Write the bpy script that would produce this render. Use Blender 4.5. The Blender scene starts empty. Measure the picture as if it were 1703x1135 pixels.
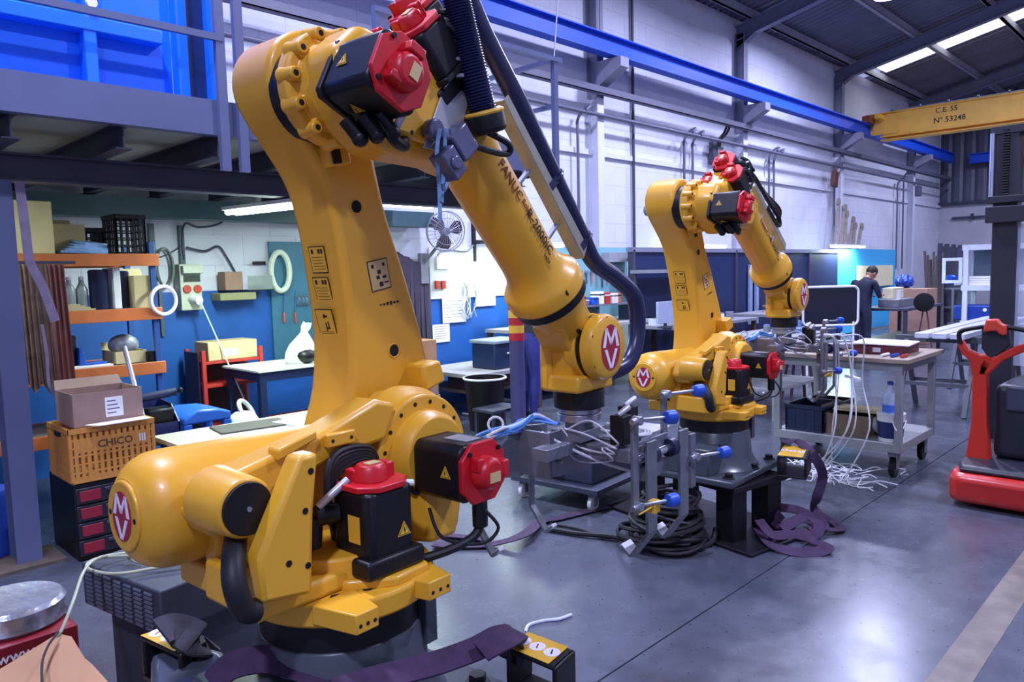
import bpy, bmesh, math, random
from mathutils import Vector, Matrix, Euler
C = bpy.context.scene
COL = C.collection
PI = math.pi
rnd = random.Random(7)
# ------------------------------------------------------------------ camera
FOC, YAW, PITCH, ROLL, CAMZ = 1249.49, 0.774267, 0.0901035, -0.0246021, 1.65
_d = Vector((math.cos(YAW)*math.cos(PITCH), math.sin(YAW)*math.cos(PITCH), -math.sin(PITCH)))
_r = _d.cross(Vector((0, 0, 1))).normalized()
_u = _r.cross(_d)
CR = _r*math.cos(ROLL) + _u*math.sin(ROLL)
CU = -_r*math.sin(ROLL) + _u*math.cos(ROLL)
cam_data = bpy.data.cameras.new('camera')
cam_data.sensor_width = 36.0
cam_data.lens = FOC/1703*36.0
cam_data.clip_end = 200
cam = bpy.data.objects.new('camera', cam_data)
COL.objects.link(cam)
M4 = Matrix((( CR.x, CU.x, -_d.x, 0), (CR.y, CU.y, -_d.y, 0), (CR.z, CU.z, -_d.z, CAMZ), (0, 0, 0, 1)))
cam.matrix_world = M4
C.camera = cam
# ------------------------------------------------------------------ world, exposure, lamps of the hall (one seen, the rest added)
w = bpy.data.worlds.new('world'); C.world = w; w.use_nodes = True
w.node_tree.nodes['Background'].inputs[0].default_value = (0.50, 0.54, 1.0, 1)
w.node_tree.nodes['Background'].inputs[1].default_value = 0.62
C.view_settings.view_transform = 'Standard'
C.view_settings.look = 'None'
C.view_settings.gamma = 1.0
C.view_settings.use_curve_mapping = False
C.view_settings.exposure = 0.1
HALL = (0.63, 0.66, 1.0)
TUBE = (0.80, 1.0, 0.93)
def area(name, loc, size, power, col, rot=(0, 0, 0), shape='DISK', size_y=None):
    l = bpy.data.lights.new(name, 'AREA'); l.shape = shape; l.size = size
    if size_y: l.size_y = size_y
    l.energy = power; l.color = col
    if name == 'high_bay_light': l.spread = math.radians(165)
    o = bpy.data.objects.new(name, l); COL.objects.link(o); o.location = loc; o.rotation_euler = rot
    return o
HB = [(14.9, 4.9, 6.46), (10.1, 4.2, 6.5), (5.6, 4.2, 6.5), (0.9, 3.6, 6.5), (5.6, -1.4, 6.9), (17.3, -1.0, 6.9), (-2.6, -1.4, 6.9), (23.0, 3.6, 6.5)]  # first lamp is seen; the others are unseen, added to brighten walls and crane
HBP = [340, 350, 350, 300, 420, 480, 420, 260]
for p_, e_ in zip(HB, HBP):
    area('high_bay_light', (p_[0], p_[1], p_[2]-0.02), 0.5, e_, HALL)
TUBES = [((2.55, 5.0), (3.6, 5.1), 2.28), ]
# ------------------------------------------------------------------ helpers
def ray(px, py):
    return CR*((px-851.5)/FOC) - CU*((py-567.5)/FOC) + _d
CP = Vector((0, 0, CAMZ))
def PY(px, py, Y): v = ray(px, py); return CP + v*(Y/v.y)
def PX(px, py, X): v = ray(px, py); return CP + v*(X/v.x)
def PZ(px, py, z=0.0): v = ray(px, py); return CP + v*((z-CAMZ)/v.z)
MW = {}
class M:
    """collects shapes, then links them as ONE mesh object"""
    def __init__(s): s.v = []; s.f = []; s.fm = []; s.cur = 0
    def add(s, vs, fs):
        n = len(s.v); s.v += [Vector(q) for q in vs]
        for q in fs: s.f.append([i+n for i in q]); s.fm.append(s.cur)
        return s
    def box(s, c, size, rot=None, taper=1.0):
        c = Vector(c); hx, hy, hz = size[0]/2, size[1]/2, size[2]/2
        vs = []
        for z in (-1, 1):
            k = taper if z > 0 else 1.0
            for x, y in ((-1, -1), (1, -1), (1, 1), (-1, 1)):
                q = Vector((x*hx*k, y*hy*k, z*hz))
                if rot is not None: q = rot @ q
                vs.append(c+q)
        return s.add(vs, [(3, 2, 1, 0), (4, 5, 6, 7), (0, 1, 5, 4), (1, 2, 6, 5), (2, 3, 7, 6), (3, 0, 4, 7)])
    def bx(s, x0, x1, y0, y1, z0, z1):
        return s.box(((x0+x1)/2, (y0+y1)/2, (z0+z1)/2), (abs(x1-x0), abs(y1-y0), abs(z1-z0)))
    def bar(s, p0, p1, w_, h_, up=(0, 0, 1)):
        p0 = Vector(p0); p1 = Vector(p1); a = (p1-p0); L = a.length; a.normalize(); up = Vector(up)
        if abs(a.dot(up)) > .98: up = Vector((1, 0, 0)) if abs(a.x) < .9 else Vector((0, 1, 0))
        b = up.cross(a).normalized(); c = a.cross(b)
        rot = Matrix((a, b, c)).transposed()
        return s.box((p0+p1)/2, (L, w_, h_), rot)
    def frame(s, ax):
        ax = Vector(ax).normalized()
        t = Vector((0, 0, 1)) if abs(ax.z) < .9 else Vector((1, 0, 0))
        b = t.cross(ax).normalized(); c = ax.cross(b)
        return ax, b, c
    def lathe(s, o, ax, prof, seg=24, cap0=True, cap1=True):
        o = Vector(o); ax, b, c = s.frame(ax)
        vs = []; fs = []; n = len(prof)
        for h_, r_ in prof:
            for k in range(seg):
                t = 2*PI*k/seg
                vs.append(o + ax*h_ + (b*math.cos(t)+c*math.sin(t))*r_)
        for i in range(n-1):
            for k in range(seg):
                k2 = (k+1) % seg
                fs.append((i*seg+k, i*seg+k2, (i+1)*seg+k2, (i+1)*seg+k))
        if cap0: fs.append(tuple(range(seg-1, -1, -1)))
        if cap1: fs.append(tuple((n-1)*seg+k for k in range(seg)))
        return s.add(vs, fs)
    def cyl(s, p0, p1, r_, seg=20, r1=None):
        p0 = Vector(p0); p1 = Vector(p1); L = (p1-p0).length
        return s.lathe(p0, p1-p0, [(0, r_), (L, r_ if r1 is None else r1)], seg)
    def sph(s, c, r_, seg=14, sc=(1, 1, 1)):
        c = Vector(c); prof = []
        vs = []; fs = []; n = max(5, seg//2)
        for i in range(n+1):
            th = PI*i/n
            for k in range(seg):
                t = 2*PI*k/seg
                vs.append(c+Vector((math.sin(th)*math.cos(t)*r_*sc[0], math.sin(th)*math.sin(t)*r_*sc[1], -math.cos(th)*r_*sc[2])))
        for i in range(n):
            for k in range(seg):
                k2 = (k+1) % seg; fs.append((i*seg+k, i*seg+k2, (i+1)*seg+k2, (i+1)*seg+k))
        return s.add(vs, fs)
    def torus(s, c, ax, R, r_, seg=32, sg=10):
        c = Vector(c); ax, b, cc = s.frame(ax)
        return s.tube([c+(b*math.cos(2*PI*k/seg)+cc*math.sin(2*PI*k/seg))*R for k in range(seg)], r_, sg, sm=0, closed=True)
    def tube(s, pts, r_, sg=8, sm=6, closed=False, rf=None):
        P = smooth_path(pts, sm) if sm else [Vector(q) for q in pts]
        n = len(P); vs = []; fs = []
        prev = None
        for i, q in enumerate(P):
            if closed: t = P[(i+1) % n]-P[i-1]
            else: t = P[min(i+1, n-1)]-P[max(i-1, 0)]
            t.normalize()
            if prev is None:
                b = (Vector((0, 0, 1)) if abs(t.z) < .9 else Vector((1, 0, 0))).cross(t).normalized()
            else:
                b = (prev - t*prev.dot(t)).normalized()
            prev = b; c = t.cross(b)
            rr = rf(i/(n-1)) if rf else r_
            for k in range(sg):
                a = 2*PI*k/sg; vs.append(q+(b*math.cos(a)+c*math.sin(a))*rr)
        for i in range(n if closed else n-1):
            j = (i+1) % n
            for k in range(sg):
                k2 = (k+1) % sg; fs.append((i*sg+k, i*sg+k2, j*sg+k2, j*sg+k))
        if not closed:
            fs.append(tuple(range(sg-1, -1, -1))); fs.append(tuple((n-1)*sg+k for k in range(sg)))
        return s.add(vs, fs)
    def ribbon(s, pts, width, th=.006, sm=6, nrm=None):
        """flat strap along pts; nrm: list of or single up vectors"""
        P = smooth_path(pts, sm); n = len(P)
        if nrm is None: N = [Vector((0, 0, 1))]*n
        elif isinstance(nrm[0], (int, float)): N = [Vector(nrm)]*n
        else: N = smooth_path(nrm, sm)
        vs = []; fs = []
        for i, q in enumerate(P):
            t = (P[min(i+1, n-1)]-P[max(i-1, 0)]).normalized()
            u = N[i]; b = u.cross(t)
            b = b.normalized() if b.length > 1e-4 else Vector((0, 1, 0))
            u = t.cross(b)
            for e, g in ((-1, -1), (1, -1), (1, 1), (-1, 1)): vs.append(q+b*(e*width/2)+u*(g*th/2))
        for i in range(n-1):
            for k in range(4):
                k2 = (k+1) % 4; fs.append((i*4+k, i*4+k2, i*4+4+k2, i*4+4+k))
        fs.append((3, 2, 1, 0)); fs.append(tuple((n-1)*4+k for k in range(4)))
        return s.add(vs, fs)
    def prism(s, poly, vec):
        poly = [Vector(q) for q in poly]; vec = Vector(vec); n = len(poly)
        nn = Vector((0, 0, 0))
        for i in range(n): nn += poly[i].cross(poly[(i+1) % n])
        if nn.dot(vec) > 0: poly = poly[::-1]
        vs = poly+[q+vec for q in poly]
        fs = [tuple(range(n)), tuple(range(2*n-1, n-1, -1))]
        for i in range(n): j = (i+1) % n; fs.append((j, i, i+n, j+n))
        return s.add(vs, fs)
    def build(s, name, mat, parent=None, bevel=0.0, world=False, ang=35, seg=2, smooth=True, kind=None):
        me = bpy.data.meshes.new(name)
        vs = s.v
        if world and parent is not None:
            inv = MW[parent.name].inverted(); vs = [inv @ q for q in vs]
        me.from_pydata([tuple(q) for q in vs], [], s.f)
        mats = mat if isinstance(mat, (list, tuple)) else [mat]
        for m_ in mats: me.materials.append(m_)
        if len(mats) > 1: me.polygons.foreach_set('material_index', s.fm)
        if smooth:
            me.polygons.foreach_set('use_smooth', [True]*len(me.polygons))
            me.set_sharp_from_angle(angle=math.radians(ang))
        me.update()
        o = bpy.data.objects.new(name, me); COL.objects.link(o)
        if parent is not None:
            o.parent = parent; MW[o.name] = MW[parent.name]
        else: MW[o.name] = Matrix.Identity(4)
        if bevel:
            b = o.modifiers.new('bevel', 'BEVEL'); b.width = bevel; b.segments = seg; b.limit_method = 'ANGLE'; b.angle_limit = math.radians(ang)
        if kind: o['kind'] = kind
        return o
def smooth_path(pts, k):
    P = [Vector(q) for q in pts]; n = len(P); out = []
    if n < 3: 
        return [P[0].lerp(P[-1], i/max(1, k)) for i in range(k+1)] if k else P
    for i in range(n-1):
        p0 = P[max(i-1, 0)]; p1 = P[i]; p2 = P[i+1]; p3 = P[min(i+2, n-1)]
        for j in range(k):
            t = j/k
            out.append(0.5*((2*p1)+(p2-p0)*t+(2*p0-5*p1+4*p2-p3)*t*t+(3*p1-p0-3*p2+p3)*t**3))
    out.append(P[-1]); return out
def tag(o, label, cat=None, group=None, kind=None):
    if label: o['label'] = label
    if cat: o['category'] = cat
    if group: o['group'] = group
    if kind: o['kind'] = kind
    return o
def thing(name, label, cat, loc=(0, 0, 0), rotz=0.0, group=None, rot=None):
    o = bpy.data.objects.new(name, None); COL.objects.link(o); o.empty_display_size = .1
    o.location = loc; o.rotation_euler = rot if rot else (0, 0, rotz)
    MW[o.name] = Matrix.LocRotScale(Vector(loc), Euler(rot if rot else (0, 0, rotz)), None)
    return tag(o, label, cat, group)
def solo(m, name, mat, label, cat, group=None, **k):
    """a thing that is one mesh: origin moved to the middle of its foot"""
    o = m.build(name, mat, None, **k)
    me = o.data; xs = [q.co for q in me.vertices]
    c = Vector(((min(q.x for q in xs)+max(q.x for q in xs))/2, (min(q.y for q in xs)+max(q.y for q in xs))/2, min(q.z for q in xs)))
    me.transform(Matrix.Translation(-c)); o.location = c; MW[o.name] = Matrix.Translation(c)
    return tag(o, label, cat, group)
def dup(root, loc, rotz=None, label=None, group=None):
    r_ = root.copy(); COL.objects.link(r_); r_.location = loc
    if rotz is not None: r_.rotation_euler = (0, 0, rotz)
    if label: r_['label'] = label
    if group: r_['group'] = group
    MW[r_.name] = Matrix.LocRotScale(Vector(loc), r_.rotation_euler, None)
    for ch in list(root.children):
        c_ = ch.copy(); COL.objects.link(c_); c_.parent = r_
        for g in list(ch.children):
            d_ = g.copy(); COL.objects.link(d_); d_.parent = c_
    return r_
# ------------------------------------------------------------------ materials
def lin(c):
    if isinstance(c, str): c = tuple(int(c[i:i+2], 16)/255 for i in (0, 2, 4))
    return tuple(((x+.055)/1.055)**2.4 if x > .04045 else x/12.92 for x in c)
_mats = {}
def mat(name, col, rough=.5, metal=0.0, var=.08, scale=12.0, bump=0.0, bscale=120.0, coat=0.0, emit=None, estr=0.0, alpha=None, trans=0.0, spec=.5):
    if name in _mats: return _mats[name]
    m = bpy.data.materials.new(name); m.use_nodes = True
    nt = m.node_tree; b = nt.nodes['Principled BSDF']
    c = lin(col)
    tc = nt.nodes.new('ShaderNodeTexCoord')
    nz = nt.nodes.new('ShaderNodeTexNoise'); nz.inputs['Scale'].default_value = scale; nz.inputs['Detail'].default_value = 4
    nt.links.new(tc.outputs['Object'], nz.inputs['Vector'])
    rp = nt.nodes.new('ShaderNodeValToRGB')
    rp.color_ramp.elements[0].position = .3; rp.color_ramp.elements[1].position = .7
    rp.color_ramp.elements[0].color = (*[x*(1-var) for x in c], 1); rp.color_ramp.elements[1].color = (*[min(1, x*(1+var)) for x in c], 1)
    nt.links.new(nz.outputs['Fac'], rp.inputs['Fac']); nt.links.new(rp.outputs['Color'], b.inputs['Base Color'])
    b.inputs['Roughness'].default_value = rough; b.inputs['Metallic'].default_value = metal
    b.inputs['Specular IOR Level'].default_value = spec
    if coat: b.inputs['Coat Weight'].default_value = coat; b.inputs['Coat Roughness'].default_value = .15
    if trans: b.inputs['Transmission Weight'].default_value = trans
    if alpha is not None: b.inputs['Alpha'].default_value = alpha
    if emit: b.inputs['Emission Color'].default_value = (*emit, 1); b.inputs['Emission Strength'].default_value = estr
    if bump:
        n2 = nt.nodes.new('ShaderNodeTexNoise'); n2.inputs['Scale'].default_value = bscale
        nt.links.new(tc.outputs['Object'], n2.inputs['Vector'])
        bp = nt.nodes.new('ShaderNodeBump'); bp.inputs['Strength'].default_value = bump; bp.inputs['Distance'].default_value = .004
        nt.links.new(n2.outputs['Fac'], bp.inputs['Height']); nt.links.new(bp.outputs['Normal'], b.inputs['Normal'])
    _mats[name] = m; return m
YEL = mat('robot_yellow', 'e0a62a', .38, var=.03, scale=5, bump=.05, bscale=300, coat=.15)
BLK = mat('black_paint', '131317', .42, var=.15, spec=.35)
RUB = mat('black_rubber', '131318', .55, var=.15)
RED = mat('red_cap', 'c4121f', .4, var=.06)
DRK = mat('dark_hole', '0b0b0f', .8)
CAST = mat('grey_casting', '41474f', .32, var=.12, coat=.2)
STEEL = mat('brushed_steel', 'a9abb5', .34, metal=.85, var=.08, scale=40)
ALU = mat('aluminium', 'b9b9bd', .42, metal=.6, var=.06)
ZINC = mat('dull_zinc', '8d8f9a', .48, metal=.6, var=.12)
WHT = mat('white_plastic', 'e8e8ea', .45, var=.04)
PAPER = mat('paper_white', 'f1f1ee', .8, var=.03)
GREYP = mat('mezzanine_grey', '5c6488', .5, var=.08, scale=3)
DGREY = mat('dark_grey_steel', '3c3f52', .5, var=.15, scale=4)
LBLUE = mat('crane_blue', '0f4ecb', .5, var=.08, scale=2)
CBLUE = mat('container_blue', '0a72ee', .42, var=.06, scale=2)
CARD = mat('cardboard', 'b98d68', .85, var=.08, scale=6)
CARDY = mat('cardboard_tan', 'c9b98c', .85, var=.08, scale=6)
ORG = mat('orange_beam', 'c46a34', .5, var=.12, scale=9)
BLUEP = mat('blue_plastic', '1b4fb8', .4, var=.1)
STKY = mat('sticker_yellow', 'dfae33', .5, var=.05)
STKT = mat('sticker_tan', 'cdb27a', .5, var=.05)
INK = mat('ink_dark', '241a12', .6)
INKR = mat('ink_brown_red', '7c3316', .6)
LOGOR = mat('logo_red', 'a31f36', .45, var=.05)
LOGOW = mat('logo_white', 'ece6ea', .45, var=.03)
PURP = mat('purple_webbing', '3d2847', .8, var=.25, scale=25, bump=.3, bscale=500)
WOOD = mat('worn_wood', '8f7f70', .7, var=.2, scale=6)
WIRE = mat('white_cable', 'd8d8de', .5)
GLASSP = mat('clear_film', 'dfe6ee', .12, var=.02, trans=.9, spec=.6)
def text(body, size, mtx, mat_, parent, name='lettering', ext=.0006, align='CENTER', sx=1.0):
    cu = bpy.data.curves.new('t', 'FONT'); cu.body = body; cu.size = size; cu.extrude = ext; cu.offset = size*.012
    cu.align_x = align; cu.align_y = 'CENTER'; cu.resolution_u = 2
    to = bpy.data.objects.new('t', cu); COL.objects.link(to)
    dg = bpy.context.evaluated_depsgraph_get()
    me = bpy.data.meshes.new_from_object(to.evaluated_get(dg)); bpy.data.objects.remove(to); bpy.data.curves.remove(cu)
    me.transform(mtx @ Matrix.Diagonal((sx, 1, 1, 1))); me.materials.clear(); me.materials.append(mat_)
    o = bpy.data.objects.new(name, me); COL.objects.link(o); o.parent = parent; MW[o.name] = MW[parent.name]
    return o
def frame_mtx(o, x, y):
    """matrix that maps text xy to plane with axes x,y at o"""
    x = Vector(x).normalized(); y = Vector(y); y = (y-x*y.dot(x)).normalized(); z = x.cross(y)
    return Matrix(((x.x, y.x, z.x, o[0]), (x.y, y.y, z.y, o[1]), (x.z, y.z, z.z, o[2]), (0, 0, 0, 1)))
# ================================================================== THE SETTING
WY = 7.3          # long wall
BX = 27.6         # far end wall
def struct(m, name, mat_, **k):
    o = m.build(name, mat_, None, **k); o['kind'] = 'structure'; return o
# floor: polished concrete
fm = bpy.data.materials.new('polished_concrete'); fm.use_nodes = True
nt = fm.node_tree; b = nt.nodes['Principled BSDF']; tc = nt.nodes.new('ShaderNodeTexCoord')
def nnode(sc, det, vec=None, rough=.55):
    n = nt.nodes.new('ShaderNodeTexNoise'); n.inputs['Scale'].default_value = sc; n.inputs['Detail'].default_value = det; n.inputs['Roughness'].default_value = rough
    nt.links.new(vec or tc.outputs['Object'], n.inputs['Vector']); return n
def ramp(fac, stops):
    r_ = nt.nodes.new('ShaderNodeValToRGB'); e = r_.color_ramp.elements
    while len(e) < len(stops): e.new(.5)
    for k, (p, c) in enumerate(stops): e[k].position = p; e[k].color = (*c, 1) if len(c) == 3 else c
    nt.links.new(fac, r_.inputs['Fac']); return r_
n1 = nnode(.5, 5); n2 = nnode(2.2, 9, rough=.72); n3 = nnode(38, 2)
r1 = ramp(n1.outputs['Fac'], [(.3, lin('484c58')), (.7, lin('5e626e'))])
r2 = ramp(n2.outputs['Fac'], [(.34, lin('cfcfd6')), (.66, (1, 1, 1))])
r3 = ramp(n3.outputs['Fac'], [(.27, lin('4a4a56')), (.31, (1, 1, 1))])
def mul(a, b_):
    x = nt.nodes.new('ShaderNodeMixRGB'); x.blend_type = 'MULTIPLY'; x.inputs[0].default_value = 1
    nt.links.new(a, x.inputs[1]); nt.links.new(b_, x.inputs[2]); return x
m1 = mul(r1.outputs['Color'], r2.outputs['Color']); m2 = mul(m1.outputs['Color'], r3.outputs['Color'])
nt.links.new(m2.outputs['Color'], b.inputs['Base Color'])
rr = ramp(n2.outputs['Fac'], [(.3, (.19, .19, .19)), (.7, (.31, .31, .31))]); nt.links.new(rr.outputs['Color'], b.inputs['Roughness'])
b.inputs['Specular IOR Level'].default_value = .6
bp = nt.nodes.new('ShaderNodeBump'); bp.inputs['Strength'].default_value = .06; bp.inputs['Distance'].default_value = .01
nt.links.new(n2.outputs['Fac'], bp.inputs['Height']); nt.links.new(bp.outputs['Normal'], b.inputs['Normal'])
CONC = fm
# slabs split by saw-cut joints: the joints are real gaps over a dark bed
FX = [-9, -2.2, 7.75, 14.2, 20.6, BX+.3]
FYs = [-10, -4.6, 1.80, 7.5]
m = M(); m.bx(-9, BX+.3, -10, 7.5, -.3, -.012); flo = struct(m, 'floor', mat('joint_filler', '2e2e3a', .8))
for i in range(len(FX)-1):
    for j in range(len(FYs)-1):
        g = .004
        m = M(); m.bx(FX[i]+g, FX[i+1]-g, FYs[j]+g, FYs[j+1]-g, -.02, 0); m.build('concrete_slab', CONC, flo)
m = M(); m.bx(-6, 12.5, .70, .84, -.001, .0015); m.build('painted_line', mat('worn_line_paint', '6e655d', .5, var=.25, scale=9), flo)
# long wall with its painted blocks
WALLP = mat('wall_paint', 'd3d5e2', .7, var=.05, scale=2.5, bump=.25, bscale=60)
m = M(); m.bx(-9, BX+.3, WY+.012, WY+.3, 0, 6.45); wl = struct(m, 'wall_left', mat('mortar_paint', 'd0cdd8', .8))
BW, BH = .60, .30
blk = M(); blk.bx(.0012, BW-.0012, .004, .012, .0012, BH-.0012)
bme = None; rest = M(); cnt = 0
for iz in range(21):
    for ix in range(-1, 46):
        x0 = ix*BW + (BW/2 if iz % 2 else 0); z0 = iz*BH
        if x0+BW > BX: continue
        near = (x0 > 5.2 and x0 < 13.5 and z0 > 2.3 and cnt < 230) or (1.7 < x0 < 7.2 and 1.5 < z0 < 2.4)
        if near and cnt < 290:
            if bme is None: o = blk.build('wall_block', WALLP, wl); bme = o.data
            else: o = bpy.data.objects.new('wall_block', bme); COL.objects.link(o); o.parent = wl
            o.location = (x0, WY, z0); cnt += 1
        else:
            rest.bx(x0+.0012, x0+BW-.0012, WY+.004, WY+.012, z0+.0012, z0+BH-.0012)
rest.build('wall_block_field', WALLP, wl, kind='stuff')
m = M(); m.bx(-2, 5.9, WY-.012, WY, 0, 1.55); m.build('blue_dado', mat('dado_blue', '1d57a6', .5, var=.12, scale=3), wl)
m = M(); m.bx(5.9, 8.3, WY-.012, WY, 0, 1.36); m.build('blue_dado', mat('dado_blue', '1d57a6', .5, var=.12, scale=3), wl)
# far end wall: painted block below, corrugated sheet above
m = M(); m.bx(BX, BX+.3, -10, WY+.3, 0, 3.55); wb = struct(m, 'wall_back', mat('back_paint', 'b9b7c4', .7, var=.08, scale=2))
SHEET = mat('grey_sheet', '5d5f70', .45, metal=.3, var=.15, scale=1.5)
m = M(); n = 60; poly = []
m = M()
for k in range(52):
    y0 = WY - k*.33
    m.prism([(BX, y0, 3.55), (BX, y0-.33, 3.55), (BX-.045, y0-.25, 3.55), (BX-.045, y0-.10, 3.55)], (0, 0, 6.6))
m.build('corrugated_sheet', SHEET, wb, smooth=False)
m = M(); m.bx(BX-.12, BX, -10, WY, 3.48, 3.58); m.build('sheet_rail', DGREY, wb)
m = M(); m.bx(BX-.10, BX, 5.0, 6.9, 3.03, 3.10); m.bx(BX-.14, BX, 5.4, 5.46, 3.0, 3.18); m.bx(BX-.14, BX, 6.3, 6.36, 3.0, 3.18); m.build('wall_bracket', DGREY, wb)
# roof: ribbed sheets on purlins and rafters
SL = .215; RZ = 6.42
def rz(y): return RZ + SL*(WY-y)
ROOF = mat('roof_sheet', '656678', .55, metal=.2, var=.14, scale=1.2)
cl = M(); cl.prism([(-9, WY+.3, rz(WY+.3)+.06), (-9, -10, rz(-10)+.06), (-9, -10, rz(-10)+.16), (-9, WY+.3, rz(WY+.3)+.16)], (20.22+9, 0, 0))
cl.prism([(21.12, WY+.3, rz(WY+.3)+.06), (21.12, -10, rz(-10)+.06), (21.12, -10, rz(-10)+.16), (21.12, WY+.3, rz(WY+.3)+.16)], (7.1, 0, 0))
ce = struct(cl, 'ceiling', ROOF, smooth=False)
m = M()
for k in range(180):
    x0 = -8.9 + k*.2
    if 20.1 < x0 < 21.15 or x0 > BX: continue
    m.prism([(x0, WY, rz(WY)+.06), (x0+.09, WY, rz(WY)+.06), (x0+.07, WY, rz(WY)+.02), (x0+.02, WY, rz(WY)+.02)], (0, -17.3, SL*17.3))
m.build('roof_rib', ROOF, ce, kind='stuff', smooth=False)
# translucent skylight strip, daylight above
SKY = mat('skylight_sheet', 'f2f6ff', .6, emit=(.93, .97, 1.0), estr=3.2)
wn = M(); wn.prism([(20.25, 6.9, rz(6.9)+.07), (21.1, 6.9, rz(6.9)+.07), (21.1, -10, rz(-10)+.07), (20.25, -10, rz(-10)+.07)], (0, 0, .02))
struct(wn, 'window_1', SKY)
PUR = mat('purlin_grey', '9596a4', .5, var=.1)
for k in range(7):
    y = WY-.35-1.42*k
    m = M(); m.bx(-9, BX, y-.03, y+.03, rz(y)-.14, rz(y)+.02); m.bx(-9, BX, y-.03, y+.05, rz(y)-.14, rz(y)-.125)
    m.build('purlin', PUR, ce)
CX = [-.1, 4.55, 9.3, 13.9, 18.8, 24.3]
RAF = mat('rafter_grey', '6c6e84', .5, var=.1)
for X in CX:
    m = M()
    for (y0, y1) in ((WY, -10),):
        t_, d_ = .012, .26
        for zz in (0, -d_):
            m.prism([(X-.08, y0, rz(y0)-.14+zz), (X+.08, y0, rz(y0)-.14+zz), (X+.08, y0, rz(y0)-.155+zz), (X-.08, y0, rz(y0)-.155+zz)], (0, y1-y0, SL*(y0-y1)))
        m.prism([(X-.006, y0, rz(y0)-.14), (X+.006, y0, rz(y0)-.14), (X+.006, y0, rz(y0)-.14-d_), (X-.006, y0, rz(y0)-.14-d_)], (0, y1-y0, SL*(y0-y1)))
        m.prism([(X-.08, WY, 5.82), (X+.08, WY, 5.82), (X+.08, WY-.5, rz(WY-.5)-.38), (X-.08, WY-.5, rz(WY-.5)-.38)], (0, 0, .012))
        m.prism([(X-.006, WY, 5.82), (X-.006, WY-.5, rz(WY-.5)-.38), (X-.006, WY, rz(WY)-.38)], (.012, 0, 0))
    m.build('rafter', RAF, ce, smooth=False)
ks = ['first', 'second']
lab = {9.3: 'grey steel wall column behind the near end of the blue crane rail, above the mezzanine rail', 13.9: 'grey steel wall column above the far robot', 18.8: 'grey steel wall column carrying the rafter beside the skylight strip', 24.3: 'grey steel wall column just behind the end of the yellow bridge crane'}
COLM = mat('column_grey', '8a8ba0', .5, var=.08)
for X in CX[2:]:
    t = thing('wall_column', lab[X], 'column', (X, WY-.1, 0), group=None)
    m = M(); m.bx(-.08, .08, -.1, -.088, 0, 6.15); m.bx(-.08, .08, .088, .1, 0, 6.15); m.bx(-.006, .006, -.1, .1, 0, 6.15); m.v = [Vector((q.x, q.y, max(q.z, 4.25))) for q in m.v]; m.build('shaft', COLM, t, smooth=False)
    m = M(); m.bx(-.08, .08, -.1, -.088, 0, 4.25); m.bx(-.08, .08, .088, .1, 0, 4.25); m.bx(-.006, .006, -.088, .088, 0, 4.25); m.build('painted_shaft', WALLP, t, smooth=False)
    m = M(); m.prism([(-.1, -.1, 4.76), (-.1, -.55, 4.76), (-.1, -.55, 4.62), (-.1, -.1, 4.38)], (.2, 0, 0)); m.build('corbel', COLM, t)
    m = M(); m.bx(-.14, .14, -.14, .14, 0, .02); m.build('base_plate', COLM, t)
# crane runway
t = thing('crane_rail_beam', 'long blue I-section crane runway beam high along the white wall', 'beam', (-6, 6.83, 4.78))
m = M(); m.bx(0, BX+5.6, -.09, .09, 0, .018); m.bx(0, BX+5.6, -.09, .09, .262, .28); m.bx(0, BX+5.6, -.006, .006, .018, .262); m.build('beam', LBLUE, t, smooth=False)
m = M(); m.bx(0, BX+5.6, -.02, .02, .28, .31); m.build('rail', DGREY, t)
t = thing('crane_rail_beam', 'short blue crane beam across the corrugated end wall behind the stacker mast', 'beam', (BX-.3, -4, 4.72))
m = M(); m.bx(-.1, .1, 0, 10.4, 0, .02); m.bx(-.1, .1, 0, 10.4, .28, .3); m.bx(-.01, .01, 0, 10.4, .02, .28); m.build('beam', LBLUE, t, smooth=False)
# yellow bridge crane
CRY = mat('crane_yellow', 'f7bb4c', .5, var=.1, scale=3)
t = thing('bridge_crane', 'yellow overhead bridge crane girder with black lettering', 'crane', (20, 0, 4.66))
m = M(); m.bx(-.16, .16, -8, 6.6, 0, .03); m.bx(-.13, .13, -8, 6.55, .10, .66); m.bx(-.19, .19, -8, 6.95, .64, .67); m.prism([(-.10, 6.5, .12), (-.10, 6.95, .58), (-.10, 6.95, .66), (-.10, 6.5, .66)], (.2, 0, 0)); m.bx(-.16, .16, -8, 6.6, .08, .12); m.bx(-.02, .02, -8, 6.5, .03, .1)
m.build('girder', CRY, t, bevel=.01)
m = M(); m.bx(-.5, 2.3, 6.72, 6.92, .43, .60); m.build('end_carriage', mat('crane_rust', '8c4a2a', .6, var=.3), t, bevel=.02)
m = M(); m.bx(-.16, -.13, 6.2, 6.9, .15, .62); m.bx(-.5, -.16, 6.5, 6.62, .5, .6); m.build('end_bracket', CRY, t)
for dx in (-.3, 2.1):
    m = M(); m.cyl((dx, 6.74, .42), (dx, 6.90, .42), .11, 20); m.build('wheel', DGREY, t)
m = M()
m.bx(-.17, -.14, -8, 6.4, .68, .70)
for k in range(24): m.bx(-.17, -.13, -7.5+k*.6, -7.46+k*.6, .66, .74)
m.build('festoon_track', ZINC, t)
def crane_txt(body, px, py, size):
    p = PX(px, py, 19.868); q = p-Vector((20, 0, 4.66)); text(body, size, frame_mtx((-.1325, q.y, q.z), (0, -1, 0), (0, 0, 1)), INK, t)
crane_txt('C.E. 55', 1574, 182, .16); crane_txt('Nº 53248', 1579, 198, .17)
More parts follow.
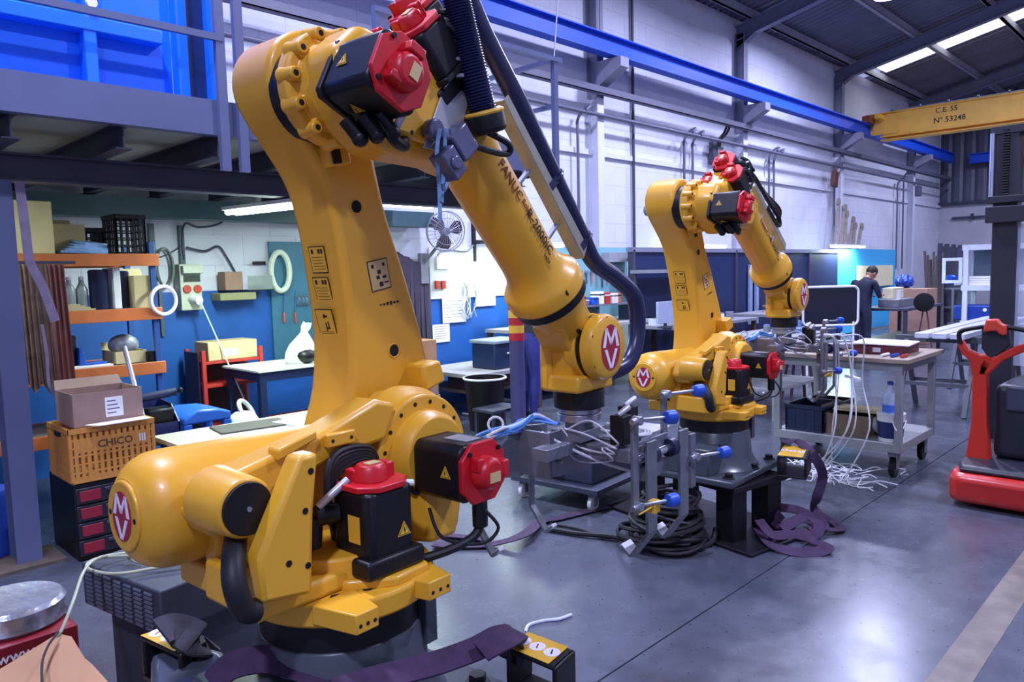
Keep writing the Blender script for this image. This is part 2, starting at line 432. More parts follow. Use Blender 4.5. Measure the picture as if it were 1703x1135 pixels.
# high bay lamps: the first is seen, the others are added for light
for k, p_ in enumerate(HB):
    t = thing('high_bay_lamp', 'round glowing high bay lamp hung under the roof sheets' if k == 0 else 'round high bay lamp added unseen under the roof to light walls and crane', 'lamp', p_, group='high bay lamps under the roof')
    m = M(); m.lathe((0, 0, 0), (0, 0, 1), [(0, .21), (.05, .21), (.14, .14), (.2, .08)], 28); m.build('housing', DGREY, t)
    m = M(); m.cyl((0, 0, -.012), (0, 0, -.001), .195, 28); m.build('lens', mat('lamp_lens', 'ffffff', .3, emit=HALL, estr=14), t)
    m = M(); m.cyl((0, 0, .2), (0, 0, rz(p_[1])-p_[2]+.06), .012, 8); m.build('rod', DGREY, t)
# pipes along the wall
def pipe(name, label, y, z, r_, x0, x1):
    t = thing(name, label, 'pipe', (x0, y, z))
    m = M(); m.cyl((0, 0, 0), (x1-x0, 0, 0), r_, 12); m.build('pipe', PIPEM, t)
    m = M()
    for X in CX:
        if x0 < X < x1: m.bx(X-x0-.02, X-x0+.02, 0, WY-.2-y, -.015, .015)
    m.build('bracket', PIPEM, t)
    return t
PIPEM = mat('pipe_grey', '5c5d72', .5, var=.1)
t = thing('cable_tray', 'grey cable tray running along the wall under the blue crane rail', 'tray', (1.5, 7.0, 4.27))
m = M(); m.bx(0, BX-1.6, -.05, .05, 0, .012); m.bx(0, BX-1.6, -.05, -.04, 0, .10); m.bx(0, BX-1.6, .04, .05, 0, .10); m.build('channel', PIPEM, t, smooth=False)
pipe('air_pipe', 'thin grey air pipe running along the wall below the cable tray', 7.05, 3.98, .03, 1.5, BX)
CONDS = [(1058, 'black conduit dropping the full height of the wall behind the mezzanine end post', 6.2, 1.9, DGREY),
         (962, 'grey air drop pipe on the wall just right of the mezzanine end post', 3.98, 1.9, PIPEM),
         (1138, 'left one of the paired grey drop pipes left of the far robot motors', 4.0, 1.8, PIPEM),
         (1152, 'right one of the paired grey drop pipes left of the far robot motors', 3.98, 1.8, PIPEM),
         (1279, 'left one of the paired drop pipes right of the far robot motors', 4.0, 1.8, PIPEM),
         (1287, 'right one of the paired drop pipes right of the far robot motors', 3.98, 1.8, PIPEM),
         (1388, 'thin drop pipe with a hanging brown box on it', 4.0, 2.6, PIPEM),
         (1493, 'left drop pipe near the far corner of the white wall', 3.98, 1.5, PIPEM),
         (1503, 'right drop pipe near the far corner of the white wall', 4.2, 1.5, PIPEM)]
for px, lb, z1, z0, mt in CONDS:
    p = PY(px, 300, 7.2)
    m = M()
    if z1 < 5: m.tube([(p.x, 7.03, z1+.02), (p.x+.1, 7.03, z1+.1), (p.x+.06, 7.12, z1+.06), (p.x, 7.2, z1-.1), (p.x, 7.2, z1-.4), (p.x, 7.2, z0)], .022, 8, 5)
    else: m.cyl((p.x, 7.25, z0), (p.x, 7.25, z1), .025, 8)
    solo(m, 'drop_pipe', mt, lb, 'pipe', 'drop pipes on the long wall')
# wall trunking line visible low on the upper wall
m = M(); m.bx(6.2, BX, WY-.05, WY, 3.42, 3.50); solo(m, 'wall_ledge', WALLP, 'thin painted ledge running along the white wall under the air pipe', 'ledge')
# ================================================================== MEZZANINE
FY = 4.55       # front of the deck
MX1 = 5.28
t = thing('mezzanine', 'grey steel mezzanine deck on joists and columns above the workshop', 'mezzanine', (1.12, 5.2, 0))
UND = mat('mezzanine_underside', '9c9c94', .7, var=.1, scale=2)
def mz(name, m, mt=GREYP, bevel=0, smooth=False): return m.build(name, mt, t, world=True, bevel=bevel, smooth=smooth)
m = M(); m.bx(-2, MX1, FY, FY+.012, 2.535, 2.745); m.bx(-2, MX1, FY+.012, FY+.08, 2.733, 2.745); m.bx(-2, MX1, FY+.012, FY+.08, 2.535, 2.547); mz('fascia_channel', m)
m = M(); m.bx(MX1-.012, MX1, FY+.012, WY-.05, 2.535, 2.745); mz('end_channel', m)
m = M(); m.bx(-2, MX1-.02, FY+.02, WY-.05, 2.55, 2.70); mz('deck', m, UND)
for k in range(14):
    x = -1.7+.55*k
    if x > MX1-.1: break
    m = M(); m.bx(x-.045, x+.045, FY+.07, WY-.06, 2.41, 2.418); m.bx(x-.045, x+.045, FY+.07, WY-.06, 2.542, 2.55); m.bx(x-.004, x+.004, FY+.07, WY-.06, 2.418, 2.542); mz('joist', m, DGREY)
for y in (5.15,):
    m = M(); m.bx(-2, MX1-.02, y-.07, y+.07, 2.25, 2.262); m.bx(-2, MX1-.02, y-.07, y+.07, 2.398, 2.41); m.bx(-2, MX1-.02, y-.006, y+.006, 2.262, 2.398); mz('main_beam', m, DGREY)
m = M(); m.bx(-2, MX1+.6, 7.0, 7.2, 2.22, 2.235); m.bx(-2, MX1+.6, 7.0, 7.012, 2.235, 2.38); m.bx(-2, MX1+.6, 7.0, 7.2, 2.38, 2.395); mz('wall_beam', m, mat('teal_beam', '3c5862', .5, var=.1))
for x, n in ((1.07, 0),):
    m = M(); m.bx(x-.065, x+.065, 5.07, 5.085, .02, 2.25); m.bx(x-.065, x+.065, 5.215, 5.23, .02, 2.25); m.bx(x-.006, x+.006, 5.085, 5.215, .02, 2.25); mz('column', m, GREYP)
    m = M(); m.bx(x-.17, x+.17, 4.98, 5.32, 0, .02); mz('base_plate', m, mat('plate_rust', '5d5148', .7, var=.2))
# hazard striped end column
hz = M()
m = M(); m.cyl((5.3, 5.12, .0), (5.3, 5.12, 2.25), .075, 20); mz('end_column', m, mat('column_violet', '43406f', .45), smooth=True)
for k in range(9):
    m = M(); m.cyl((5.3, 5.12, .99+k*.075), (5.3, 5.12, .99+(k+1)*.075), .0765, 20)
    mz('hazard_band', m, mat('hazard_red', 'b01a2c', .5) if k % 2 == 0 else mat('hazard_yellow', 'e0a83a', .5), smooth=True)
# railing
RAIL = GREYP
for px in (368.5, 400):
    p = PY(px, 140, FY-.03)
    m = M(); m.bx(p.x-.028, p.x+.028, FY-.045, FY-.005, 2.32, 4.0); mz('rail_post', m, RAIL)
m = M(); m.bx(MX1-.05, MX1, FY-.045, FY-.001, 2.30, 3.56); mz('rail_post', m, RAIL)
m = M(); m.bx(3.3, 3.34, FY-.045, FY-.001, 2.50, 3.53); mz('rail_post', m, RAIL)
pz = PY(200, 29, FY-.03)
xr = PY(368, 60, FY-.03).x
m = M(); m.bx(-2, xr, FY-.049, FY-.02, pz.z-.02, pz.z+.02); mz('guard_rail', m, RAIL)
m = M(); m.bx(3.3, MX1+.06, FY-.049, FY-.003, 3.525, 3.566); mz('guard_rail', m, RAIL)
m = M(); m.bx(MX1-.04, MX1, FY, WY-.1, 3.52, 3.56); mz('end_rail', m, RAIL)
m = M(); m.bx(MX1-.04, MX1, FY, WY-.1, 3.12, 3.155); mz('end_rail', m, RAIL)
# thin line from the rail corner up to the roof
m = M(); m.tube([(MX1, FY, 3.56), (MX1+.15, FY+.05, 4.3), (MX1+.33, FY+.1, 5.4)], .007, 6, 4)
solo(m, 'rope', ZINC, 'thin pale line rising from the mezzanine end post past the blue rail', 'rope')
# blue steel container standing on the deck
t = thing('steel_container', 'blue ribbed steel container standing on the mezzanine deck', 'container', (0.2, 4.9, 2.702))
KY = 4.72
m = M(); m.bx(-2, 1.98, KY+.10, 6.4, 2.72, 4.6); m.build('body', CBLUE, t, world=True)
x1 = PY(365, 80, KY).x
m = M()
m.bx(-2, x1, KY, KY+.10, 2.70, 2.755); mzc = m
m.build('bottom_rail', CBLUE, t, world=True, bevel=.006)
zc = PY(100, 30, KY).z
m = M(); m.bx(-2, x1-.35, KY, KY+.10, PY(75, 25, KY).z-.035, PY(75, 25, KY).z+.045); m.build('middle_rail', CBLUE, t, world=True, bevel=.006)
for px in (-150, 153, 305):
    xx = PY(px, 90, KY).x
    m = M(); m.bx(xx-.035, xx+.035, KY+.005, KY+.10, 2.75, 4.6); m.build('upright', CBLUE, t, world=True, bevel=.006)
m = M(); m.bx(x1-.07, x1, KY, KY+.12, 2.70, 4.6); m.build('corner_post', CBLUE, t, world=True, bevel=.006)
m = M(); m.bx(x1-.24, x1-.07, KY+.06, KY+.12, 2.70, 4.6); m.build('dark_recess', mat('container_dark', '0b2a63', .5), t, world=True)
m = M(); m.cyl((PY(153, 3, KY-.02).x, KY-.02, 3.22), (PY(153, 3, KY-.02).x, KY+.02, 3.22), .03, 14); m.build('rivet_cap', WHT, t, world=True)
# ================================================================== ROBOTS
def robot(lbl, loc, yaw, j2, j3, name='industrial_robot', dress=True):
    t = thing(name, lbl, 'robot', loc, yaw)
    S = math.sin; Co = math.cos
    J2 = Vector((.312, 0, .67))
    U = Vector((S(j2), 0, Co(j2))); Vv = Vector((Co(j2), 0, -S(j2)))
    J3 = J2 + U*1.075
    fd = Vector((Co(j3), 0, -S(j3))); up = Vector((S(j3), 0, Co(j3)))
    K = J3 + up*.225
    Yh = Vector((0, 1, 0)); NY = -Yh
    A = lambda u, v, a=0.: J2+U*u+Vv*v+Yh*a
    F = lambda s_, h_, a=0.: K+fd*s_+up*h_+Yh*a
    J5 = F(1.28, 0)
    def P(name, m, mt=YEL, par=None, bevel=.008, seg=2, ang=35): return m.build(name, mt, par or t, bevel=bevel, seg=seg, ang=ang)
    def holes(par, pts, ax, r_=.006, nm='bolt_hole', mt=DRK):
        for q in pts:
            m = M(); q = Vector(q); ax_ = Vector(ax).normalized(); m.cyl(q-ax_*.01, q+ax_*.0012, r_, 10); P(nm, m, mt, par, 0)
    # ---- base casting
    m = M()
    m.lathe((0, 0, .0), (0, 0, 1), [(0.0, .30), (.035, .30), (.05, .275), (.12, .235), (.27, .222), (.285, .21)], 40)
    m.prism([(-.38, -.31, 0), (.33, -.31, 0), (.33, .31, 0), (-.38, .31, 0)], (0, 0, .045))
    m.prism([(-.36, -.15, .04), (-.05, -.15, .04), (-.05, .15, .04), (-.36, .15, .04)], (0, 0, .17))
    P('base_casting', m, CAST, bevel=.012)
    for (x, y) in ((.27, -.25), (.27, .25), (-.3, -.25), (-.3, .25), (.0, -.27)):
        m = M(); m.cyl((x, y, .045), (x, y, .075), .026, 6); m.cyl((x, y, .045), (x, y, .052), .036, 16); P('anchor_bolt', m, BLK, bevel=.002)
    m = M(); m.cyl((0, 0, .275), (0, 0, .357), .215, 48); P('bearing_ring', m, BLK, bevel=.004)
    m = M(); m.bx(.13, .17, -.20, -.17, .2, .36); P('stop_bracket', m, CAST, bevel=.003)
    # ---- turntable
    m = M(); m.lathe((0, 0, .352), (0, 0, 1), [(0, .235), (.012, .252), (.06, .255), (.068, .25)], 56); tt = P('turntable', m, YEL, bevel=.003)
    for x0, x1, yy in ((-.172, -.105, -.292), (.06, .137, -.292)):
        m = M(); m.prism([(x0, yy, .372), (x1, yy, .372), (x1+.03, -.16, .372), (x0-.03, -.16, .372)], (0, 0, .05)); sb = P('stop_block', m, YEL, bevel=.004)
        holes(sb, [(x0+.012+(x1-x0-.024)*k/2, yy, .392) for k in range(3)], NY, .005)
    m = M(); m.cyl((.0, .03, .41), (.0, .03, .50), .20, 48); P('turret_hub', m, YEL, bevel=.008)
    holes(tt, [(-.135+.04*k, -.165-.012*k, .4205) for k in range(3)], (0, 0, 1), .014, 'oil_plug', BLK)
    for k in range(6):
        a = -1.22+.03*k; hh_ = (.004, .007, .014, .018, .010, .008)[k]; q = Vector((math.cos(a)*.2555, math.sin(a)*.2555, .388))
        m = M(); m.bar(q-Vector((0, 0, hh_/2)), q+Vector((0, 0, hh_/2)), .005, .003, (math.cos(a), math.sin(a), 0)); P('axis_mark', m, INK, tt, 0)
    for k in range(3):
        a = -1.2+.035*k; m = M(); q = Vector((math.cos(a)*.2535, math.sin(a)*.2535, .368)); m.cyl(q, q+Vector((math.cos(a), math.sin(a), 0))*.003, .005, 8); P('bolt_hole', m, DRK, tt, 0)
    # ---- turret: two side cheeks carrying the J2 gearbox
    def sidep(pts, y0, y1, nm, bev=.012, mt=YEL, par=None):
        m = M(); m.prism([(x, y0, z) for x, z in pts], (0, y1-y0, 0)); return P(nm, m, mt, par, bev)
    # main web rising to the J2 bearing
    sidep([(-.10, .42), (.42, .42), (.50, .52), (.50, .70), (.45, .79), (.36, .85), (.26, .85), (.18, .80), (.05, .735), (-.20, .70), (-.32, .66), (-.30, .46)], .07, .15, 'turret_web')
    # slanted arm running back to the balancer fork
    sidep([(-.40, .655), (-.36, .735), (-.05, .80), (.13, .86), (.20, .84), (.16, .74), (-.02, .72), (-.20, .68), (-.26, .60), (-.36, .60)], -.03, .075, 'balancer_fork', .014)
    sidep([(-.345, .482), (-.215, .462), (-.20, .66), (-.18, .795), (-.232, .795), (-.29, .69), (-.347, .59)], -.19, -.13, 'fork_cheek', .012)
    holes(t, [(-.205, -.19, .755), (-.225, -.19, .665), (-.275, -.19, .555), (-.225, -.19, .535)], NY, .008, 'cheek_bolt', BLK)
    sidep([(-.34, .42), (-.05, .42), (-.05, .47), (-.24, .47), (-.30, .52), (-.335, .52)], -.15, .09, 'turret_floor', .012)
    # port
    m = M(); m.lathe((-.335, .02, .688), NY, [(0, .078), (.14, .07), (.148, .066)], 32); P('port_boss', m, YEL, bevel=.004)
    m = M(); m.cyl((-.335, -.124, .688), (-.335, -.136, .688), .061, 28); pc = P('port_cover', m, BLK, bevel=.002)
    m = M(); m.cyl((-.335, -.135, .688), (-.335, -.140, .688), .006, 10); P('screw', m, ZINC, pc, 0)
    sidep([(-.20, .755), (-.085, .79), (-.085, .815), (-.20, .785)], -.05, .0, 'lifting_lug', .006)
    m = M(); m.bx(-.055, .035, -.052, -.03, .76, .795); bb = P('bolt_plate', m, YEL, bevel=.004); holes(bb, [(-.04, -.052, .777), (.02, -.052, .777)], NY, .005)
    # J2 gearbox stack
    g = J2
    m = M(); m.lathe(g+Yh*.10, NY, [(0, .195), (.05, .195), (.075, .178), (.112, .178), (.118, .172)], 56); gb = P('shoulder_gearbox', m, YEL, bevel=.003)
    hp = []
    for k in range(16):
        a = 2*PI*k/16+.2; hp.append(g+Vector((math.cos(a)*.155, -.0182, math.sin(a)*.155)))
    holes(gb, hp, NY, .0065)
    m = M(); m.lathe(g+Yh*.0, NY, [(0, .135), (.05, .13), (.075, .115)], 44); P('gearbox_cover', m, YEL, bevel=.004)
    holes(gb, [g+Vector((math.cos(a)*.118, -.052, math.sin(a)*.118)) for a in (1.2, 1.6, 2.0)], NY, .006)
    # column under the gearbox
    sidep([(.16, .40), (.45, .40), (.49, .60), (.44, .66), (.20, .66)], -.02, .10, 'gearbox_pedestal', .02)
    m = M(); m.prism([(.22, -.03, .62), (.40, -.03, .62), (.36, -.10, .62), (.26, -.10, .62)], (0, 0, -.2)); P('pedestal_rib', m, YEL, bevel=.02)
    # ---- servo motors
    def motor(c, ax, xx, w_, L, lab, nm='axis_motor', capL=.05, body_r=None, plugdir=None, tri=None, plate=None):
        """square bodied servo motor: c centre of flange face, ax axis, xx one side direction"""
        c = Vector(c); ax = Vector(ax).normalized(); xx = Vector(xx); xx = (xx-ax*xx.dot(ax)).normalized(); yy = ax.cross(xx)
        def oct_(w2, ch): 
            k = w2*(1-ch); return [(k, -w2), (w2, -k), (w2, k), (k, w2), (-k, w2), (-w2, k), (-w2, -k), (-k, -w2)]
        Q = lambda a, b, hh: c+xx*a+yy*b+ax*hh
        m = M(); m.prism([Q(a, b, 0) for a, b in oct_(w_*1.08, .18)], ax*.018); mo = P(nm, m, BLK, bevel=.004); 
        m = M(); m.prism([Q(a, b, .015) for a, b in oct_(w_, .22)], ax*(L-.015)); bd = P('motor_body', m, BLK, mo, .008)
        m = M(); m.prism([Q(a, b, L) for a, b in oct_(w_*1.06, .5)], ax*.016); P('cap_flange', m, RED, mo, .003)
        m = M(); m.lathe(Q(-w_*.05, 0, L+.014), ax, [(0, w_*.62), (capL*.75, w_*.56), (capL, w_*.44)], 12); P('encoder_cap', m, RED, mo, .004)
        m = M(); rot = Matrix((xx, yy, ax)).transposed()
        m.box(Q(w_*.62, w_*.05, L+.03), (w_*.34, w_*.62, .05), rot); P('encoder_plug', m, RED, mo, .005)
        m = M(); m.box(Q(-w_*.5, w_*.35, L+.03), (w_*.3, w_*.5, .035), rot); P('encoder_plug', m, RED, mo, .005)
        m = M(); m.box(Q(-w_*.05, -w_*.1, L+.016+capL), (w_*.5, w_*.34, .003), rot); P('name_plate', m, STKT, mo, 0)
        for e in (-1, 1):
            m = M(); m.cyl(Q(e*w_*.72, w_*.72, L+.01), Q(e*w_*.72, w_*.72, L+.022), .007, 8); P('cap_screw', m, BLK, mo, 0)
        return mo, Q, (xx, yy, ax)
    def triangle(q, n_, x_, s_, par):
        n_ = Vector(n_).normalized(); x_ = Vector(x_).normalized(); y_ = n_.cross(x_)
        q = Vector(q)
        T = lambda k, off: [q+x_*(-k)+y_*(-k*.62)+n_*off, q+x_*k+y_*(-k*.62)+n_*off, q+y_*(k*1.12)+n_*off]
        m = M(); m.prism(T(s_, .0), n_*.0012); P('warning_label', m, STKY, par, 0)
        m = M(); m.prism(T(s_*.82, .001), n_*.0008); P('warning_border', m, INK, par, 0)
        m = M(); m.prism(T(s_*.70, .0015), n_*.0008); P('warning_field', m, STKY, par, 0)
        m = M(); m.prism([q+x_*(-s_*.1)+y_*(s_*.5)+n_*.002, q+x_*(s_*.12)+y_*(s_*.1)+n_*.002, q+x_*0+y_*(-s_*.4)+n_*.002, q+x_*(-s_*.12)+y_*(s_*.05)+n_*.002], n_*.0006); P('warning_bolt', m, INK, par, 0)
    # J1 motor, standing
    zc = .445
    m = M(); m.prism([(-.10, -.16, zc-.03), (.0, -.24, zc-.03), (.12, -.23, zc-.03), (.15, -.10, zc-.03), (.0, .0, zc-.03), (-.12, -.06, zc-.03)], (0, 0, .03)); P('motor_mount', m, YEL, bevel=.008)
    m = M(); m.prism([(-.05, -.16, .41), (.06, -.16, .41), (.08, -.05, .41), (-.05, -.03, .41)], (0, 0, .02)); P('mount_block', m, YEL, bevel=.006)
    mo, Q, ax3 = motor((.02, -.13, zc), (0, 0, 1), (1, 0, 0), .078, .215, 'turntable', capL=.045)
    m = M(); m.bx(-.075, .115, -.222, -.04, zc, zc+.05); P('motor_foot', m, BLK, mo, .01)
    q = Q(.0, -.0785, .10); triangle(q+Vector((.035, -.0005, 0)), NY, (1, 0, 0), .022, mo)
    m = M(); m.box((-.0585, -.15, zc+.12), (.003, .045, .07)); P('name_plate', m, STKY, mo, 0)
    m = M(); m.cyl((-.06, -.09, .60), (-.12, -.07, .60), .026, 14); m.cyl((-.12, -.07, .60), (-.125, -.065, .52), .022, 14); P('power_plug', m, BLK, mo, .004)
    m = M(); m.cyl((-.115, -.08, .625), (-.04, -.11, .685), .011, 10); P('signal_plug', m, ALU, mo, .002)
    m = M(); m.tube([(-.125, -.065, .53), (-.15, -.02, .48), (-.16, .06, .46), (-.1, .1, .5)], .014, 10, 6); P('motor_cable', m, RUB, mo, 0)
    m = M(); m.cyl((.095, -.17, .655), (.12, -.175, .65), .009, 10); P('drain_plug', m, WHT, mo, 0)
    # J2 motor
    c2 = J2+Vector((-.012, -.05, -.015))
    mo2, Q, ax3 = motor(c2, NY, (1, 0, 0), .081, .205, 'shoulder', capL=.045)
    triangle(c2+Vector((-.01, -.15, -.0)) + Vector((-.0825+.0115, 0, 0)), (-1, 0, 0), NY, .020, mo2)
    m = M(); m.box(c2+Vector((.01, -.13, .0815)), (.06, .09, .002)); P('name_plate', m, ALU, mo2, 0)
    m = M(); m.tube([c2+Vector((.0, -.2, -.085)), c2+Vector((0, -.2, -.15)), c2+Vector((-.03, -.19, -.19)), c2+Vector((-.12, -.14, -.22)), c2+Vector((-.22, -.05, -.24)), c2+Vector((-.24, .02, -.22))], .013, 10, 6); P('motor_cable', m, RUB, mo2, 0)
    m = M(); m.cyl(c2+Vector((0, -.2, -.085)), c2+Vector((0, -.2, -.16)), .022, 14); P('power_plug', m, BLK, mo2, .003)
    m = M(); m.tube([c2+Vector((-.02, -.235, -.1)), c2+Vector((.02, -.25, -.16)), c2+Vector((-.02, -.22, -.2)), c2+Vector((-.09, -.14, -.18)), c2+Vector((-.10, -.1, -.1))], .005, 8, 6); P('signal_cable', m, RUB, mo2, 0)
    # ---- balancer
    b0 = Vector((-.452, .235, .632)); b1 = Vector((.16, .235, .612)); ba = (b1-b0).normalized(); Lb = (b1-b0).length
    m = M(); m.lathe(b0, ba, [(0, .0), (0, .092), (.004, .096), (.010, .108), (.022, .122), (.04, .136), (.065, .146), (.10, .150), (Lb-.05, .150), (Lb, .12)], 56, cap0=False); bl = P('balancer', m, YEL, bevel=0, ang=30)
    m = M(); m.lathe(b0-ba*.008, ba, [(0, .084), (.003, .088), (.02, .09)], 48); ec = P('balancer_end_cap', m, YEL, bl, .002)
    by = Vector((0, 1, 0)); bz = Vector((.0327, 0, 1)).normalized()
    def logo(c_, n_, xr, yu, rx, ry, par):
        """red ellipse with a white M over a white V"""
        c_ = Vector(c_); n_ = Vector(n_).normalized(); xr = Vector(xr).normalized(); yu = Vector(yu).normalized()
        E_ = lambda a, b, o_: c_+xr*a*rx+yu*b*ry+n_*o_
        m = M(); m.prism([E_(math.cos(2*PI*k/36), math.sin(2*PI*k/36), 0) for k in range(36)], n_*.0015); em = P('emblem', m, LOGOR, par, 0)
        def letter(nm, polys):
            m = M()
            for po in polys: m.prism([E_(a, b, .001) for a, b in po], n_*.0016)
            P(nm, m, LOGOW, par, 0)
        w2 = .2
        letter('emblem_letter', [[(-.88, .02), (-.58, .02), (-.34, .86), (-.56, .86)], [(.88, .02), (.58, .02), (.34, .86), (.56, .86)], [(-.40, .86), (-.56, .86), (-.10, .12), (.10, .12), (.12, .2)], [(.40, .86), (.56, .86), (.10, .12), (-.10, .12), (-.12, .2)]])
        letter('emblem_letter', [[(-.70, -.08), (-.42, -.08), (.08, -.92), (-.14, -.92)], [(.70, -.08), (.42, -.08), (-.08, -.92), (.14, -.92)]])
        return em
    logo(b0-ba*.0085, -ba, (0, -1, 0), bz, .052, .062, ec)
    holes(ec, [b0-ba*.008+Vector((0, s_*.068, 0)) for s_ in (-1, 1)], -ba, .007, 'cap_screw')
    m = M(); m.cyl((-.20, .235, .50), (-.20, .235, .42), .05, 20); P('balancer_foot', m, YEL, bevel=.01)
    m = M(); m.cyl((-.24, .20, .54), (-.24, -.10, .54), .045, 20); P('pivot_boss', m, YEL, bevel=.006)
    m = M(); m.bx(-.30, -.12, .05, .30, .40, .47); P('rear_deck', m, YEL, bevel=.01)
    # cables looping out of the turret
    for k in range(5):
        m = M(); o_ = .016*k
        m.tube([(-.02, -.04+o_*.4, .50), (-.07, -.06, .60+o_), (-.03, -.05, .69+o_*.8), (.09, -.03, .70+o_*.5), (.15, .0, .60+o_)], .010, 8, 6); P('loom_cable', m, RUB, t, 0)
    m = M(); m.tube([(-.33, -.06, .60), (-.375, -.13, .585), (-.395, -.165, .54), (-.38, -.17, .48), (-.35, -.165, .465)], .027, 12, 6); P('corrugated_conduit', m, RUB, t, 0)
    # ---- upper arm
    y0, y1 = .184, .395
    oc = [(-.20, .05), (-.16, -.08), (-.08, -.14), (0, -.165), (.08, -.14), (.2, -.075), (.37, -.03), (.6, -.012), (.75, -.012), (.85, -.03), (.95, -.075), (1.03, -.115), (1.10, -.135), (1.17, -.122), (1.225, -.075), (1.25, 0), (1.24, .07), (1.2, .125), (1.13, .165), (1.0, .18), (.85, .185), (.7, .195), (.54, .222), (.38, .245), (.25, .26), (.12, .262), (.0, .25), (-.1, .2), (-.17, .13)]
    oc = [(p.x, p.y) for p in smooth_path([(a, b, 0) for a, b in oc+[oc[0]]], 3)][:-1]
    m = M(); m.prism([A(a, b, y0) for a, b in oc], Yh*(y1-y0)); ua = P('upper_arm', m, YEL, bevel=.022, seg=3, ang=50)
    for (a, b, nm) in ((.743, .075, 0), (.277, .12, 1)):
        m = M(); m.cyl(A(a, b, y0+.03), A(a, b, y0-.0012), .021, 20); P('arm_hole', m, DRK, ua, 0)
        m = M(); m.torus(A(a, b, y0), NY, .022, .003, 20, 6); P('hole_rim', m, YEL, ua, 0)
    m = M(); m.box(A(.90, .02, y0-.012), (.08, .06, .07), Matrix((Vv, Yh, U)).transposed()); P('stop_lug', m, YEL, ua, .012)
    m = M(); m.box(A(.90, .0, y0-.048), (.03, .004, .055), Matrix((Vv, Yh, U)).transposed()); P('stop_rubber', m, BLK, ua, 0)
    # cable ladder-shaped foot lugs
    m = M(); m.prism([A(.13, .15, y0+.02), A(.22, .16, y0+.02), A(.215, .24, y0+.02), (A(.14, .25, y0+.02))], NY*.10); P('foot_lug', m, YEL, ua, .01)
    m = M(); m.prism([A(.06, -.10, y0+.02), A(.15, -.09, y0+.02), A(.145, -.01, y0+.02), A(.05, -.02, y0+.02)], NY*.09); P('foot_lug', m, YEL, ua, .01)
    # stickers on the rear face
    def sticker(nm, c_, n_, x_, y_, w_, h_, mt, lines=(), border=True, par=ua):
        c_ = Vector(c_); n_ = Vector(n_).normalized(); x_ = Vector(x_); x_ = (x_-n_*x_.dot(n_)).normalized(); y_ = n_.cross(x_)
        rot = Matrix((x_, y_, n_)).transposed()
        if border:
            m = M(); m.box(c_, (w_+.006, h_+.006, .0016), rot); P('sticker_border', m, INK, par, 0)
        m = M(); m.box(c_+n_*.0004, (w_, h_, .0016), rot); st = P(nm, m, mt, par, 0)
        m = M()
        for (x, y, ww, hh) in lines: m.box(c_+x_*x*w_+y_*y*h_+n_*.0012, (ww*w_, hh*h_, .0008), rot)
        if lines: P('printed_marks', m, INK, par, 0).__setitem__('kind', 'stuff')
    txt = lambda n_, y_0, y_1: [(0, y_0+(y_1-y_0)*k/(n_-1), .8-.15*(k % 3 == 2), .018) for k in range(n_)]
    RX = NY
    def rear(u): # rear face point & tangent
        return A(u, -.0135-.014*max(0, abs(u-.66)-.05)*2, .29)
    nr = -Vv
    sticker('safety_sticker', rear(.60)+nr*.0012+Yh*.01, nr, RX, U, .075, .078, STKY, [(-.3, .33, .14, .18), (.15, .33, .14, .18), (.33, .33, .14, .18)]+txt(5, .1, -.38))
    sticker('safety_sticker', rear(.505)+nr*.0035+Yh*.01, nr+U*-.05, RX, U, .075, .078, STKY, [(-.3, .33, .14, .18), (.15, .33, .14, .18), (.33, .33, .14, .18)]+txt(5, .1, -.38))
    sticker('safety_sticker', rear(.40)+nr*.012+Yh*.01, nr+U*-.06, RX, U, .082, .090, STKY, [(.05, .28, .25, .07), (-.02, .28, .1, .16), (.0, -.1, .08, .3), (.12, -.15, .2, .06), (.15, -.02, .08, .22)]+txt(3, -.28, -.42))
    sticker('instruction_sticker', A(.525, .115, y0-.0012), NY, Vv, U, .075, .09, STKT, [(-.3, .33, .14, .12), (.3, .33, .14, .12), (0, .1, .18, .14), (-.1, -.08, .18, .12), (.25, -.1, .2, .1), (.02, -.33, .2, .16), (.3, -.3, .25, .05)])
    m = M()
    for k, (x, hh) in enumerate(((0, .3), (.014, .5), (.028, .9), (.042, 1.2), (.056, .6), (.07, .6))): m.box(A(.432-.001*k, .10+x, y0-.001), (.009, .0012, .010*hh), Matrix((Vv, Yh, U)).transposed())
    P('axis_mark', m, INK, ua, 0)['kind'] = 'stuff'
    fm_ = frame_mtx(A(.17, .03, y0-.0005), Vv, U)
    # ---- elbow
    m = M(); m.cyl(A(1.07, .0, .20), A(1.07, .0, .11), .138, 40); P('elbow_gap_shade', m, BLK, bevel=0)  # black cylinder put in for the shadow in the cavity between arm and flange
    m = M(); m.lathe(A(1.07, .0, .138), NY, [(0, .150), (.01, .158), (.045, .158), (.055, .150), (.058, .128), (.10, .122), (.11, .108), (.16, .10), (.19, .09)], 48); eh = P('elbow_flange', m, YEL, bevel=.003)
    for k in range(12):
        a = 2*PI*k/12+.25
        q = A(1.07+math.sin(a)*.145, math.cos(a)*.145, .12)
        m = M(); m.lathe(q, NY, [(0, .026), (.03, .02), (.062, .0175)], 14); eb = P('bolt_boss', m, YEL, eh, .004)
        m = M(); q2 = A(1.07+math.sin(a)*.10, math.cos(a)*.10, .06); m.bar(q+NY*.03, q2, .034, .026, NY); P('boss_web', m, YEL, eh, .006)
        holes(eh, [q+NY*.062], NY, .008, 'bolt_hole')
    # forearm casting
    pol = [(-.12, -.28), (-.05, -.34), (.05, -.355), (.16, -.335), (.33, -.16), (.40, -.115), (.42, .10), (.30, .13), (.12, .10), (.02, .10), (-.02, .02), (-.04, -.1), (-.12, -.16)]
    m = M(); m.prism([F(a, b, .075) for a, b in pol], NY*.155); P('elbow_casting', m, YEL, bevel=.03, seg=3)
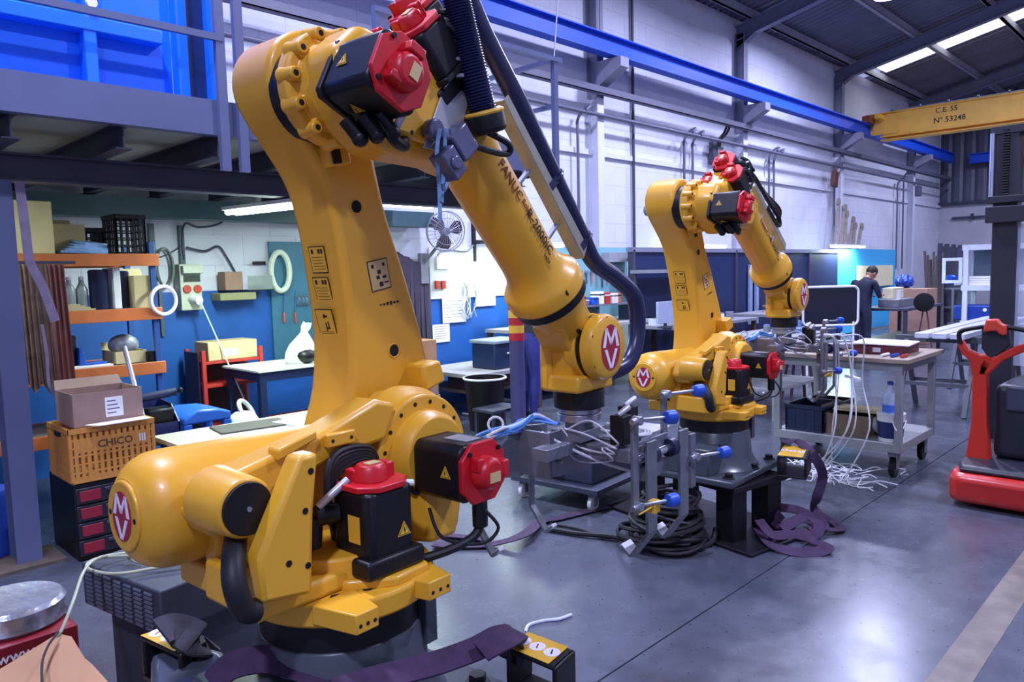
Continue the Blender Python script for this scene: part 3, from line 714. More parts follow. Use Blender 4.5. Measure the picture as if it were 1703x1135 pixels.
    pol = [(.02, -.30), (.10, -.32), (.26, -.18), (.36, -.10), (.36, .06), (.18, .06), (.05, -.1)]
    m = M(); m.prism([F(a, b, -.075) for a, b in pol], NY*.035); ew = P('elbow_cover', m, YEL, bevel=.012)
    holes(ew, [F(a, b, -.11) for a, b in ((.08, -.29), (.17, -.24), (.25, -.16), (.31, -.10), (.33, .03))], NY, .006)
    # J3 motor
    c3 = A(1.055, -.055, -.045)
    mo3, Q, ax3 = motor(c3, NY, (U*.8+Vv*.6), .082, .19, 'elbow', capL=.04)
    triangle(c3+NY*.07+(-Vv*.8+U*.6)*.0835, (-Vv*.8+U*.6), NY, .020, mo3)
    triangle(c3+NY*.07-(U*.8+Vv*.6)*.0835, -(U*.8+Vv*.6), NY, .020, mo3)
    m = M(); m.tube([c3+NY*.1-U*.10, c3+NY*.13-U*.15-Vv*.0, c3+NY*.1-U*.17+Vv*.06, c3+NY*.04-U*.15+Vv*.12], .015, 10, 6); m.cyl(c3+NY*.10-U*.07, c3+NY*.11-U*.135, .026, 12); P('power_plug', m, BLK, mo3, 0)
    for dx_, dy_, rr_ in ((.03, -.06, .02), (.06, -.03, .018), (.09, -.05, .016), (.12, -.02, .014)):
        m = M(); m.cyl(c3+NY*dx_-U*.085+Vv*dy_, c3+NY*(dx_+.02)-U*.135+Vv*(dy_+.02), rr_, 12); m.sph(c3+NY*(dx_+.02)-U*.137+Vv*(dy_+.02), rr_*1.15, 10); P('signal_plug', m, BLK, mo3, 0)
    m = M(); m.cyl(c3+NY*.13-U*.13+Vv*.01, c3+NY*.19-U*.07+Vv*.02, .010, 10); P('signal_plug', m, ALU, mo3, 0)
    # J4, J5 and J6 motors at the rear of the forearm
    for k, (hh, aa) in enumerate(((-.035, .075), (.0, -.075), (.10, -.0))):
        motor(F(.16-.02*k, hh, aa), -fd, up, .066, .15, 'wrist', capL=.035)
    m = M(); m.box(F(.17, .03, 0), (.05, .24, .24), Matrix((fd, Yh, up)).transposed()); P('motor_plate', m, BLK, bevel=.01)
    for k in range(12):
        rk = random.Random(k+7); j = lambda s_: (rk.random()-.5)*s_
        m = M(); m.tube([F(.02+j(.06), .02+.012*k, -.09+j(.03)), F(.04+j(.06), .03+.012*k+j(.05), -.125+j(.02)), F(.09+j(.06), .02+.010*k+j(.06), -.135+j(.03)), F(.14+j(.05), .01+.012*k+j(.05), -.12), F(.19, .0+.01*k, -.10+j(.03))], .0065+.003*(k % 2), 7, 5); P('loom_cable', m, RUB, t, 0)
    for k in range(5):
        m = M(); m.cyl(F(.0+.035*k, .10-.028*k, -.135), F(.014+.035*k, .12-.028*k, -.142), .006, 8); P('cable_tag', m, ALU, t, 0)
    # forearm tube
    m = M(); m.lathe(F(.33, 0), fd, [(0, .118), (.06, .108), (.10, .104), (.50, .099), (.545, .103), (.575, .116), (.600, .136), (.615, .147), (.66, .147), (.668, .14)], 48); fa = P('forearm', m, YEL, bevel=0, ang=40)
    m = M(); m.lathe(F(.997, 0), fd, [(0, .139), (.035, .139), (.04, .12)], 48); P('wrist_ring', m, BLK, bevel=.003)
    holes(fa, [F(.955, -.045, -.138)], NY, .012, 'oil_plug', BLK)
    for s_ in (.62, .86):
        m = M(); m.box(F(s_, .107, -.0), (.05, .04, .03), Matrix((fd, Yh, up)).transposed()); P('rail_boss', m, YEL, fa, .006)
        m = M(); m.bar(F(s_, .115, 0), F(s_+.0, .215, 0), .02, .012, fd); P('rail_stay', m, ZINC, t, .002)
    # lettering on the forearm
    n_ = (NY*.99+up*.10).normalized()
    def ftext(body, s0, size, mt, off=0., nm='lettering'):
        for_n = n_
        q = F(s0, 0)+n_*.1035
        x_ = fd; y_ = n_.cross(x_)
        text(body, size, frame_mtx(q+y_*off+n_*(.002), x_, y_), mt, t, nm, align='CENTER')
    ftext('FANUC', .52, .045, INKR); ftext('Robot', .635, .026, INKR, .004); ftext('R-2000iC', .735, .048, INK); ftext('165F', .82, .022, INK, -.036)
    # ---- wrist
    m = M(); m.lathe(F(1.03, 0), fd, [(0, .128), (.03, .12), (.08, .095), (.22, .085)], 40); m.prism([F(1.10, -.09, .08), F(1.10, .09, .08), F(1.28, .085, .08), F(1.33, -.04, .08), F(1.22, -.10, .08)], NY*.14); P('wrist_neck', m, YEL, bevel=.012)
    m = M(); m.box(F(1.17, -.03, -.083), (.05, .006, .035), Matrix((fd, Yh, up)).transposed()); P('neck_window', m, BLK, bevel=.004)
    dn = Vector((0, 0, -1)); xf = Vector((1, 0, 0))
    m = M(); m.prism([J5+xf*a+Vector((0, .09, b)) for a, b in ((-.13, .03), (-.11, .075), (-.07, .095), (.06, .10), (.10, .06), (.105, -.165), (-.13, -.165))], NY*.05); wr = P('wrist_housing', m, YEL, bevel=.014)
    m = M(); m.prism([J5+xf*a+Vector((0, .085, b)) for a, b in ((-.125, -.10), (.10, -.10), (.108, -.165), (-.13, -.165))], NY*.175); P('wrist_floor', m, YEL, wr, .012)
    m = M(); m.prism([J5+xf*a+Vector((0, .06, b)) for a, b in ((-.12, .0), (-.10, -.12), (.1, -.12), (.1, .05), (-.05, .06))], NY*.10); P('wrist_core', m, YEL, wr, .012)
    m = M(); m.lathe(J5+Yh*-.02, NY, [(0, .125), (.05, .125)], 48); P('wrist_hub', m, YEL, wr, .004)
    m = M(); m.lathe(J5+Yh*-.07, NY, [(0, .116), (.022, .116)], 48); hb = P('hub_seal', m, BLK, wr, 0)
    m = M(); m.lathe(J5+Yh*-.092, NY, [(0, .124), (.03, .124), (.045, .116), (.055, .095)], 48); hc = P('hub_cover', m, YEL, wr, .003)
    logo(J5+Yh*-.148, NY, (1, 0, 0), (0, 0, 1), .062, .085, hc)
    holes(hc, [J5+Vector((math.cos(a)*.108, -.138, math.sin(a)*.108)) for a in (.6, 1.65, 2.7, 3.75, 4.8, 5.85)], NY, .007, 'cap_screw')
    m = M(); m.cyl(J5+dn*.165, J5+dn*.235, .098, 40); P('flange_seal', m, BLK, bevel=.004)
    m = M(); m.cyl(J5+dn*.235, J5+dn*.255, .085, 40); P('tool_flange', m, STEEL, bevel=.003)
    # ---- dress pack rail
    if dress:
        m = M()
        m.prism([F(.36, .235, -.028), F(1.04, .225, -.028), F(1.04, .225, .028), F(.36, .235, .028)], up*.008)
        m.prism([F(.36, .235, -.028), F(1.04, .225, -.028), F(1.02, .275, -.028), F(.36, .27, -.028)], Yh*.004)
        P('dress_rail', m, mat('rail_galvanised', 'a5a393', .5, metal=.35, var=.08), bevel=.002)
    return t, A, F, J5, P, (U, Vv, fd, up)
R1, A1, F1, J51, P1, ax1 = robot('yellow six-axis industrial robot arm in the foreground with dark blue hose', (1.084, 1.741, .448), .069, -.178, .845)
HOSE = mat('dress_hose', '1d2145', .32, var=.1)
# corrugated conduit and the long hose of the near robot
m = M()
pts = [F1(-.24, .06, -.02), F1(-.27, .17, -.09), F1(-.2, .205, -.15), F1(-.02, .125, -.15), F1(.13, .06, -.15), F1(.29, -.005, -.15)]
sp = smooth_path(pts, 22)
for i in range(len(sp)-1):
    a, b = sp[i], sp[i+1]; m.lathe(a, b-a, [(0, .036), ((b-a).length*.5, .041), ((b-a).length, .036)], 18, cap0=(i == 0), cap1=(i == len(sp)-2))
P1('corrugated_conduit', m, HOSE, R1, 0)
m = M(); m.lathe(F1(.265, .005, -.15), (F1(.36, -.035, -.15)-F1(.29, -.005, -.15)), [(0, .052), (.018, .058), (.06, .058), (.07, .05)], 24); P1('conduit_collar', m, BLK, R1, .004)
m = M(); m.torus(F1(.275, .002, -.15), (F1(.36, -.035, -.15)-F1(.29, -.005, -.15)), .052, .008, 28, 8); P1('collar_band', m, STKY, R1, 0)
m = M(); m.tube([F1(.02, .16, .06), F1(-.07, .30, .06), F1(.0, .39, .05), F1(.2, .36, .03), F1(.45, .325, .0), F1(.7, .315, .0), F1(1.0, .30, .0), F1(1.12, .30, -.0), F1(1.26, .36, -.01), F1(1.40, .385, -.03), F1(1.52, .30, -.03), F1(1.56, .17, -.03), F1(1.50, .05, 0)], .034, 16, 8); P1('hose', m, HOSE, R1, 0)
for s_ in (.72, 1.0):
    m = M(); m.torus(F1(s_, .313 if s_ < .9 else .30, 0), ax1[2], .036, .008, 20, 6); m.box(F1(s_, .27, 0), (.03, .06, .05), Matrix((ax1[2], Vector((0, 1, 0)), ax1[3])).transposed()); P1('hose_clamp', m, HOSE, R1, 0)
m = M(); m.tube([F1(.33, -.02, -.15), F1(.40, .02, -.16), F1(.42, .0, -.15), F1(.33, -.09, -.15), F1(.26, -.14, -.15)], .010, 8, 6); P1('side_hose', m, RUB, R1, 0)
# camera-like sensor and clear film on the elbow of the near robot
m = M(); m.prism([F1(.14, -.04, -.112), F1(.22, .02, -.112), F1(.31, -.15, -.112), F1(.22, -.24, -.112)], Vector((0, -.006, 0))); sb = P1('sensor_bracket', m, ALU, R1, .002)
m = M(); m.cyl(F1(.20, -.19, -.118), F1(.20, -.19, -.15), .03, 20); m.box(F1(.27, -.16, -.165), (.085, .055, .075), Matrix((ax1[2], Vector((0, 1, 0)), ax1[3])).transposed()); P1('sensor', m, mat('dark_lens_violet', '62627c', .25, metal=.3), R1, .006)
m = M(); m.box(F1(.285, -.235, -.165), (.085, .06, .055), Matrix((ax1[2], Vector((0, 1, 0)), ax1[3])).transposed()); m.cyl(F1(.285, -.235, -.195), F1(.285, -.235, -.204), .02, 16); P1('sensor', m, mat('dark_lens_violet', '62627c', .25), R1, .005)
m = M()
q = F1(.20, -.19, -.16)
for k in range(3):
    m.ribbon([q+Vector((.0+.01*k, -.01*k, 0)), q+Vector((-.015+.03*k, 0, -.07)), q+Vector((.012*k, .01, -.16)), q+Vector((-.01+.008*k, .0, -.25+.05*k))], .011, .002, 5, (.6-.3*k, .75, .0))
P1('loose_film_strip', m, mat('blue_film', '8fb4dc', .12, metal=.7, var=.5, scale=30), R1, 0)
R2o, A2, F2, J52, P2, ax2 = robot('yellow six-axis industrial robot arm standing farther back, right of centre', (4.30, 2.41, .36), .04, -.33, .66)
m = M(); m.cyl(A2(1.07, 0, .395), A2(1.07, 0, .47), .05, 20, r1=.035); P2('elbow_end_cap', m, mat('cap_grey', '7d7f92', .5), R2o, .004)
for k in range(3):
    m = M(); o_ = .025*k; m.tube([F2(.1, .20+o_, -.03+o_), F2(.3, .28+o_, -.03+o_), F2(.55, .30+o_, -.03+o_*.5), F2(.78, .33+o_, -.03), F2(.84, .30, -.03+o_), F2(.78, .27, -.03+o_), F2(.6, .26, -.03)], .014, 10, 6); P2('looped_cable', m, RUB, R2o, 0)
# ================================================================== STANDS, GRIPPERS, STRAPS AROUND THE ROBOTS
def stand(lbl, c, z, yaw, hx=.34, hy=.58, px=None):
    t = thing('robot_stand', lbl, 'stand', (c[0], c[1], 0), yaw)
    m = M(); m.bx(-hx, hx, -hy, hy+(px or 0), 0, .02); m.build('floor_plate', BLK, t, bevel=.003)
    for sx, sy in ((-1, -1), (1, -1), (-1, 1), (1, 1)):
        x, y = sx*(hx-.14), sy*(hy-.25)
        m = M(); m.bx(x-.065, x+.065, y-.065, y+.065, .02, z-.04); m.build('leg', BLK, t, bevel=.006)
    m = M(); m.bx(-hx+.05, hx-.05, -hy+.16, hy-.16, z-.04, z-.002); m.build('top_plate', BLK, t, bevel=.004)
    return t
stand('black steel stand under the far robot with a floor plate', (4.30, 2.46), .36, -.18, px=.05, hx=.31)
stand('black steel stand under the foreground robot', (1.084, 1.741), .448, -.18)
# fork brackets fixed to the base of the robots
def bracket(root, pts, z, drop, leg):
    a, b, c_, d_ = [Vector((p.x, p.y, z)) for p in pts]
    m = M(); m.prism([a, b, c_, d_], (0, 0, -.014)); m.build('lifting_bracket', BLK, root, world=True, bevel=.006)
    ins = lambda p: p.lerp((a+b+c_+d_)/4, .03)+Vector((0, 0, .0012))
    m = M(); m.prism([ins(q) for q in (a, b, b.lerp(c_, .86), a.lerp(d_, .86))], (0, 0, .001)); st = m.build('lifting_sticker', STKY, root, world=True)
    for k in range(3):
        q = a.lerp(d_, .14+.29*k).lerp(b.lerp(c_, .14+.29*k), .5)
        m = M(); m.cyl((q.x, q.y, z+.0015), (q.x, q.y, z+.0035), min((a-b).length, (a-d_).length*.36)*.36, 20); pg = m.build('pictogram', LOGOW, st, world=True)
        m = M(); m.bar((q.x-.010, q.y-.006, z+.0038), (q.x+.010, q.y+.006, z+.0038), .004, .001); m.build('pictogram_mark', LOGOR if k < 2 else INK, st, world=True)
    for e0, e1 in ((c_, d_), (a, b)):
        n_ = ((c_+d_)/2-(a+b)/2).normalized()
        if e0 is a: n_ = -n_
        m = M(); m.prism([e0, e1, e1-n_*.016, e0-n_*.016], (0, 0, -drop)); m.build('bracket_leg', BLK, root, world=True, bevel=.006)
    m = M(); m.prism([a-Vector((0, 0, drop)), b-Vector((0, 0, drop)), c_-Vector((0, 0, drop)), d_-Vector((0, 0, drop))], (0, 0, -.014)); m.build('bracket_floor', BLK, root, world=True, bevel=.004)
bracket(R1, [PZ(840, 1076, .655), PZ(878, 1052, .655), PZ(958, 1082, .655), PZ(925, 1112, .655)], .655, .115, 0)
bracket(R1, [PZ(232, 1058, .655), PZ(275, 1044, .655), PZ(345, 1066, .655), PZ(300, 1090, .655)], .655, .115, 0)
bracket(R2o, [PZ(1292, 758, .50), PZ(1305, 740, .50), PZ(1350, 746, .50), PZ(1342, 763, .50)], .50, .12, 0)
# dark cloth folded over the left bracket
m = M(); m.ribbon([PZ(268, 1052, .70), PZ(285, 1046, .70), PZ(305, 1052, .685), PZ(325, 1064, .67), PZ(335, 1085, .62), PZ(330, 1110, .58)], .10, .012, 6, (-.2, -.4, 1)); solo(m, 'folded_strap', mat('strap_charcoal', '33313a', .85, var=.25, bump=.4, bscale=200), 'charcoal webbing strap folded over the yellow labelled bracket at bottom left', 'strap', bevel=.002)
# shrink film and bolts on the foreground base
m = M(); m.prism([PZ(250, 1085, .63), PZ(330, 1068, .63), PZ(372, 1080, .63), PZ(400, 1135, .60), PZ(250, 1150, .60)], (0, 0, -.10)); m.build('base_flank', CAST, R1, world=True, bevel=.02)
# louvred box beside the robot base
lb = thing('louvred_box', 'dark grey louvred electrical box on a pedestal left of the foreground robot base', 'box', (1.12, 2.9, 0), 0)
LV = mat('louvre_grey', '3d414c', .5, var=.1)
zt = .56
ca, cb, cc = PZ(135, 935, zt), PZ(265, 985, zt), PZ(402, 925, zt)
ca.z = cb.z = cc.z = zt
ex = (ca-cb); ex.z = 0; Lx = ex.length; ex.normalize(); ey = Vector((-ex.y, ex.x, 0)); ey = -ey if ey.x < 0 else ey
m = M(); m.prism([cb, cb+ex*Lx, cb+ex*Lx+ey*.55, cb+ey*.55], (0, 0, -.17)); m.build('housing', LV, lb, world=True, bevel=.008)
m = M(); m.prism([cb+ex*.12, cb+ex*(Lx-.12), cb+ex*(Lx-.12)+ey*.45, cb+ex*.12+ey*.45], (0, 0, -.002))
m = M(); q0 = cb+ex*.08+ey*.06; m.prism([q0, q0+ex*(Lx-.16), q0+ex*(Lx-.16)+ey*.4, q0+ey*.4], (0, 0, -.4)); m2 = M()
for po in (q0, ):
    base = [Vector((p.x, p.y, zt-.17)) for p in (q0, q0+ex*(Lx-.16), q0+ex*(Lx-.16)+ey*.4, q0+ey*.4)]
    m2.prism(base, (0, 0, -(zt-.17)))
m2.build('pedestal', LV, lb, world=True, bevel=.006)
m = M(); m.prism([cb+ey*.2+Vector((0, 0, .0)), cb+ex*Lx+ey*.2, cb+ex*Lx+ey*.205, cb+ey*.205], (0, 0, .002)); m.build('lid_joint', DRK, lb, world=True)
m = M()
for i in range(7):
    for j in range(9):
        q = cb+ex*(.045+i*(Lx-.06)/7)+Vector((0, 0, -.018-.0165*j)); m.prism([q-ey*.002, q+ex*.05-ey*.002, q+ex*.05-ey*.006+Vector((0, 0, -.006)), q-ey*.006+Vector((0, 0, -.006))], Vector((0, 0, -.004)))
m.build('louvre', mat('louvre_edge', '575c68', .4), lb, world=True, kind='stuff')
# pale cable looping over the louvred box
m = M(); m.tube([PZ(330, 930, .58), PZ(250, 938, .58), PZ(215, 930, .58), PZ(215, 925, .60), PZ(160, 930, .58), PZ(145, 945, .57), PZ(190, 955, .58), PZ(260, 945, .58), PZ(340, 930, .585)], .006, 8, 6)
solo(m, 'cable', mat('cable_cream', 'a3a68c', .5), 'pale loop of cable lying on the louvred box under the yellow cylinder', 'cable')
m = M(); m.tube([PZ(212, 920, .585), PZ(165, 928, .60), PZ(140, 950, .62), PZ(122, 1000, .60), PZ(102, 1050, .55), PZ(90, 1062, .53)], .0055, 8, 6)
solo(m, 'cable', mat('cable_cream', 'a3a68c', .5), 'pale cable arching from the louvred box down into the open cardboard box', 'cable')
# ---- gripper
def gripper(lbl, c, yaw=0.069):
    t = thing('gripper_tool', lbl, 'gripper', c, yaw)
    P = lambda nm, m, mt=STEEL, par=None, bevel=.002: m.build(nm, mt, par or t, bevel=bevel)
    GP = mat('gripper_plate', '83858f', .38, metal=.55, var=.1, scale=30)
    m = M(); m.cyl((0, 0, -.002), (0, 0, -.03), .085, 36); P('mount_flange', m, STEEL)
    m = M(); m.cyl((0, 0, -.03), (0, 0, -.09), .055, 24); m.bx(-.09, .09, -.07, .07, -.10, -.06); P('mount_block', m, GP)
    m = M(); m.bx(-.25, .30, -.035, .035, -.145, -.10); P('main_beam', m, GP)
    m = M(); m.bx(-.05, .05, -.25, .26, -.16, -.11); P('cross_beam', m, GP)
    # folded side plate towards the left hooks
    m = M(); m.prism([(-.32, .17, -.22), (-.31, .17, -.13), (-.16, .17, -.05), (.02, .17, -.07), (.02, .17, -.22), (-.16, .17, -.25)], (0, .012, 0)); sp_ = P('side_plate', m, GP)
    m = M(); m.prism([(-.16, .02, -.06), (.0, .02, -.06), (.09, .02, -.14), (.09, .02, -.25), (-.16, .02, -.23)], (0, .012, 0)); P('side_plate', m, GP)
    m = M(); m.bx(-.165, -.152, .02, .18, -.235, -.06); P('web_plate', m, GP)
    for z in (-.12, -.175):
        m = M(); m.cyl((-.12, .02, z), (-.12, -.005, z), .007, 8); P('bolt', m, STEEL)
    m = M(); m.bx(-.38, -.10, .21, .25, -.25, -.242); m.bx(-.38, -.10, .25, .256, -.25, -.20); pf = P('perforated_angle', m, GP)
    m = M()
    for k in range(10):
        for j in range(2): m.cyl((-.37+.027*k, .249, -.212-.02*j), (-.37+.027*k, .2488, -.212-.02*j), .004, 8)
    # hooks
    HK = mat('hook_steel', '7d7f86', .42, metal=.5, var=.12, scale=20)
    def hook(x, y, z0, z1, sy, w_=.068):
        zf = z1
        m = M()
        path = [(y, z0), (y, zf+.10), (y+sy*.075, zf), (y+sy*.115, zf+.035)]
        # flat bar: wide face along x, thin in y
        th = .012
        for i in range(3):
            (ya, za), (yb, zb) = path[i], path[i+1]
            m.bar((x, ya, za), (x, yb, zb), w_ if True else th, th, (1, 0, 0)) if False else m.bar((x, ya, za), (x, yb, zb), th, w_, (1, 0, 0))
        h_ = P('hook', m, HK, None, .002)
        m = M(); m.bar((x, y+sy*.100, zf+.022), (x, y+sy*.117, zf+.037), .014, w_*.98, (1, 0, 0)); P('hook_tip', m, WHT, h_)
        return h_
    hook(.05, -.285, -.09, -.535, 1); hook(.30, -.285, -.09, -.535, 1)
    hook(.05, .285, -.12, -.535, -1, .03); hook(-.28, .285, -.12, -.535, -1, .03)
    # chrome shaft carrying the front hooks
    m = M(); m.cyl((-.02, -.255, -.155), (.38, -.255, -.155), .017, 18); P('shaft', m, mat('chrome', 'd5d7de', .15, metal=.95, var=.02))
    for x in (.10, .25):
        m = M(); m.cyl((x-.02, -.255, -.155), (x+.02, -.255, -.155), .036, 22); P('bearing', m, mat('bearing_violet', '2c2c48', .35, metal=.4))
    m = M(); m.prism([(.03, -.24, -.20), (.03, -.24, -.10), (.26, -.24, -.10), (.26, -.24, -.14), (.18, -.24, -.20)], (0, .012, 0)); P('bearing_plate', m, GP)
    m = M(); m.bx(.06, .24, -.25, -.22, -.25, -.19); P('link_bar', m, GP)
    m = M(); m.bx(.03, .36, -.20, -.02, -.105, -.095); P('deck_plate', m, ALU)
    # upright flat bars with rods and blue cups
    def upright(x, y, z0, z1, cups):
        m = M(); m.bx(x-.02, x+.02, y-.006, y+.006, z0, z1); u_ = P('upright', m, HK)
        for (z, L) in cups:
            m = M(); m.cyl((x-.05, y-.02, z), (x+.0, y-.02, z), .012, 10); m.cyl((x, y-.02, z), (x+L, y-.02-.05, z), .007, 10); m.cyl((x-.012, y-.035, z), (x-.004, y+.0, z), .016, 10); P('suction_rod', m, STEEL, u_)
            m = M(); m.lathe((x+L, y-.07, z), Vector((1, -.35, -.06)), [(0, .012), (.005, .022), (.03, .026), (.045, .026), (.042, .022), (.02, .019)], 20, cap1=True); P('suction_cup', m, BLUEP, u_)
    upright(-.09, -.30, -.33, .02, [(.015, .09), (-.29, .10)])
    upright(.30, -.20, -.16, .045, [(.045, .12)])
    upright(.375, -.285, -.34, -.12, [(-.21, .10)])
    # pneumatic cylinders, valves, hoses
    for (x, y) in ((-.02, -.20), (.16, -.12)):
        m = M(); m.bx(x-.03, x+.03, y-.03, y+.03, -.10, .01); P('valve_block', m, BLK, None, .005)
        m = M(); m.cyl((x-.02, y, .01), (x+.04, y-.01, .035), .012, 10); P('fitting', m, ALU)
    m = M(); m.cyl((.04, -.10, -.06), (.04, -.16, -.06), .022, 12); P('air_cylinder', m, ZINC)
    for k in range(3):
        m = M(); o_ = .012*k
        m.tube([(.0, -.10, -.06), (.04, -.19-o_, -.075), (.13, -.21-o_, -.085), (.19, -.16-o_, -.085), (.12, -.08, -.07)], .005, 6, 6); P('air_hose', m, WIRE, None, 0)
    for k in range(4):
        m = M(); o_ = .015*k
        m.tube([(-.10, -.02+o_, -.05), (-.13+o_*2, -.14+o_*3, .0-o_*4), (-.09+o_, -.22+o_, -.07-o_*2), (-.05-o_*2, -.20, -.10), (-.02, -.12, -.12)], .0035, 6, 6); P('air_hose', m, WIRE, None, 0)
    m = M(); m.tube([(-.16, .06, -.06), (-.10, -.02, -.12), (-.02, -.12, -.18), (.06, -.2, -.22)], .006, 6, 6); P('air_hose', m, WIRE, None, 0)
    BH = mat('blue_air_tube', '5b93dc', .35, var=.2)
    for k in range(9):
        r_ = random.Random(k*3+1); j = lambda s_: (r_.random()-.5)*s_
        m = M(); m.tube([(-.05+j(.03), .08+j(.04), -.05), (-.11+j(.04), .15+j(.05), -.02+j(.03)), (-.18+j(.03), .17+j(.05), -.055+j(.03)), (-.25+j(.03), .2+j(.05), -.06+j(.04)), (-.33+j(.04), .24+j(.04), -.085+j(.03)), (-.36+j(.03), .22+j(.06), -.13)], .006, 6, 5); P('air_tube', m, BH if k % 3 else WIRE, None, 0)
    m = M(); m.torus((-.26, .20, -.03), (-.6, -.7, .25), .028, .005, 20, 6); P('air_tube_loop', m, WIRE, None, 0)
    m = M(); m.cyl((-.115, -.33, -.315), (-.03, -.345, -.30), .004, 6); m.bx(-.04, .0, -.35, -.32, -.33, -.285); P('yellow_tag', m, STKY)
    return t
gripper('grey steel hook gripper with blue suction cups under the wrist of the foreground robot', (2.221, 1.820, 1.113))
g2 = gripper('hook gripper with hanging white hoses under the wrist of the far robot', tuple((MW[R2o.name] @ J52)+Vector((0, 0, -.257))), .1)
gz = MW[g2.name].translation
for k in range(6):
    r_ = random.Random(k+40); j = lambda s_: (r_.random()-.5)*s_
    m = M(); a = Vector((gz.x+.15+j(.2), gz.y-.25+j(.2), gz.z-.05))
    m.tube([a, a+Vector((.12+j(.1), -.1+j(.1), -.02)), a+Vector((.2+j(.1), -.1+j(.1), -.35)), a+Vector((.08+j(.2), -.12+j(.1), -.7)), Vector((5.75+j(.4), 2.3+j(.4), .03))], .0055, 6, 7)
    m.build('hanging_hose', WIRE, g2, world=True)
# tangle of thin white wires on the floor
m = M(); r_ = random.Random(5)
for k in range(40):
    x, y = 5.65+r_.random()*.5, 2.1+r_.random()*.55
    pts = [(x, y, .006)]
    for i in range(4): pts.append((pts[-1][0]+(r_.random()-.5)*.3, pts[-1][1]+(r_.random()-.5)*.3, .006+r_.random()*.05))
    m.tube(pts, .0045, 5, 4)
solo(m, 'wire_tangle', WIRE, 'tangle of thin white wires on the floor beyond the black robot stand', 'wires', kind='stuff')
# ---- purple lifting straps
def strap(name, lbl, runs, w_=.05, group='purple lifting straps'):
    w_ = w_*1.3
    t = thing(name, lbl, 'strap', (runs[0][0][0][0], runs[0][0][0][1], 0), group=group)
    for pts, nr in runs:
        m = M(); m.ribbon(pts, w_, .006, 7, nr); m.build('webbing', PURP, t, world=True)
    return t
Z = lambda px, py, z: tuple(PZ(px, py, z))
strap('lifting_strap', 'purple webbing strap draped over the black bracket in front of the foreground robot',
      [([Z(560, 1150, .72), Z(640, 1125, .70), Z(720, 1105, .68), Z(790, 1080, .69), Z(835, 1058, .70), Z(860, 1062, .675), Z(850, 1100, .60)], (0, -.4, 1)),
       ([Z(800, 1085, .70), Z(840, 1062, .715), Z(858, 1050, .70), Z(852, 1062, .66)], (.3, -.3, 1)),
       ([Z(352, 1140, .66), Z(385, 1108, .70), Z(450, 1097, .70), Z(520, 1118, .68), Z(560, 1150, .64)], (-.4, -.5, .8))], .055)
strap('lifting_strap', 'purple webbing strap lying on the floor between the two robots',
      [([Z(720, 905, .02), Z(760, 908, .015), Z(820, 905, .02), Z(870, 890, .06), Z(900, 868, .02), Z(930, 862, .012), Z(1000, 845, .012), Z(1040, 840, .012)], (0, 0, 1)),
       ([Z(735, 890, .012), Z(790, 895, .012), Z(815, 900, .012)], (.1, 0, 1))], .06)
strap('lifting_strap', 'purple webbing strap hanging from the far robot stand and coiled on the floor',
      [([Z(1305, 738, .52), Z(1325, 733, .53), Z(1350, 755, .48), Z(1368, 790, .30), Z(1358, 830, .14), Z(1355, 850, .03), Z(1385, 868, .02), Z(1398, 880, .02), Z(1370, 880, .03), Z(1345, 868, .03)], [(0, 0, 1), (0, 0, 1), (-.6, -.6, .4), (-.7, -.7, .1), (-.7, -.7, 0), (-.5, -.5, .7), (0, 0, 1), (0, 0, 1), (0, 0, 1), (0, 0, 1)]),
       ([Z(1265, 870, .03), Z(1262, 855, .10), Z(1290, 845, .12), Z(1330, 850, .12), Z(1360, 870, .08), Z(1355, 890, .03), Z(1320, 885, .03), Z(1290, 870, .06), Z(1300, 855, .12)], (-.4, -.4, .8)),
       ([Z(1260, 880, .02), Z(1280, 905, .03), Z(1320, 918, .02), Z(1360, 918, .02), Z(1378, 910, .04), Z(1365, 905, .03), Z(1320, 890, .03), Z(1285, 890, .06), Z(1262, 865, .12)], (-.3, -.5, .8)),
       ([Z(1300, 880, .05), Z(1340, 860, .10), Z(1370, 872, .06), Z(1350, 885, .04)], (-.3, -.4, .8))], .05)
# coiled black cables beneath the far gripper
m = M(); r_ = random.Random(11)
for k in range(34):
    c_ = PZ(1125, 897, .0)+Vector((r_.random()*.1-.15, r_.random()*.1-.05, .05+.0068*k))
    R_ = .15+r_.random()*.09-.0015*k
    m.torus(c_, (r_.random()*.5-.25, r_.random()*.5-.25, 1), R_, .0125, 26, 6)
solo(m, 'cable_coil', RUB, 'heap of coiled black cable on the floor in front of the far robot stand', 'cable', kind='stuff')
m = M(); m.tube([PZ(910, 880, .02), PZ(960, 888, .02), PZ(1020, 893, .03), PZ(1060, 905, .02), PZ(1130, 915, .03), PZ(1180, 905, .03), PZ(1190, 880, .08)], .016, 8, 6)
solo(m, 'power_cable', RUB, 'thick black cable running along the floor to the coil at the far robot stand', 'cable')
m = M(); m.tube([PZ(915, 872, .012), PZ(960, 880, .012), PZ(1010, 895, .012), PZ(1050, 893, .012), PZ(1110, 905, .012)], .009, 8, 6)
solo(m, 'power_cable', RUB, 'thinner black cable on the floor in front of the thick one', 'cable')
m = M(); m.tube([PZ(874, 1052, .006), PZ(880, 1040, .006), PZ(905, 1033, .006), PZ(930, 1030, .008), PZ(950, 1023, .006)], .008, 8, 6)
solo(m, 'cord', mat('pale_cord', 'bfc2d6', .7), 'short pale cord on the floor beyond the black bracket', 'cord')
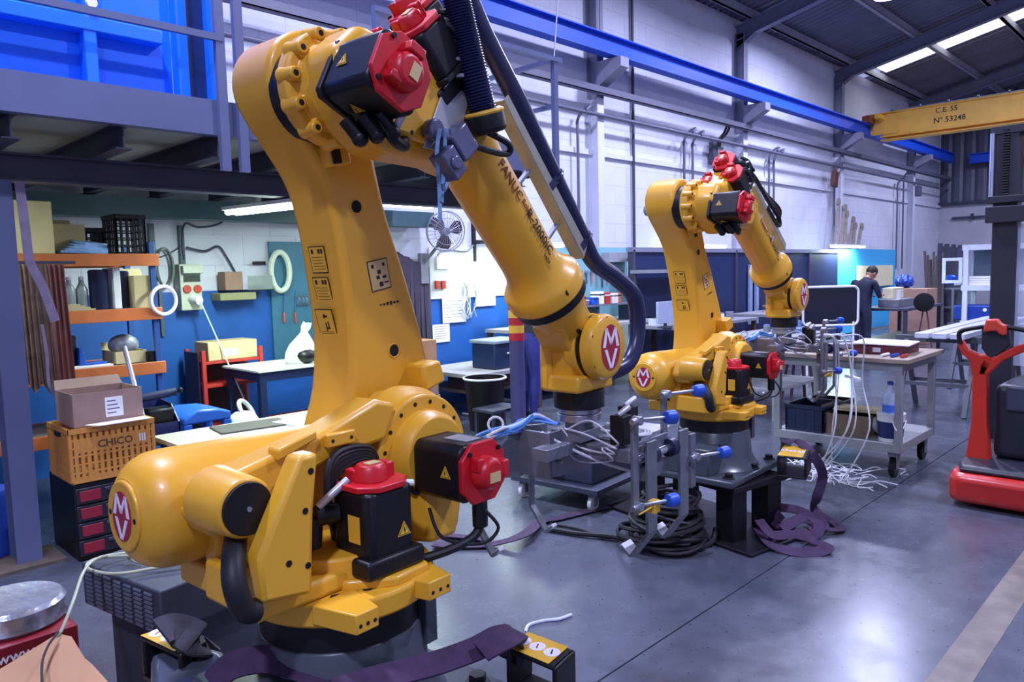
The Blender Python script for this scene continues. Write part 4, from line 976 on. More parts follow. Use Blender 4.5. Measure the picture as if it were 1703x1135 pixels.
# low black trolley with a castor under the gripper
t = thing('low_trolley', 'low dark trolley with white castors on the floor behind the hook gripper', 'trolley', tuple(PZ(975, 842, 0)+Vector((.0, .12, 0))), .1)
m = M(); m.bx(-.15, .75, -.3, .45, .13, .17); m.build('deck', DGREY, t, bevel=.005)
m = M(); m.bx(-.05, .65, -.2, .4, .17, .42); m.build('crate_body', DGREY, t, bevel=.01)
m = M(); m.bx(-.2, .1, .05, .40, .43, .45); m.build('tray', mat('pale_green_lid', 'a9b8b4', .5), t, bevel=.004)
for x, y in ((-.08, -.22), (.68, -.22), (-.08, .38), (.68, .38)):
    m = M(); m.cyl((x, y-.015, .055), (x, y+.015, .055), .055, 20); c_ = m.build('castor', WHT, t, bevel=.004)
    m = M(); m.bx(x-.02, x+.02, y-.028, y-.018, .04, .13); m.bx(x-.02, x+.02, y+.018, y+.028, .04, .13); m.bx(x-.02, x+.02, y-.028, y+.028, .12, .13); m.build('fork', ZINC, c_)
# ---- foreground left: cardboard box and foil reel
t = thing('cardboard_box', 'open brown cardboard box flap at the bottom left corner', 'box', tuple(PZ(60, 1135, .3)))
z0 = .50
q = [PZ(-60, 1150, .50), PZ(96, 1056, .56), PZ(150, 1110, .50), PZ(60, 1200, .42)]
m = M(); m.prism([PZ(-80, 1165, .47), PZ(95, 1057, .54), PZ(100, 1240, .36), PZ(-50, 1240, .36)], Vector((.003, .004, .003))); m.build('flap', CARD, t, world=True)
m = M(); m.prism([PZ(95, 1057, .54), PZ(118, 1062, .535), PZ(140, 1098, .49), PZ(152, 1108, .47), PZ(100, 1240, .36)], Vector((.003, .004, .003))); m.build('flap', CARD, t, world=True)
m = M(); m.prism([PZ(152, 1108, .47), PZ(190, 1150, .42), PZ(150, 1240, .36), PZ(100, 1240, .36)], Vector((.003, .004, .003))); m.build('flap', CARD, t, world=True)
c0 = PZ(60, 1200, .36)
bx_ = M(); bx_.bx(c0.x-.25, c0.x+.12, c0.y-.22, c0.y+.12, .0, .355); bx_.build('carton', CARD, t, world=True)
m = M(); m.tube([PZ(97, 1052, .56), PZ(80, 1075, .545), PZ(70, 1105, .52), PZ(71, 1150, .49)], .004, 6, 6)
solo(m, 'cable', RUB, 'black cable lying over the cardboard box flap at bottom left', 'cable')
t = thing('wire_reel', 'silver foil-wrapped coil standing on a red box at the bottom left edge', 'reel', tuple(PZ(30, 1080, 0)))
ce_ = PZ(22, 1026, .47)
FOIL = mat('foil_wrap', 'c9ced6', .22, metal=.75, var=.25, scale=9, bump=.5, bscale=30)
m = M(); m.lathe((ce_.x, ce_.y, .452), (0, 0, 1), [(0, .16), (.01, .168), (.035, .162), (.07, .168), (.085, .155), (.08, .09)], 40); m.build('coil', FOIL, t, world=True)
t = thing('printed_box', 'red printed box with white lettering under the foil coil', 'box', (ce_.x, ce_.y, 0), 0)
MRED = mat('box_maroon', '7d1420', .5, var=.1)
m = M(); m.bx(ce_.x-.19, ce_.x+.15, ce_.y-.20, ce_.y+.16, .0, .45); m.build('carton', MRED, t, world=True, bevel=.004)
text('www', .05, frame_mtx((-.04, -.2012, .41), (1, 0, 0), (0, 0, 1)), WHT, t)
# ================================================================== WORKSHOP UNDER THE MEZZANINE
def B(name, mt, label, cat, x0, x1, y0, y1, z0, z1, bevel=.004, group=None, rotz=0):
    cx_, cy_ = (x0+x1)/2, (y0+y1)/2
    t = thing(name, label, cat, (cx_, cy_, z0), rotz, group)
    return t, (lambda nm, m, mt_, par=None, bv=.003, **k: m.build(nm, mt_, par or t, bevel=bv, **k)), x1-x0, y1-y0, z1-z0
def carton(label, x0, x1, y0, y1, z0, z1, mt=CARD, opened=False, labels=(), rotz=0, name='cardboard_box', group=None):
    t, P, w_, d_, h_ = B(name, mt, label, 'box', x0, x1, y0, y1, z0, z1, rotz=rotz, group=group)
    X, Y = w_/2, d_/2
    if opened:
        m = M(); th = .006
        m.bx(-X, X, -Y, Y, 0, th); P('base', m, mt, None, 0)
        for a in ((-X, X, -Y, -Y+th), (-X, X, Y-th, Y), (-X, -X+th, -Y+th, Y-th), (X-th, X, -Y+th, Y-th)):
            m = M(); m.bx(a[0], a[1], a[2], a[3], th, h_); P('panel', m, mt, None, 0)
        m = M(); m.prism([(-X, -Y, h_), (X, -Y, h_), (X*.9, -Y-.05, h_+.03), (-X*.9, -Y-.05, h_+.03)], (0, .003, .004)); 
        m = M(); m.prism([(-X, Y, h_), (X, Y, h_), (X*.95, Y+.04, h_+.05), (-X*.95, Y+.04, h_+.05)], (0, .003, .004)); P('flap', m, mt, None, 0)
    else:
        m = M(); m.bx(-X, X, -Y, Y, 0, h_); P('carton', m, mt, None, .006)
        m = M(); m.bx(-X, X, -.003, .003, h_, h_+.001); P('tape_joint', m, mat('tape', 'a98d5c', .4), None, 0)
    for (fx, fz, lw, lh, mm) in labels:
        m = M(); m.bx(fx-lw/2, fx+lw/2, -Y-.0015, -Y, fz-lh/2, fz+lh/2); l_ = P('label', m, mm, None, 0)
        m = M()
        for k in range(4): m.bx(fx-lw*.4, fx+lw*(.1+.1*(k % 3)), -Y-.002, -Y-.0015, fz+lh*(.3-.2*k)-lh*.03, fz+lh*(.3-.2*k)+lh*.03)
        P('label_print', m, mat('print_grey', '5a5f80', .7), l_, 0, kind='stuff')
    return t
# ---- tool chest, crate, box
t, P, *_ = B('tool_chest', BLK, 'black tool chest with red and grey drawers under the orange crate', 'chest', 1.28, 1.80, 4.88, 5.40, 0, .47)
m = M(); m.bx(-.26, .26, -.245, .26, .0, .47); P('body', m, BLK, None, .008)
RDR = mat('drawer_red', '8e1c30', .45, var=.1); GDR = mat('drawer_grey', '3a3b4c', .4)
for k in range(4):
    z = .03+.105*k
    m = M(); m.bx(-.255, .255, -.26, -.245, z, z+.095); d_ = P('drawer', m, mat('drawer_black', '20202b', .4), None, .004)
    m = M(); m.bx(-.235, -.12, -.266, -.26, z+.015, z+.08); P('bin_front', m, RDR, d_, .003)
    m = M(); m.bx(-.10, .10, -.268, -.26, z+.06, z+.08); P('handle', m, GDR, d_, .003)
    m = M(); m.bx(.12, .235, -.266, -.26, z+.015, z+.08); P('bin_front', m, RDR, d_, .003)
OR2 = mat('crate_orange', 'c9893f', .5, var=.06)
def crate(label, x0, x1, y0, y1, z0, z1, mt, nx=9, nz=4, rotz=0, word=None, name='plastic_crate', group=None, solid=0, sw=.006):
    t, P, w_, d_, h_ = B(name, mt, label, 'crate', x0, x1, y0, y1, z0, z1, rotz=rotz, group=group)
    X, Y = w_/2, d_/2; r_ = .008
    m = M(); m.bx(-X, X, -Y, Y, 0, .012); P('floor', m, mt, None, .002)
    for side in range(4):
        m = M()
        L = X if side < 2 else Y; n = nx if side < 2 else max(3, int(nx*Y/X))
        pt = (lambda u, o: (u, (-Y if side == 0 else Y)+o*(1 if side == 0 else -1))) if side < 2 else (lambda u, o: ((-X if side == 2 else X)+o*(1 if side == 2 else -1), u))
        def bb(u0, u1, za, zb, o0=0, o1=.01):
            a = pt(u0, o0); b_ = pt(u1, o1); m.bx(min(a[0], b_[0]), max(a[0], b_[0]), min(a[1], b_[1]), max(a[1], b_[1]), za, zb)
        for k in range(n+1):
            u = -L+2*L*k/n; u = min(max(u, -L+.006), L-.006); bb(u-sw, u+sw, .012, h_)
        for k in range(nz+1):
            z = .012+(h_-.03)*k/nz; bb(-L, L, z-.005, z+.005, .001, .009)
        bb(-L, L, h_-.03, h_, -.006, .012)
        if word: bb(-L*.85, L*.85, h_*.55, h_*.78, .002, .008); bb(-L, L, .0, h_*.12, .003, .008)
        if solid: bb(-L, L, .012, h_*solid, .004, .007)
        P('lattice_side', m, mt, None, 0, kind='stuff')
    if word:
        text(word, h_*.19, frame_mtx((X*.05, -Y-.001, h_*.665), (1, 0, 0), (0, 0, 1)), mat('crate_ink', '4a3320', .6), t)
        for k in range(3):
            m = M(); m.bx(X*.62+.014*k, X*.62+.014*k+.008, -Y-.002, -Y+.002, h_*.6, h_*.74); P('white_stripe', m, WHT, None, 0)
        m = M(); m.bx(-X-.008, -X+.002, -.05, .05, h_*.82, h_*.90); P('hand_hole', m, DRK, None, 0)
    return t
crate('orange lattice plastic crate marked CHICO on the black tool chest', 1.27, 1.75, 4.88, 5.30, .472, .80, OR2, 14, 6, word='CHICO', sw=.0105)
carton('open brown cardboard box with two labels on the orange crate', 1.31, 1.70, 4.90, 5.24, .802, 1.0, mat('card_mauve', 'a08377', .85), True, [(.03, .10, .10, .12, PAPER)])
t = C.objects.get('cardboard_box')
m = M(); m.bx(-.1966, -.195, -.12, .05, .04, .15); lb_ = m.build('label', PAPER, t)
m = M(); m.bx(-.1974, -.1966, -.10, -.02, .06, .085); m.bx(-.1974, -.1966, -.10, .0, .095, .10); m.build('label_print', mat('print_grey', '5a5f80', .7), lb_, kind='stuff')
m = M(); m.prism([(1.36, 4.87, .815), (1.7, 4.89, .815), (1.72, 4.84, .806), (1.42, 4.83, .806)], (0, 0, .004)); solo(m, 'paper_sheet', PAPER, 'white sheet sticking out of the orange crate below the cardboard box', 'paper')
t, P, *_ = B('shipping_label', PAPER, '', 'label', 0, .1, 0, .1, 0, .1)
bpy.data.objects.remove(t)
# ---- orange shelving rack
RX0, RX1, RY0, RY1 = .75, 2.20, 5.88, 6.45
t = thing('shelving_rack', 'shelving rack with orange beams and blue posts beside the mezzanine column', 'shelf', (1.5, 6.15, 0))
RB = mat('rack_blue', '274b8c', .45)
for x in (RX0+.02, RX1-.02):
    for y in (RY0+.02, RY1-.02):
        m = M(); m.bx(x-.02, x+.02, y-.02, y+.02, 0, 1.95); m.build('post', RB, t, world=True, bevel=.002)
SH = [.55, .99, 1.40, 1.80]
for z in SH:
    m = M(); m.bx(RX0, RX1+.02, RY0-.025, RY0, z-.03, z+.06); m.build('beam', ORG, t, world=True, bevel=.003)
    m = M(); m.bx(RX0, RX1+.02, RY1, RY1+.025, z-.03, z+.06); m.build('beam', ORG, t, world=True, bevel=.003)
    m = M(); m.bx(RX0, RX1, RY0, RY1, z+.03, z+.055); m.build('shelf_board', mat('shelf_board', '6d6457', .8, var=.2), t, world=True)
def zs(k): return SH[k]+.0605
carton('tall tan cardboard box at the left end of the top rack shelf', .95, 1.55, 5.92, 6.3, zs(3), zs(3)+.36, CARDY, False, [(-.12, .16, .22, .2, mat('label_grey', 'b9bccc', .8))])
carton('low open tan box behind the blue film pile on the top rack shelf', 1.58, 1.80, 6.1, 6.4, zs(3), zs(3)+.22, CARDY, True)
m = M()
for k in range(5): m.box((1.74+.015*k, 6.0+.01*k, zs(3)+.012+.018*k), (.30-.03*k, .16, .018), Euler((.04*k, .03, .1*k)).to_matrix())
solo(m, 'film_pile', mat('blue_film_pile', '7f9ed0', .3, var=.25), 'pile of crumpled blue plastic film on the top rack shelf', 'plastic film', bevel=.004)
crate('black lattice crate standing upright at the right end of the top rack shelf', 1.95, 2.16, 5.92, 6.2, zs(3), zs(3)+.29, BLK, 5, 5)
crate('black lattice crate lying beside the upright one on the top rack shelf', 1.76, 1.93, 6.12, 6.38, zs(3), zs(3)+.2, BLK, 4, 3)
# second shelf
def can(label, x, y, z, r_, h_, mt, name='can', cat='can'):
    t = thing(name, label, cat, (x, y, z))
    m = M(); m.lathe((0, 0, 0), (0, 0, 1), [(0, r_*.96), (.01, r_), (h_*.93, r_), (h_*.95, r_*1.03), (h_, r_*1.02)], 24); m.build('body', mt, t)
    m = M(); m.cyl((0, 0, h_), (0, 0, h_+.008), r_*.9, 20); m.build('lid', mt, t)
    return t
def bottle(label, x, y, z, r_, h_, mt, cap=WHT, group=None, lay=False):
    t = thing('bottle', label, 'bottle', (x, y, z), group=group)
    m = M(); m.lathe((0, 0, 0), (0, 0, 1), [(0, r_*.9), (.008, r_), (h_*.62, r_), (h_*.8, r_*.45), (h_*.9, r_*.38)], 18); m.build('body', mt, t)
    m = M(); m.cyl((0, 0, h_*.9), (0, 0, h_), r_*.42, 14); m.build('cap', cap, t)
    return t
CLR = mat('clear_bottle', '9aa3a6', .2, var=.1, alpha=.8)
for k in range(3): bottle(['leftmost clear bottle on the middle rack shelf', 'middle one of the clear bottles on the middle rack shelf', 'clear bottle nearest the dark can on the middle rack shelf'][k], 1.56+.08*k, 6.0, zs(2), .04, .24, CLR, WHT, 'clear bottles on the middle rack shelf')
can('dark blue round can left of the white file on the middle rack shelf', 1.83, 5.99, zs(2), .065, .28, mat('navy_can', '1b2444', .35))
m = M(); m.bx(1.91, 1.96, 5.92, 6.15, zs(2), zs(2)+.30); solo(m, 'box_file', WHT, 'white file standing between the two dark cans on the middle rack shelf', 'file', bevel=.004)
can('dark blue round can right of the white file on the middle rack shelf', 2.01, 6.05, zs(2), .05, .27, mat('navy_can', '1b2444', .35))
carton('tan box with torn open flap at the right end of the middle rack shelf', 2.045, 2.18, 5.90, 6.1, zs(2), zs(2)+.24, CARDY, True)
m = M()
for k in range(4): m.bx(1.52, 1.78-.03*k, 5.92+.01*k, 5.955, zs(2)+.012*k, zs(2)+.011+.012*k)
solo(m, 'wood_offcuts', mat('pale_wood', 'b3a684', .7, var=.1), 'low pile of pale board offcuts on the middle rack shelf', 'boards', kind='stuff')
# third shelf
can('dark motor body on the lower rack shelf', 1.60, 6.05, zs(1), .07, .22, mat('dark_motor', '2a2c38', .4), 'electric_motor', 'motor')
m = M(); m.prism([(1.66, 5.95, zs(1)), (1.84, 5.95, zs(1)), (1.84, 5.95, zs(1)+.03), (1.70, 5.95, zs(1)+.03), (1.68, 5.95, zs(1)+.14), (1.66, 5.95, zs(1)+.14)], (0, .12, 0)); solo(m, 'angle_bracket', BLUEP, 'blue angle bracket on the lower rack shelf', 'bracket', bevel=.003)
carton('low tan box filled with grey foil bags on the lower rack shelf', 1.90, 2.12, 5.95, 6.25, zs(1)+.0, zs(1)+.09, CARDY, True)
m = M(); m.sph((2.0, 6.08, zs(1)+.13), .11, 14, (1, .9, .75)); solo(m, 'foil_bag', mat('foil_grey', '8d929b', .4, metal=.2, var=.3, bump=.6, bscale=25), 'crumpled grey foil bag in the low tan box on the rack', 'bag')
m = M(); m.bx(1.5, 1.86, 5.885, 5.98, zs(1), zs(1)+.012); solo(m, 'board', PAPER, 'thin white board on the front edge of the lower rack shelf', 'board')
for k in range(3):
    can(['left dark jar on the right of the lower rack shelf', 'middle dark jar on the right of the lower rack shelf', 'right dark jar on the right of the lower rack shelf'][k], 2.14-.0+.0*k, 5.93+.12*k, zs(1), .035, .07+.01*k, BLK, 'jar', 'jar') if k < 1 else None
# bottom shelf: dull bags
m = M(); m.sph((1.85, 6.1, zs(0)+.12), .16, 16, (1.2, .9, .75)); solo(m, 'sack', mat('sack_grey', '5b5e66', .7, var=.2), 'grey sack on the bottom rack shelf behind the cardboard box', 'sack')
carton('white printed box on the bottom rack shelf', 1.75, 2.1, 5.88, 6.0, zs(0), zs(0)+.06, mat('pale_print', 'cfd6c4', .7), False) if False else None
# white hose ring on the rack post
m = M(); m.torus((2.235, 5.86, 1.51), (.25, -1, 0), .105, .014, 36, 8); solo(m, 'hose_ring', WHT, 'white hose ring hung on the right post of the rack', 'hose')
# hanging leather and straps by the column
LEA = [mat('leather_brown', '7d6152', .7, var=.25), mat('leather_dark', '6a5348', .7, var=.25), mat('leather_red', '6d3a36', .65, var=.2)]
t = thing('leather_apron', 'brown leather welding aprons hanging between the column and the rack', 'apron', (1.35, 5.5, 0))
for k, (px0, px1, mt) in enumerate(((28, 62, LEA[0]), (52, 88, LEA[1]), (78, 112, LEA[2]))):
    m = M(); n = 8; top = [PY(px0+(px1-px0)*i/n-6, 440, 5.5+.012*(i % 2)) for i in range(n+1)]; bot = [PY(px0+(px1-px0)*i/n+14, 655-6*abs(i-4), 5.44+.018*((i+k) % 2)) for i in range(n+1)]
    poly = top+bot[::-1]
    for i in range(n):
        m.prism([top[i], top[i+1], bot[i+1], bot[i]], (0, .006, 0))
    m.build('leather_panel', mt, t, world=True)
m = M(); m.bar(PY(15, 437, 5.52), PY(125, 437, 5.52), .02, .02); m.build('hanging_bar', DGREY, t, world=True)
STW = mat('strap_mauve', '8a7f95', .8, var=.2)
m = M(); m.ribbon([PY(32, 302, 5.05), PY(42, 380, 5.05), PY(50, 436, 5.05), PY(70, 475, 5.05), PY(92, 535, 5.05)], .05, .004, 6, (0, -1, 0)); solo(m, 'ratchet_strap', STW, 'pale mauve webbing strap hanging from the beam beside the column', 'strap')
m = M(); m.ribbon([PY(70, 540, 5.3), PY(78, 590, 5.3), PY(82, 640, 5.3), PY(100, 665, 5.3), PY(128, 660, 5.3), PY(132, 640, 5.3)], .018, .004, 6, (0, -1, 0)); solo(m, 'ratchet_strap', STW, 'thin webbing loop hanging below the leather aprons', 'strap')
# leaning pale tube
m = M(); m.cyl(PY(207, 578, 5.6), PY(256, 765, 5.05), .017, 12); solo(m, 'metal_tube', mat('tube_mauve', 'a9a3c0', .4, metal=.3), 'pale metal tube leaning in front of the shelving rack', 'tube')
# blue drum at the left edge
t = thing('drum', 'blue ribbed drum at the left edge behind the column', 'drum', (.93, 5.42, 0))
m = M(); m.lathe((0, 0, .0), (0, 0, 1), [(0, .13), (.02, .14)]+[(.02+.028*i, .14+.006*(i % 2)) for i in range(1, 14)]+[(.42, .135)], 28); m.build('body', mat('drum_blue', '2f55c4', .35), t)
# ---- wall fittings, left part (Y just before the wall)
WF = WY-.012
def PW(px, py): return PY(px, py, WF-.03)
t = thing('wall_trunking', 'vertical grey cable trunking on the wall above the socket box', 'trunking', (0, 0, 0)); bpy.data.objects.remove(t)
def vbar(px, y0, y1, w_, label, name='cable_trunking', mt=None, dep=.03):
    a = PW(px, y0); b_ = PW(px, y1); m = M(); m.bx(a.x-w_/2, a.x+w_/2, WF-dep, WF, min(a.z, b_.z), max(a.z, b_.z)); return solo(m, name, mt or mat('trunk_grey', '4d5a62', .5), label, 'trunking', bevel=.003)
vbar(305, 440, 375, .05, 'grey cable trunking on the wall above the socket box')
vbar(258, 470, 372, .05, 'grey cable trunking on the wall above the hanging wire coil')
vbar(272, 560, 482, .03, 'dark bar on the blue wall below the hanging wire coil', 'wall_bar')
def wallbox(px0, py0, px1, py1, dep, label, name, cat, mt):
    a = PW(px0, py0); b_ = PW(px1, py1)
    t = thing(name, label, cat, ((a.x+b_.x)/2, WF, b_.z))
    w_, h_ = abs(b_.x-a.x), abs(a.z-b_.z)
    m = M(); m.bx(-w_/2, w_/2, -dep, 0, 0, h_); m.build('housing', mt, t, bevel=.008)
    return t, w_, h_
PLG = mat('plastic_greygreen', 'b9c0ae', .5, var=.05)
t, w_, h_ = wallbox(290, 440, 330, 515, .14, 'grey socket box with red sockets on the wall above the red trolley', 'socket_box', 'socket', PLG)
m = M(); m.bx(-w_*.45, w_*.5, -.20, -.14, h_*.80, h_*.96); m.build('flap', PLG, t, bevel=.006)
m = M(); m.bx(-w_*.35, w_*.42, -.15, -.139, h_*.62, h_*.76); m.build('window', mat('dark_window', '3a4440', .3), t)
for k in range(2):
    m = M(); m.cyl((-w_*.22+.10*k, -.139, h_*.46), (-w_*.22+.10*k, -.16, h_*.46), .038, 18); m.build('socket', mat('socket_red', 'b5402e', .45), t, bevel=.003)
m = M(); m.cyl((0, -.139, h_*.25), (.03, -.24, h_*.2), .04, 16); m.build('plug', WHT, t, bevel=.004)
m = M(); m.tube([(.03, -.24, h_*.2), (.06, -.3, -.05), (.14, -.7, -.7), (.22, -1.0, -1.25)], .007, 8, 6); m.build('lead', mat('lead_pale', 'b9c6c8', .5), t)
m = M()
for k in range(9): m.torus((0, -.006*k, 0), (.15*(k % 3-1), 1, .05*(k % 2)), .10+.006*(k % 4), .006, 24, 6)
p = PW(272, 445); mm = M()
for k in range(9): 
    pts = [(p.x+math.cos(a)*(.07+.004*(k % 4)), WF-.03-.006*k, p.z+math.sin(a)*(.17+.006*(k % 3))) for a in [2*PI*i/24 for i in range(24)]]
    mm.tube(pts, .006, 6, 0, closed=True)
solo(mm, 'wire_coil', mat('wire_grey', '8d9a90', .4, metal=.4), 'hanging coil of grey wire left of the socket box', 'wire')
t, w_, h_ = wallbox(352, 488, 412, 498, .22, 'small wall shelf carrying a brown box right of the socket box', 'wall_shelf', 'shelf', mat('shelf_olive', '8a8a62', .6))
p = PW(381, 476); carton('small brown box on the little wall shelf', p.x-.12, p.x+.06, WF-.21, WF-.05, p.z-.04, p.z+.14, mat('card_brown', '8c6f5e', .8))
p = PW(415, 478); t = thing('tray', 'clear plastic tray on the little wall shelf', 'tray', (p.x, WF-.12, p.z-.035))
m = M(); m.bx(-.10, .16, -.09, .09, 0, .01); m.build('base', BLK, t); m = M(); m.bx(-.10, .16, -.09, -.085, .01, .15); m.build('side', mat('tray_grey', '8d9a94', .3, alpha=.6), t); m = M(); m.bx(-.0, .13, -.07, .07, .01, .05); m.build('contents', BLK, t)
m = M(); q = lambda a, b, d=.03: PY(a, b, WF-d)
m.tube([q(388, 350), q(365, 372), q(330, 378), q(308, 372), q(303, 400), q(306, 432)], .010, 8, 6); solo(m, 'power_lead', DGREY, 'dark cable from the tube lamp to the trunking above the socket box', 'cable')
m = M(); m.tube([q(310, 412), q(340, 418), q(362, 410), q(375, 425), q(392, 455), q(394, 462)], .012, 8, 6); solo(m, 'power_lead', DGREY, 'dark cable curving from the trunking to the little wall shelf', 'cable')
m = M(); m.tube([q(245, 415), q(262, 428), q(285, 420), q(300, 410)], .006, 8, 6); solo(m, 'power_lead', DGREY, 'thin dark cable sagging above the wire coil', 'cable')
m = M(); m.bx(PW(422, 440).x, PW(442, 440).x, WF-.03, WF, PW(430, 440).z, PW(430, 435).z); solo(m, 'wall_bracket', BLK, 'small black bracket on the white wall left of the white ring', 'bracket')
# teal tool panel and white ring
a = PW(447, 402); b_ = PW(560, 690)
t = thing('tool_board', 'teal tool panel on the wall behind the arm of the foreground robot', 'panel', ((a.x+5.35)/2, WF, b_.z))
TEAL = mat('teal_panel', '3b6f86', .5, var=.08)
m = M(); m.bx(a.x, 5.35, WF-.025, WF, .62, a.z); m.build('board', TEAL, t, world=True, bevel=.003)
for px in (472, 491):
    p = PW(px, 528); m = M(); m.bar((p.x, WF-.035, p.z-.06), (p.x, WF-.035, p.z+.05), .022, .02); sc = m.build('tool_handle', mat('handle_red', 'c25a48', .5), t, world=True, bevel=.004)
    m = M(); m.cyl((p.x, WF-.035, p.z+.05), (p.x+.02, WF-.035, p.z+.28), .006, 8); m.build('tool_shaft', mat('shaft_blue', '3a63a8', .4), sc, world=True)
for k in range(4):
    p = PW(492+6*k, 500); m = M(); m.torus((p.x, WF-.04, p.z), (1, .3, 0), .05, .006, 18, 6); m.build('hook_ring', ZINC, t, world=True)
p = PW(463, 452)
mm = M(); pts = [(p.x+math.cos(a_)*.105, WF-.07, p.z+math.sin(a_)*.20) for a_ in [2*PI*i/36 for i in range(36)]]; mm.tube(pts, .030, 10, 0, closed=True)
solo(mm, 'hose_ring', mat('ring_cream', 'd3dccb', .5), 'large cream hose ring hung at the left edge of the teal panel', 'hose')
# ---- red trolley with a box, bag table, blue stool, bin, helmet
REDF = mat('trolley_red', 'b5322b', .45, var=.08)
p0 = PY(362, 640, 6.8); p1 = PY(436, 640, 6.8)
x0, x1 = p0.x-.12, p1.x
zt_ = PY(400, 596, 6.8).z; zm_ = PY(400, 634, 6.8).z
t = thing('red_trolley', 'red steel trolley with shelves before the blue wall', 'trolley', ((x0+x1)/2, 6.98, 0))
for x in (x0, x1):
    for y in (6.8, 7.15):
        m = M(); m.bx(x-.018, x+.018, y-.018, y+.018, .06, zt_+.1); m.build('leg', REDF, t, world=True, bevel=.003)
for z in (zt_-.03, zm_-.03, .25):
    m = M(); m.bx(x0, x1, 6.79, 7.16, z, z+.025); m.build('shelf', REDF, t, world=True, bevel=.002)
m = M(); m.bx(x0, x1, 7.13, 7.14, .25, zt_); m.build('back_panel', mat('dark_maroon', '3d1a26', .5), t, world=True)
m = M(); m.bx(x0-.03, x0-.012, 6.85, 7.15, .25, zt_+.08); m.build('side_panel', mat('dark_maroon', '3d1a26', .5), t, world=True)
m = M(); m.bx(x1-.10, x1-.02, 6.78, 6.9, zm_-.0, zm_+.05); m.build('clip', WHT, t, world=True)
for x in (x0, x1):
    for y in (6.8, 7.15):
        m = M(); m.cyl((x, y-.012, .03), (x, y+.012, .03), .03, 14); m.build('wheel', BLK, t, world=True)
carton('long tan cardboard box with a white label on the red trolley', x0+.06, x1-.02, 6.82, 7.12, zt_-.004, zt_+.17, CARDY, False, [(-.02, .07, .14, .07, PAPER)])
# helmet on the bench edge
t = thing('welding_helmet', 'white welding helmet resting on a dark stand right of the blue stool', 'helmet', tuple(PY(405, 712, 5.7)))
m = M(); m.lathe((0, 0, .0), (0, 0, 1), [(0, .13), (.02, .135), (.06, .125), (.10, .10), (.13, .06), (.142, .0)], 22, cap1=False); m.build('shell', mat('helmet_white', 'cfd8d4', .35), t)
m = M(); m.torus((.06, .05, .12), (.5, -.5, .4), .10, .018, 22, 8); m.build('visor_rim', mat('helmet_white', 'cfd8d4', .35), t)
zz = MW[t.name].translation
m = M(); m.bx(zz.x-.16, zz.x+.14, zz.y-.12, zz.y+.14, 0, zz.z); solo(m, 'low_stand', mat('stand_maroon', '2c1a22', .6), 'dark low stand under the white welding helmet', 'stand', bevel=.006)
# blue stool
p0 = PY(312, 690, 5.5); p1 = PY(376, 690, 5.5)
zt2 = PY(330, 683, 5.5).z
t = thing('step_stool', 'bright blue plastic step stool left of the welding helmet', 'stool', ((p0.x+p1.x)/2, 5.65, 0))
m = M(); m.prism([(p0.x-.05, 5.45, zt2-.05), (p0.x+.05, 5.45, zt2+.01), (p1.x-.08, 5.45, zt2+.0), (p1.x+.02, 5.45, zt2-.03), (p1.x+.02, 5.45, zt2-.09), (p0.x-.05, 5.45, zt2-.09)], (0, .4, 0)); m.build('seat', mat('stool_blue', '1f62c9', .4), t, world=True, bevel=.015)
for x in (p0.x-.02, p1.x-.01):
    for y in (5.48, 5.82):
        m = M(); m.bx(x-.03, x+.03, y-.03, y+.03, 0, zt2-.09); m.build('leg', mat('stool_blue', '1f62c9', .4), t, world=True, bevel=.005)
# dark blue bin with odds and ends
p0 = PY(238, 715, 5.5); p1 = PY(300, 715, 5.5); zb = PY(270, 728, 5.5).z; zt3 = PY(270, 678, 5.5).z
t = thing('open_bin', 'dark blue open-fronted plastic bin behind the pale leaning tube', 'bin', ((p0.x+p1.x)/2, 5.68, zb))
NAVB = mat('bin_navy', '20265c', .4)
m = M(); m.bx(p0.x, p1.x, 5.5, 5.86, zb, zb+.012); m.build('floor', NAVB, t, world=True)
m = M(); m.bx(p0.x, p1.x, 5.85, 5.86, zb, zt3+.02); m.build('wall', NAVB, t, world=True)
for x in (p0.x, p1.x-.01):
    m = M(); m.prism([(x, 5.5, zb), (x, 5.86, zb), (x, 5.86, zt3+.02), (x, 5.62, zt3), (x, 5.5, zb+.10)], (.01, 0, 0)); m.build('wall', NAVB, t, world=True)
m = M(); m.bx(p0.x, p1.x, 5.5, 5.51, zb, zb+.10); m.build('wall', NAVB, t, world=True)
m = M(); m.bx(p0.x-.25, p1.x-.06, 5.44, 5.95, zb-.04, zb-.002); tb_ = m
t = thing('low_bench', 'low bench carrying the blue bin behind the yellow cylinder', 'bench', ((p0.x+p1.x)/2, 5.7, 0))
tb_.build('bench_top', mat('bench_dark', '3a3530', .7), t, world=True)
for x in (p0.x-.2, p1.x-.1):
    for y in (5.5, 5.9):
        m = M(); m.bx(x-.02, x+.02, y-.02, y+.02, 0, zb-.04); m.build('leg', DGREY, t, world=True)
q = PY(262, 660, 5.6)
t = thing('bench_vise', 'small dark bench machine with a ball handle above the blue bin', 'machine', (q.x, 5.6, zb))
m = M(); m.bx(q.x-.09, q.x+.10, 5.55, 5.7, zb+.012, zb+.20); m.build('base', BLK, t, world=True, bevel=.02)
m = M(); m.cyl((q.x-.12, 5.62, q.z+.0), (q.x+.13, 5.60, q.z+.02), .03, 12); m.build('head', mat('vise_blue', '283052', .4), t, world=True)
m = M(); m.cyl((q.x+.08, 5.58, q.z), (q.x+.14, 5.55, q.z+.03), .007, 8); m.sph((q.x+.145, 5.55, q.z+.035), .02, 12); m.build('ball_handle', BLK, t, world=True)
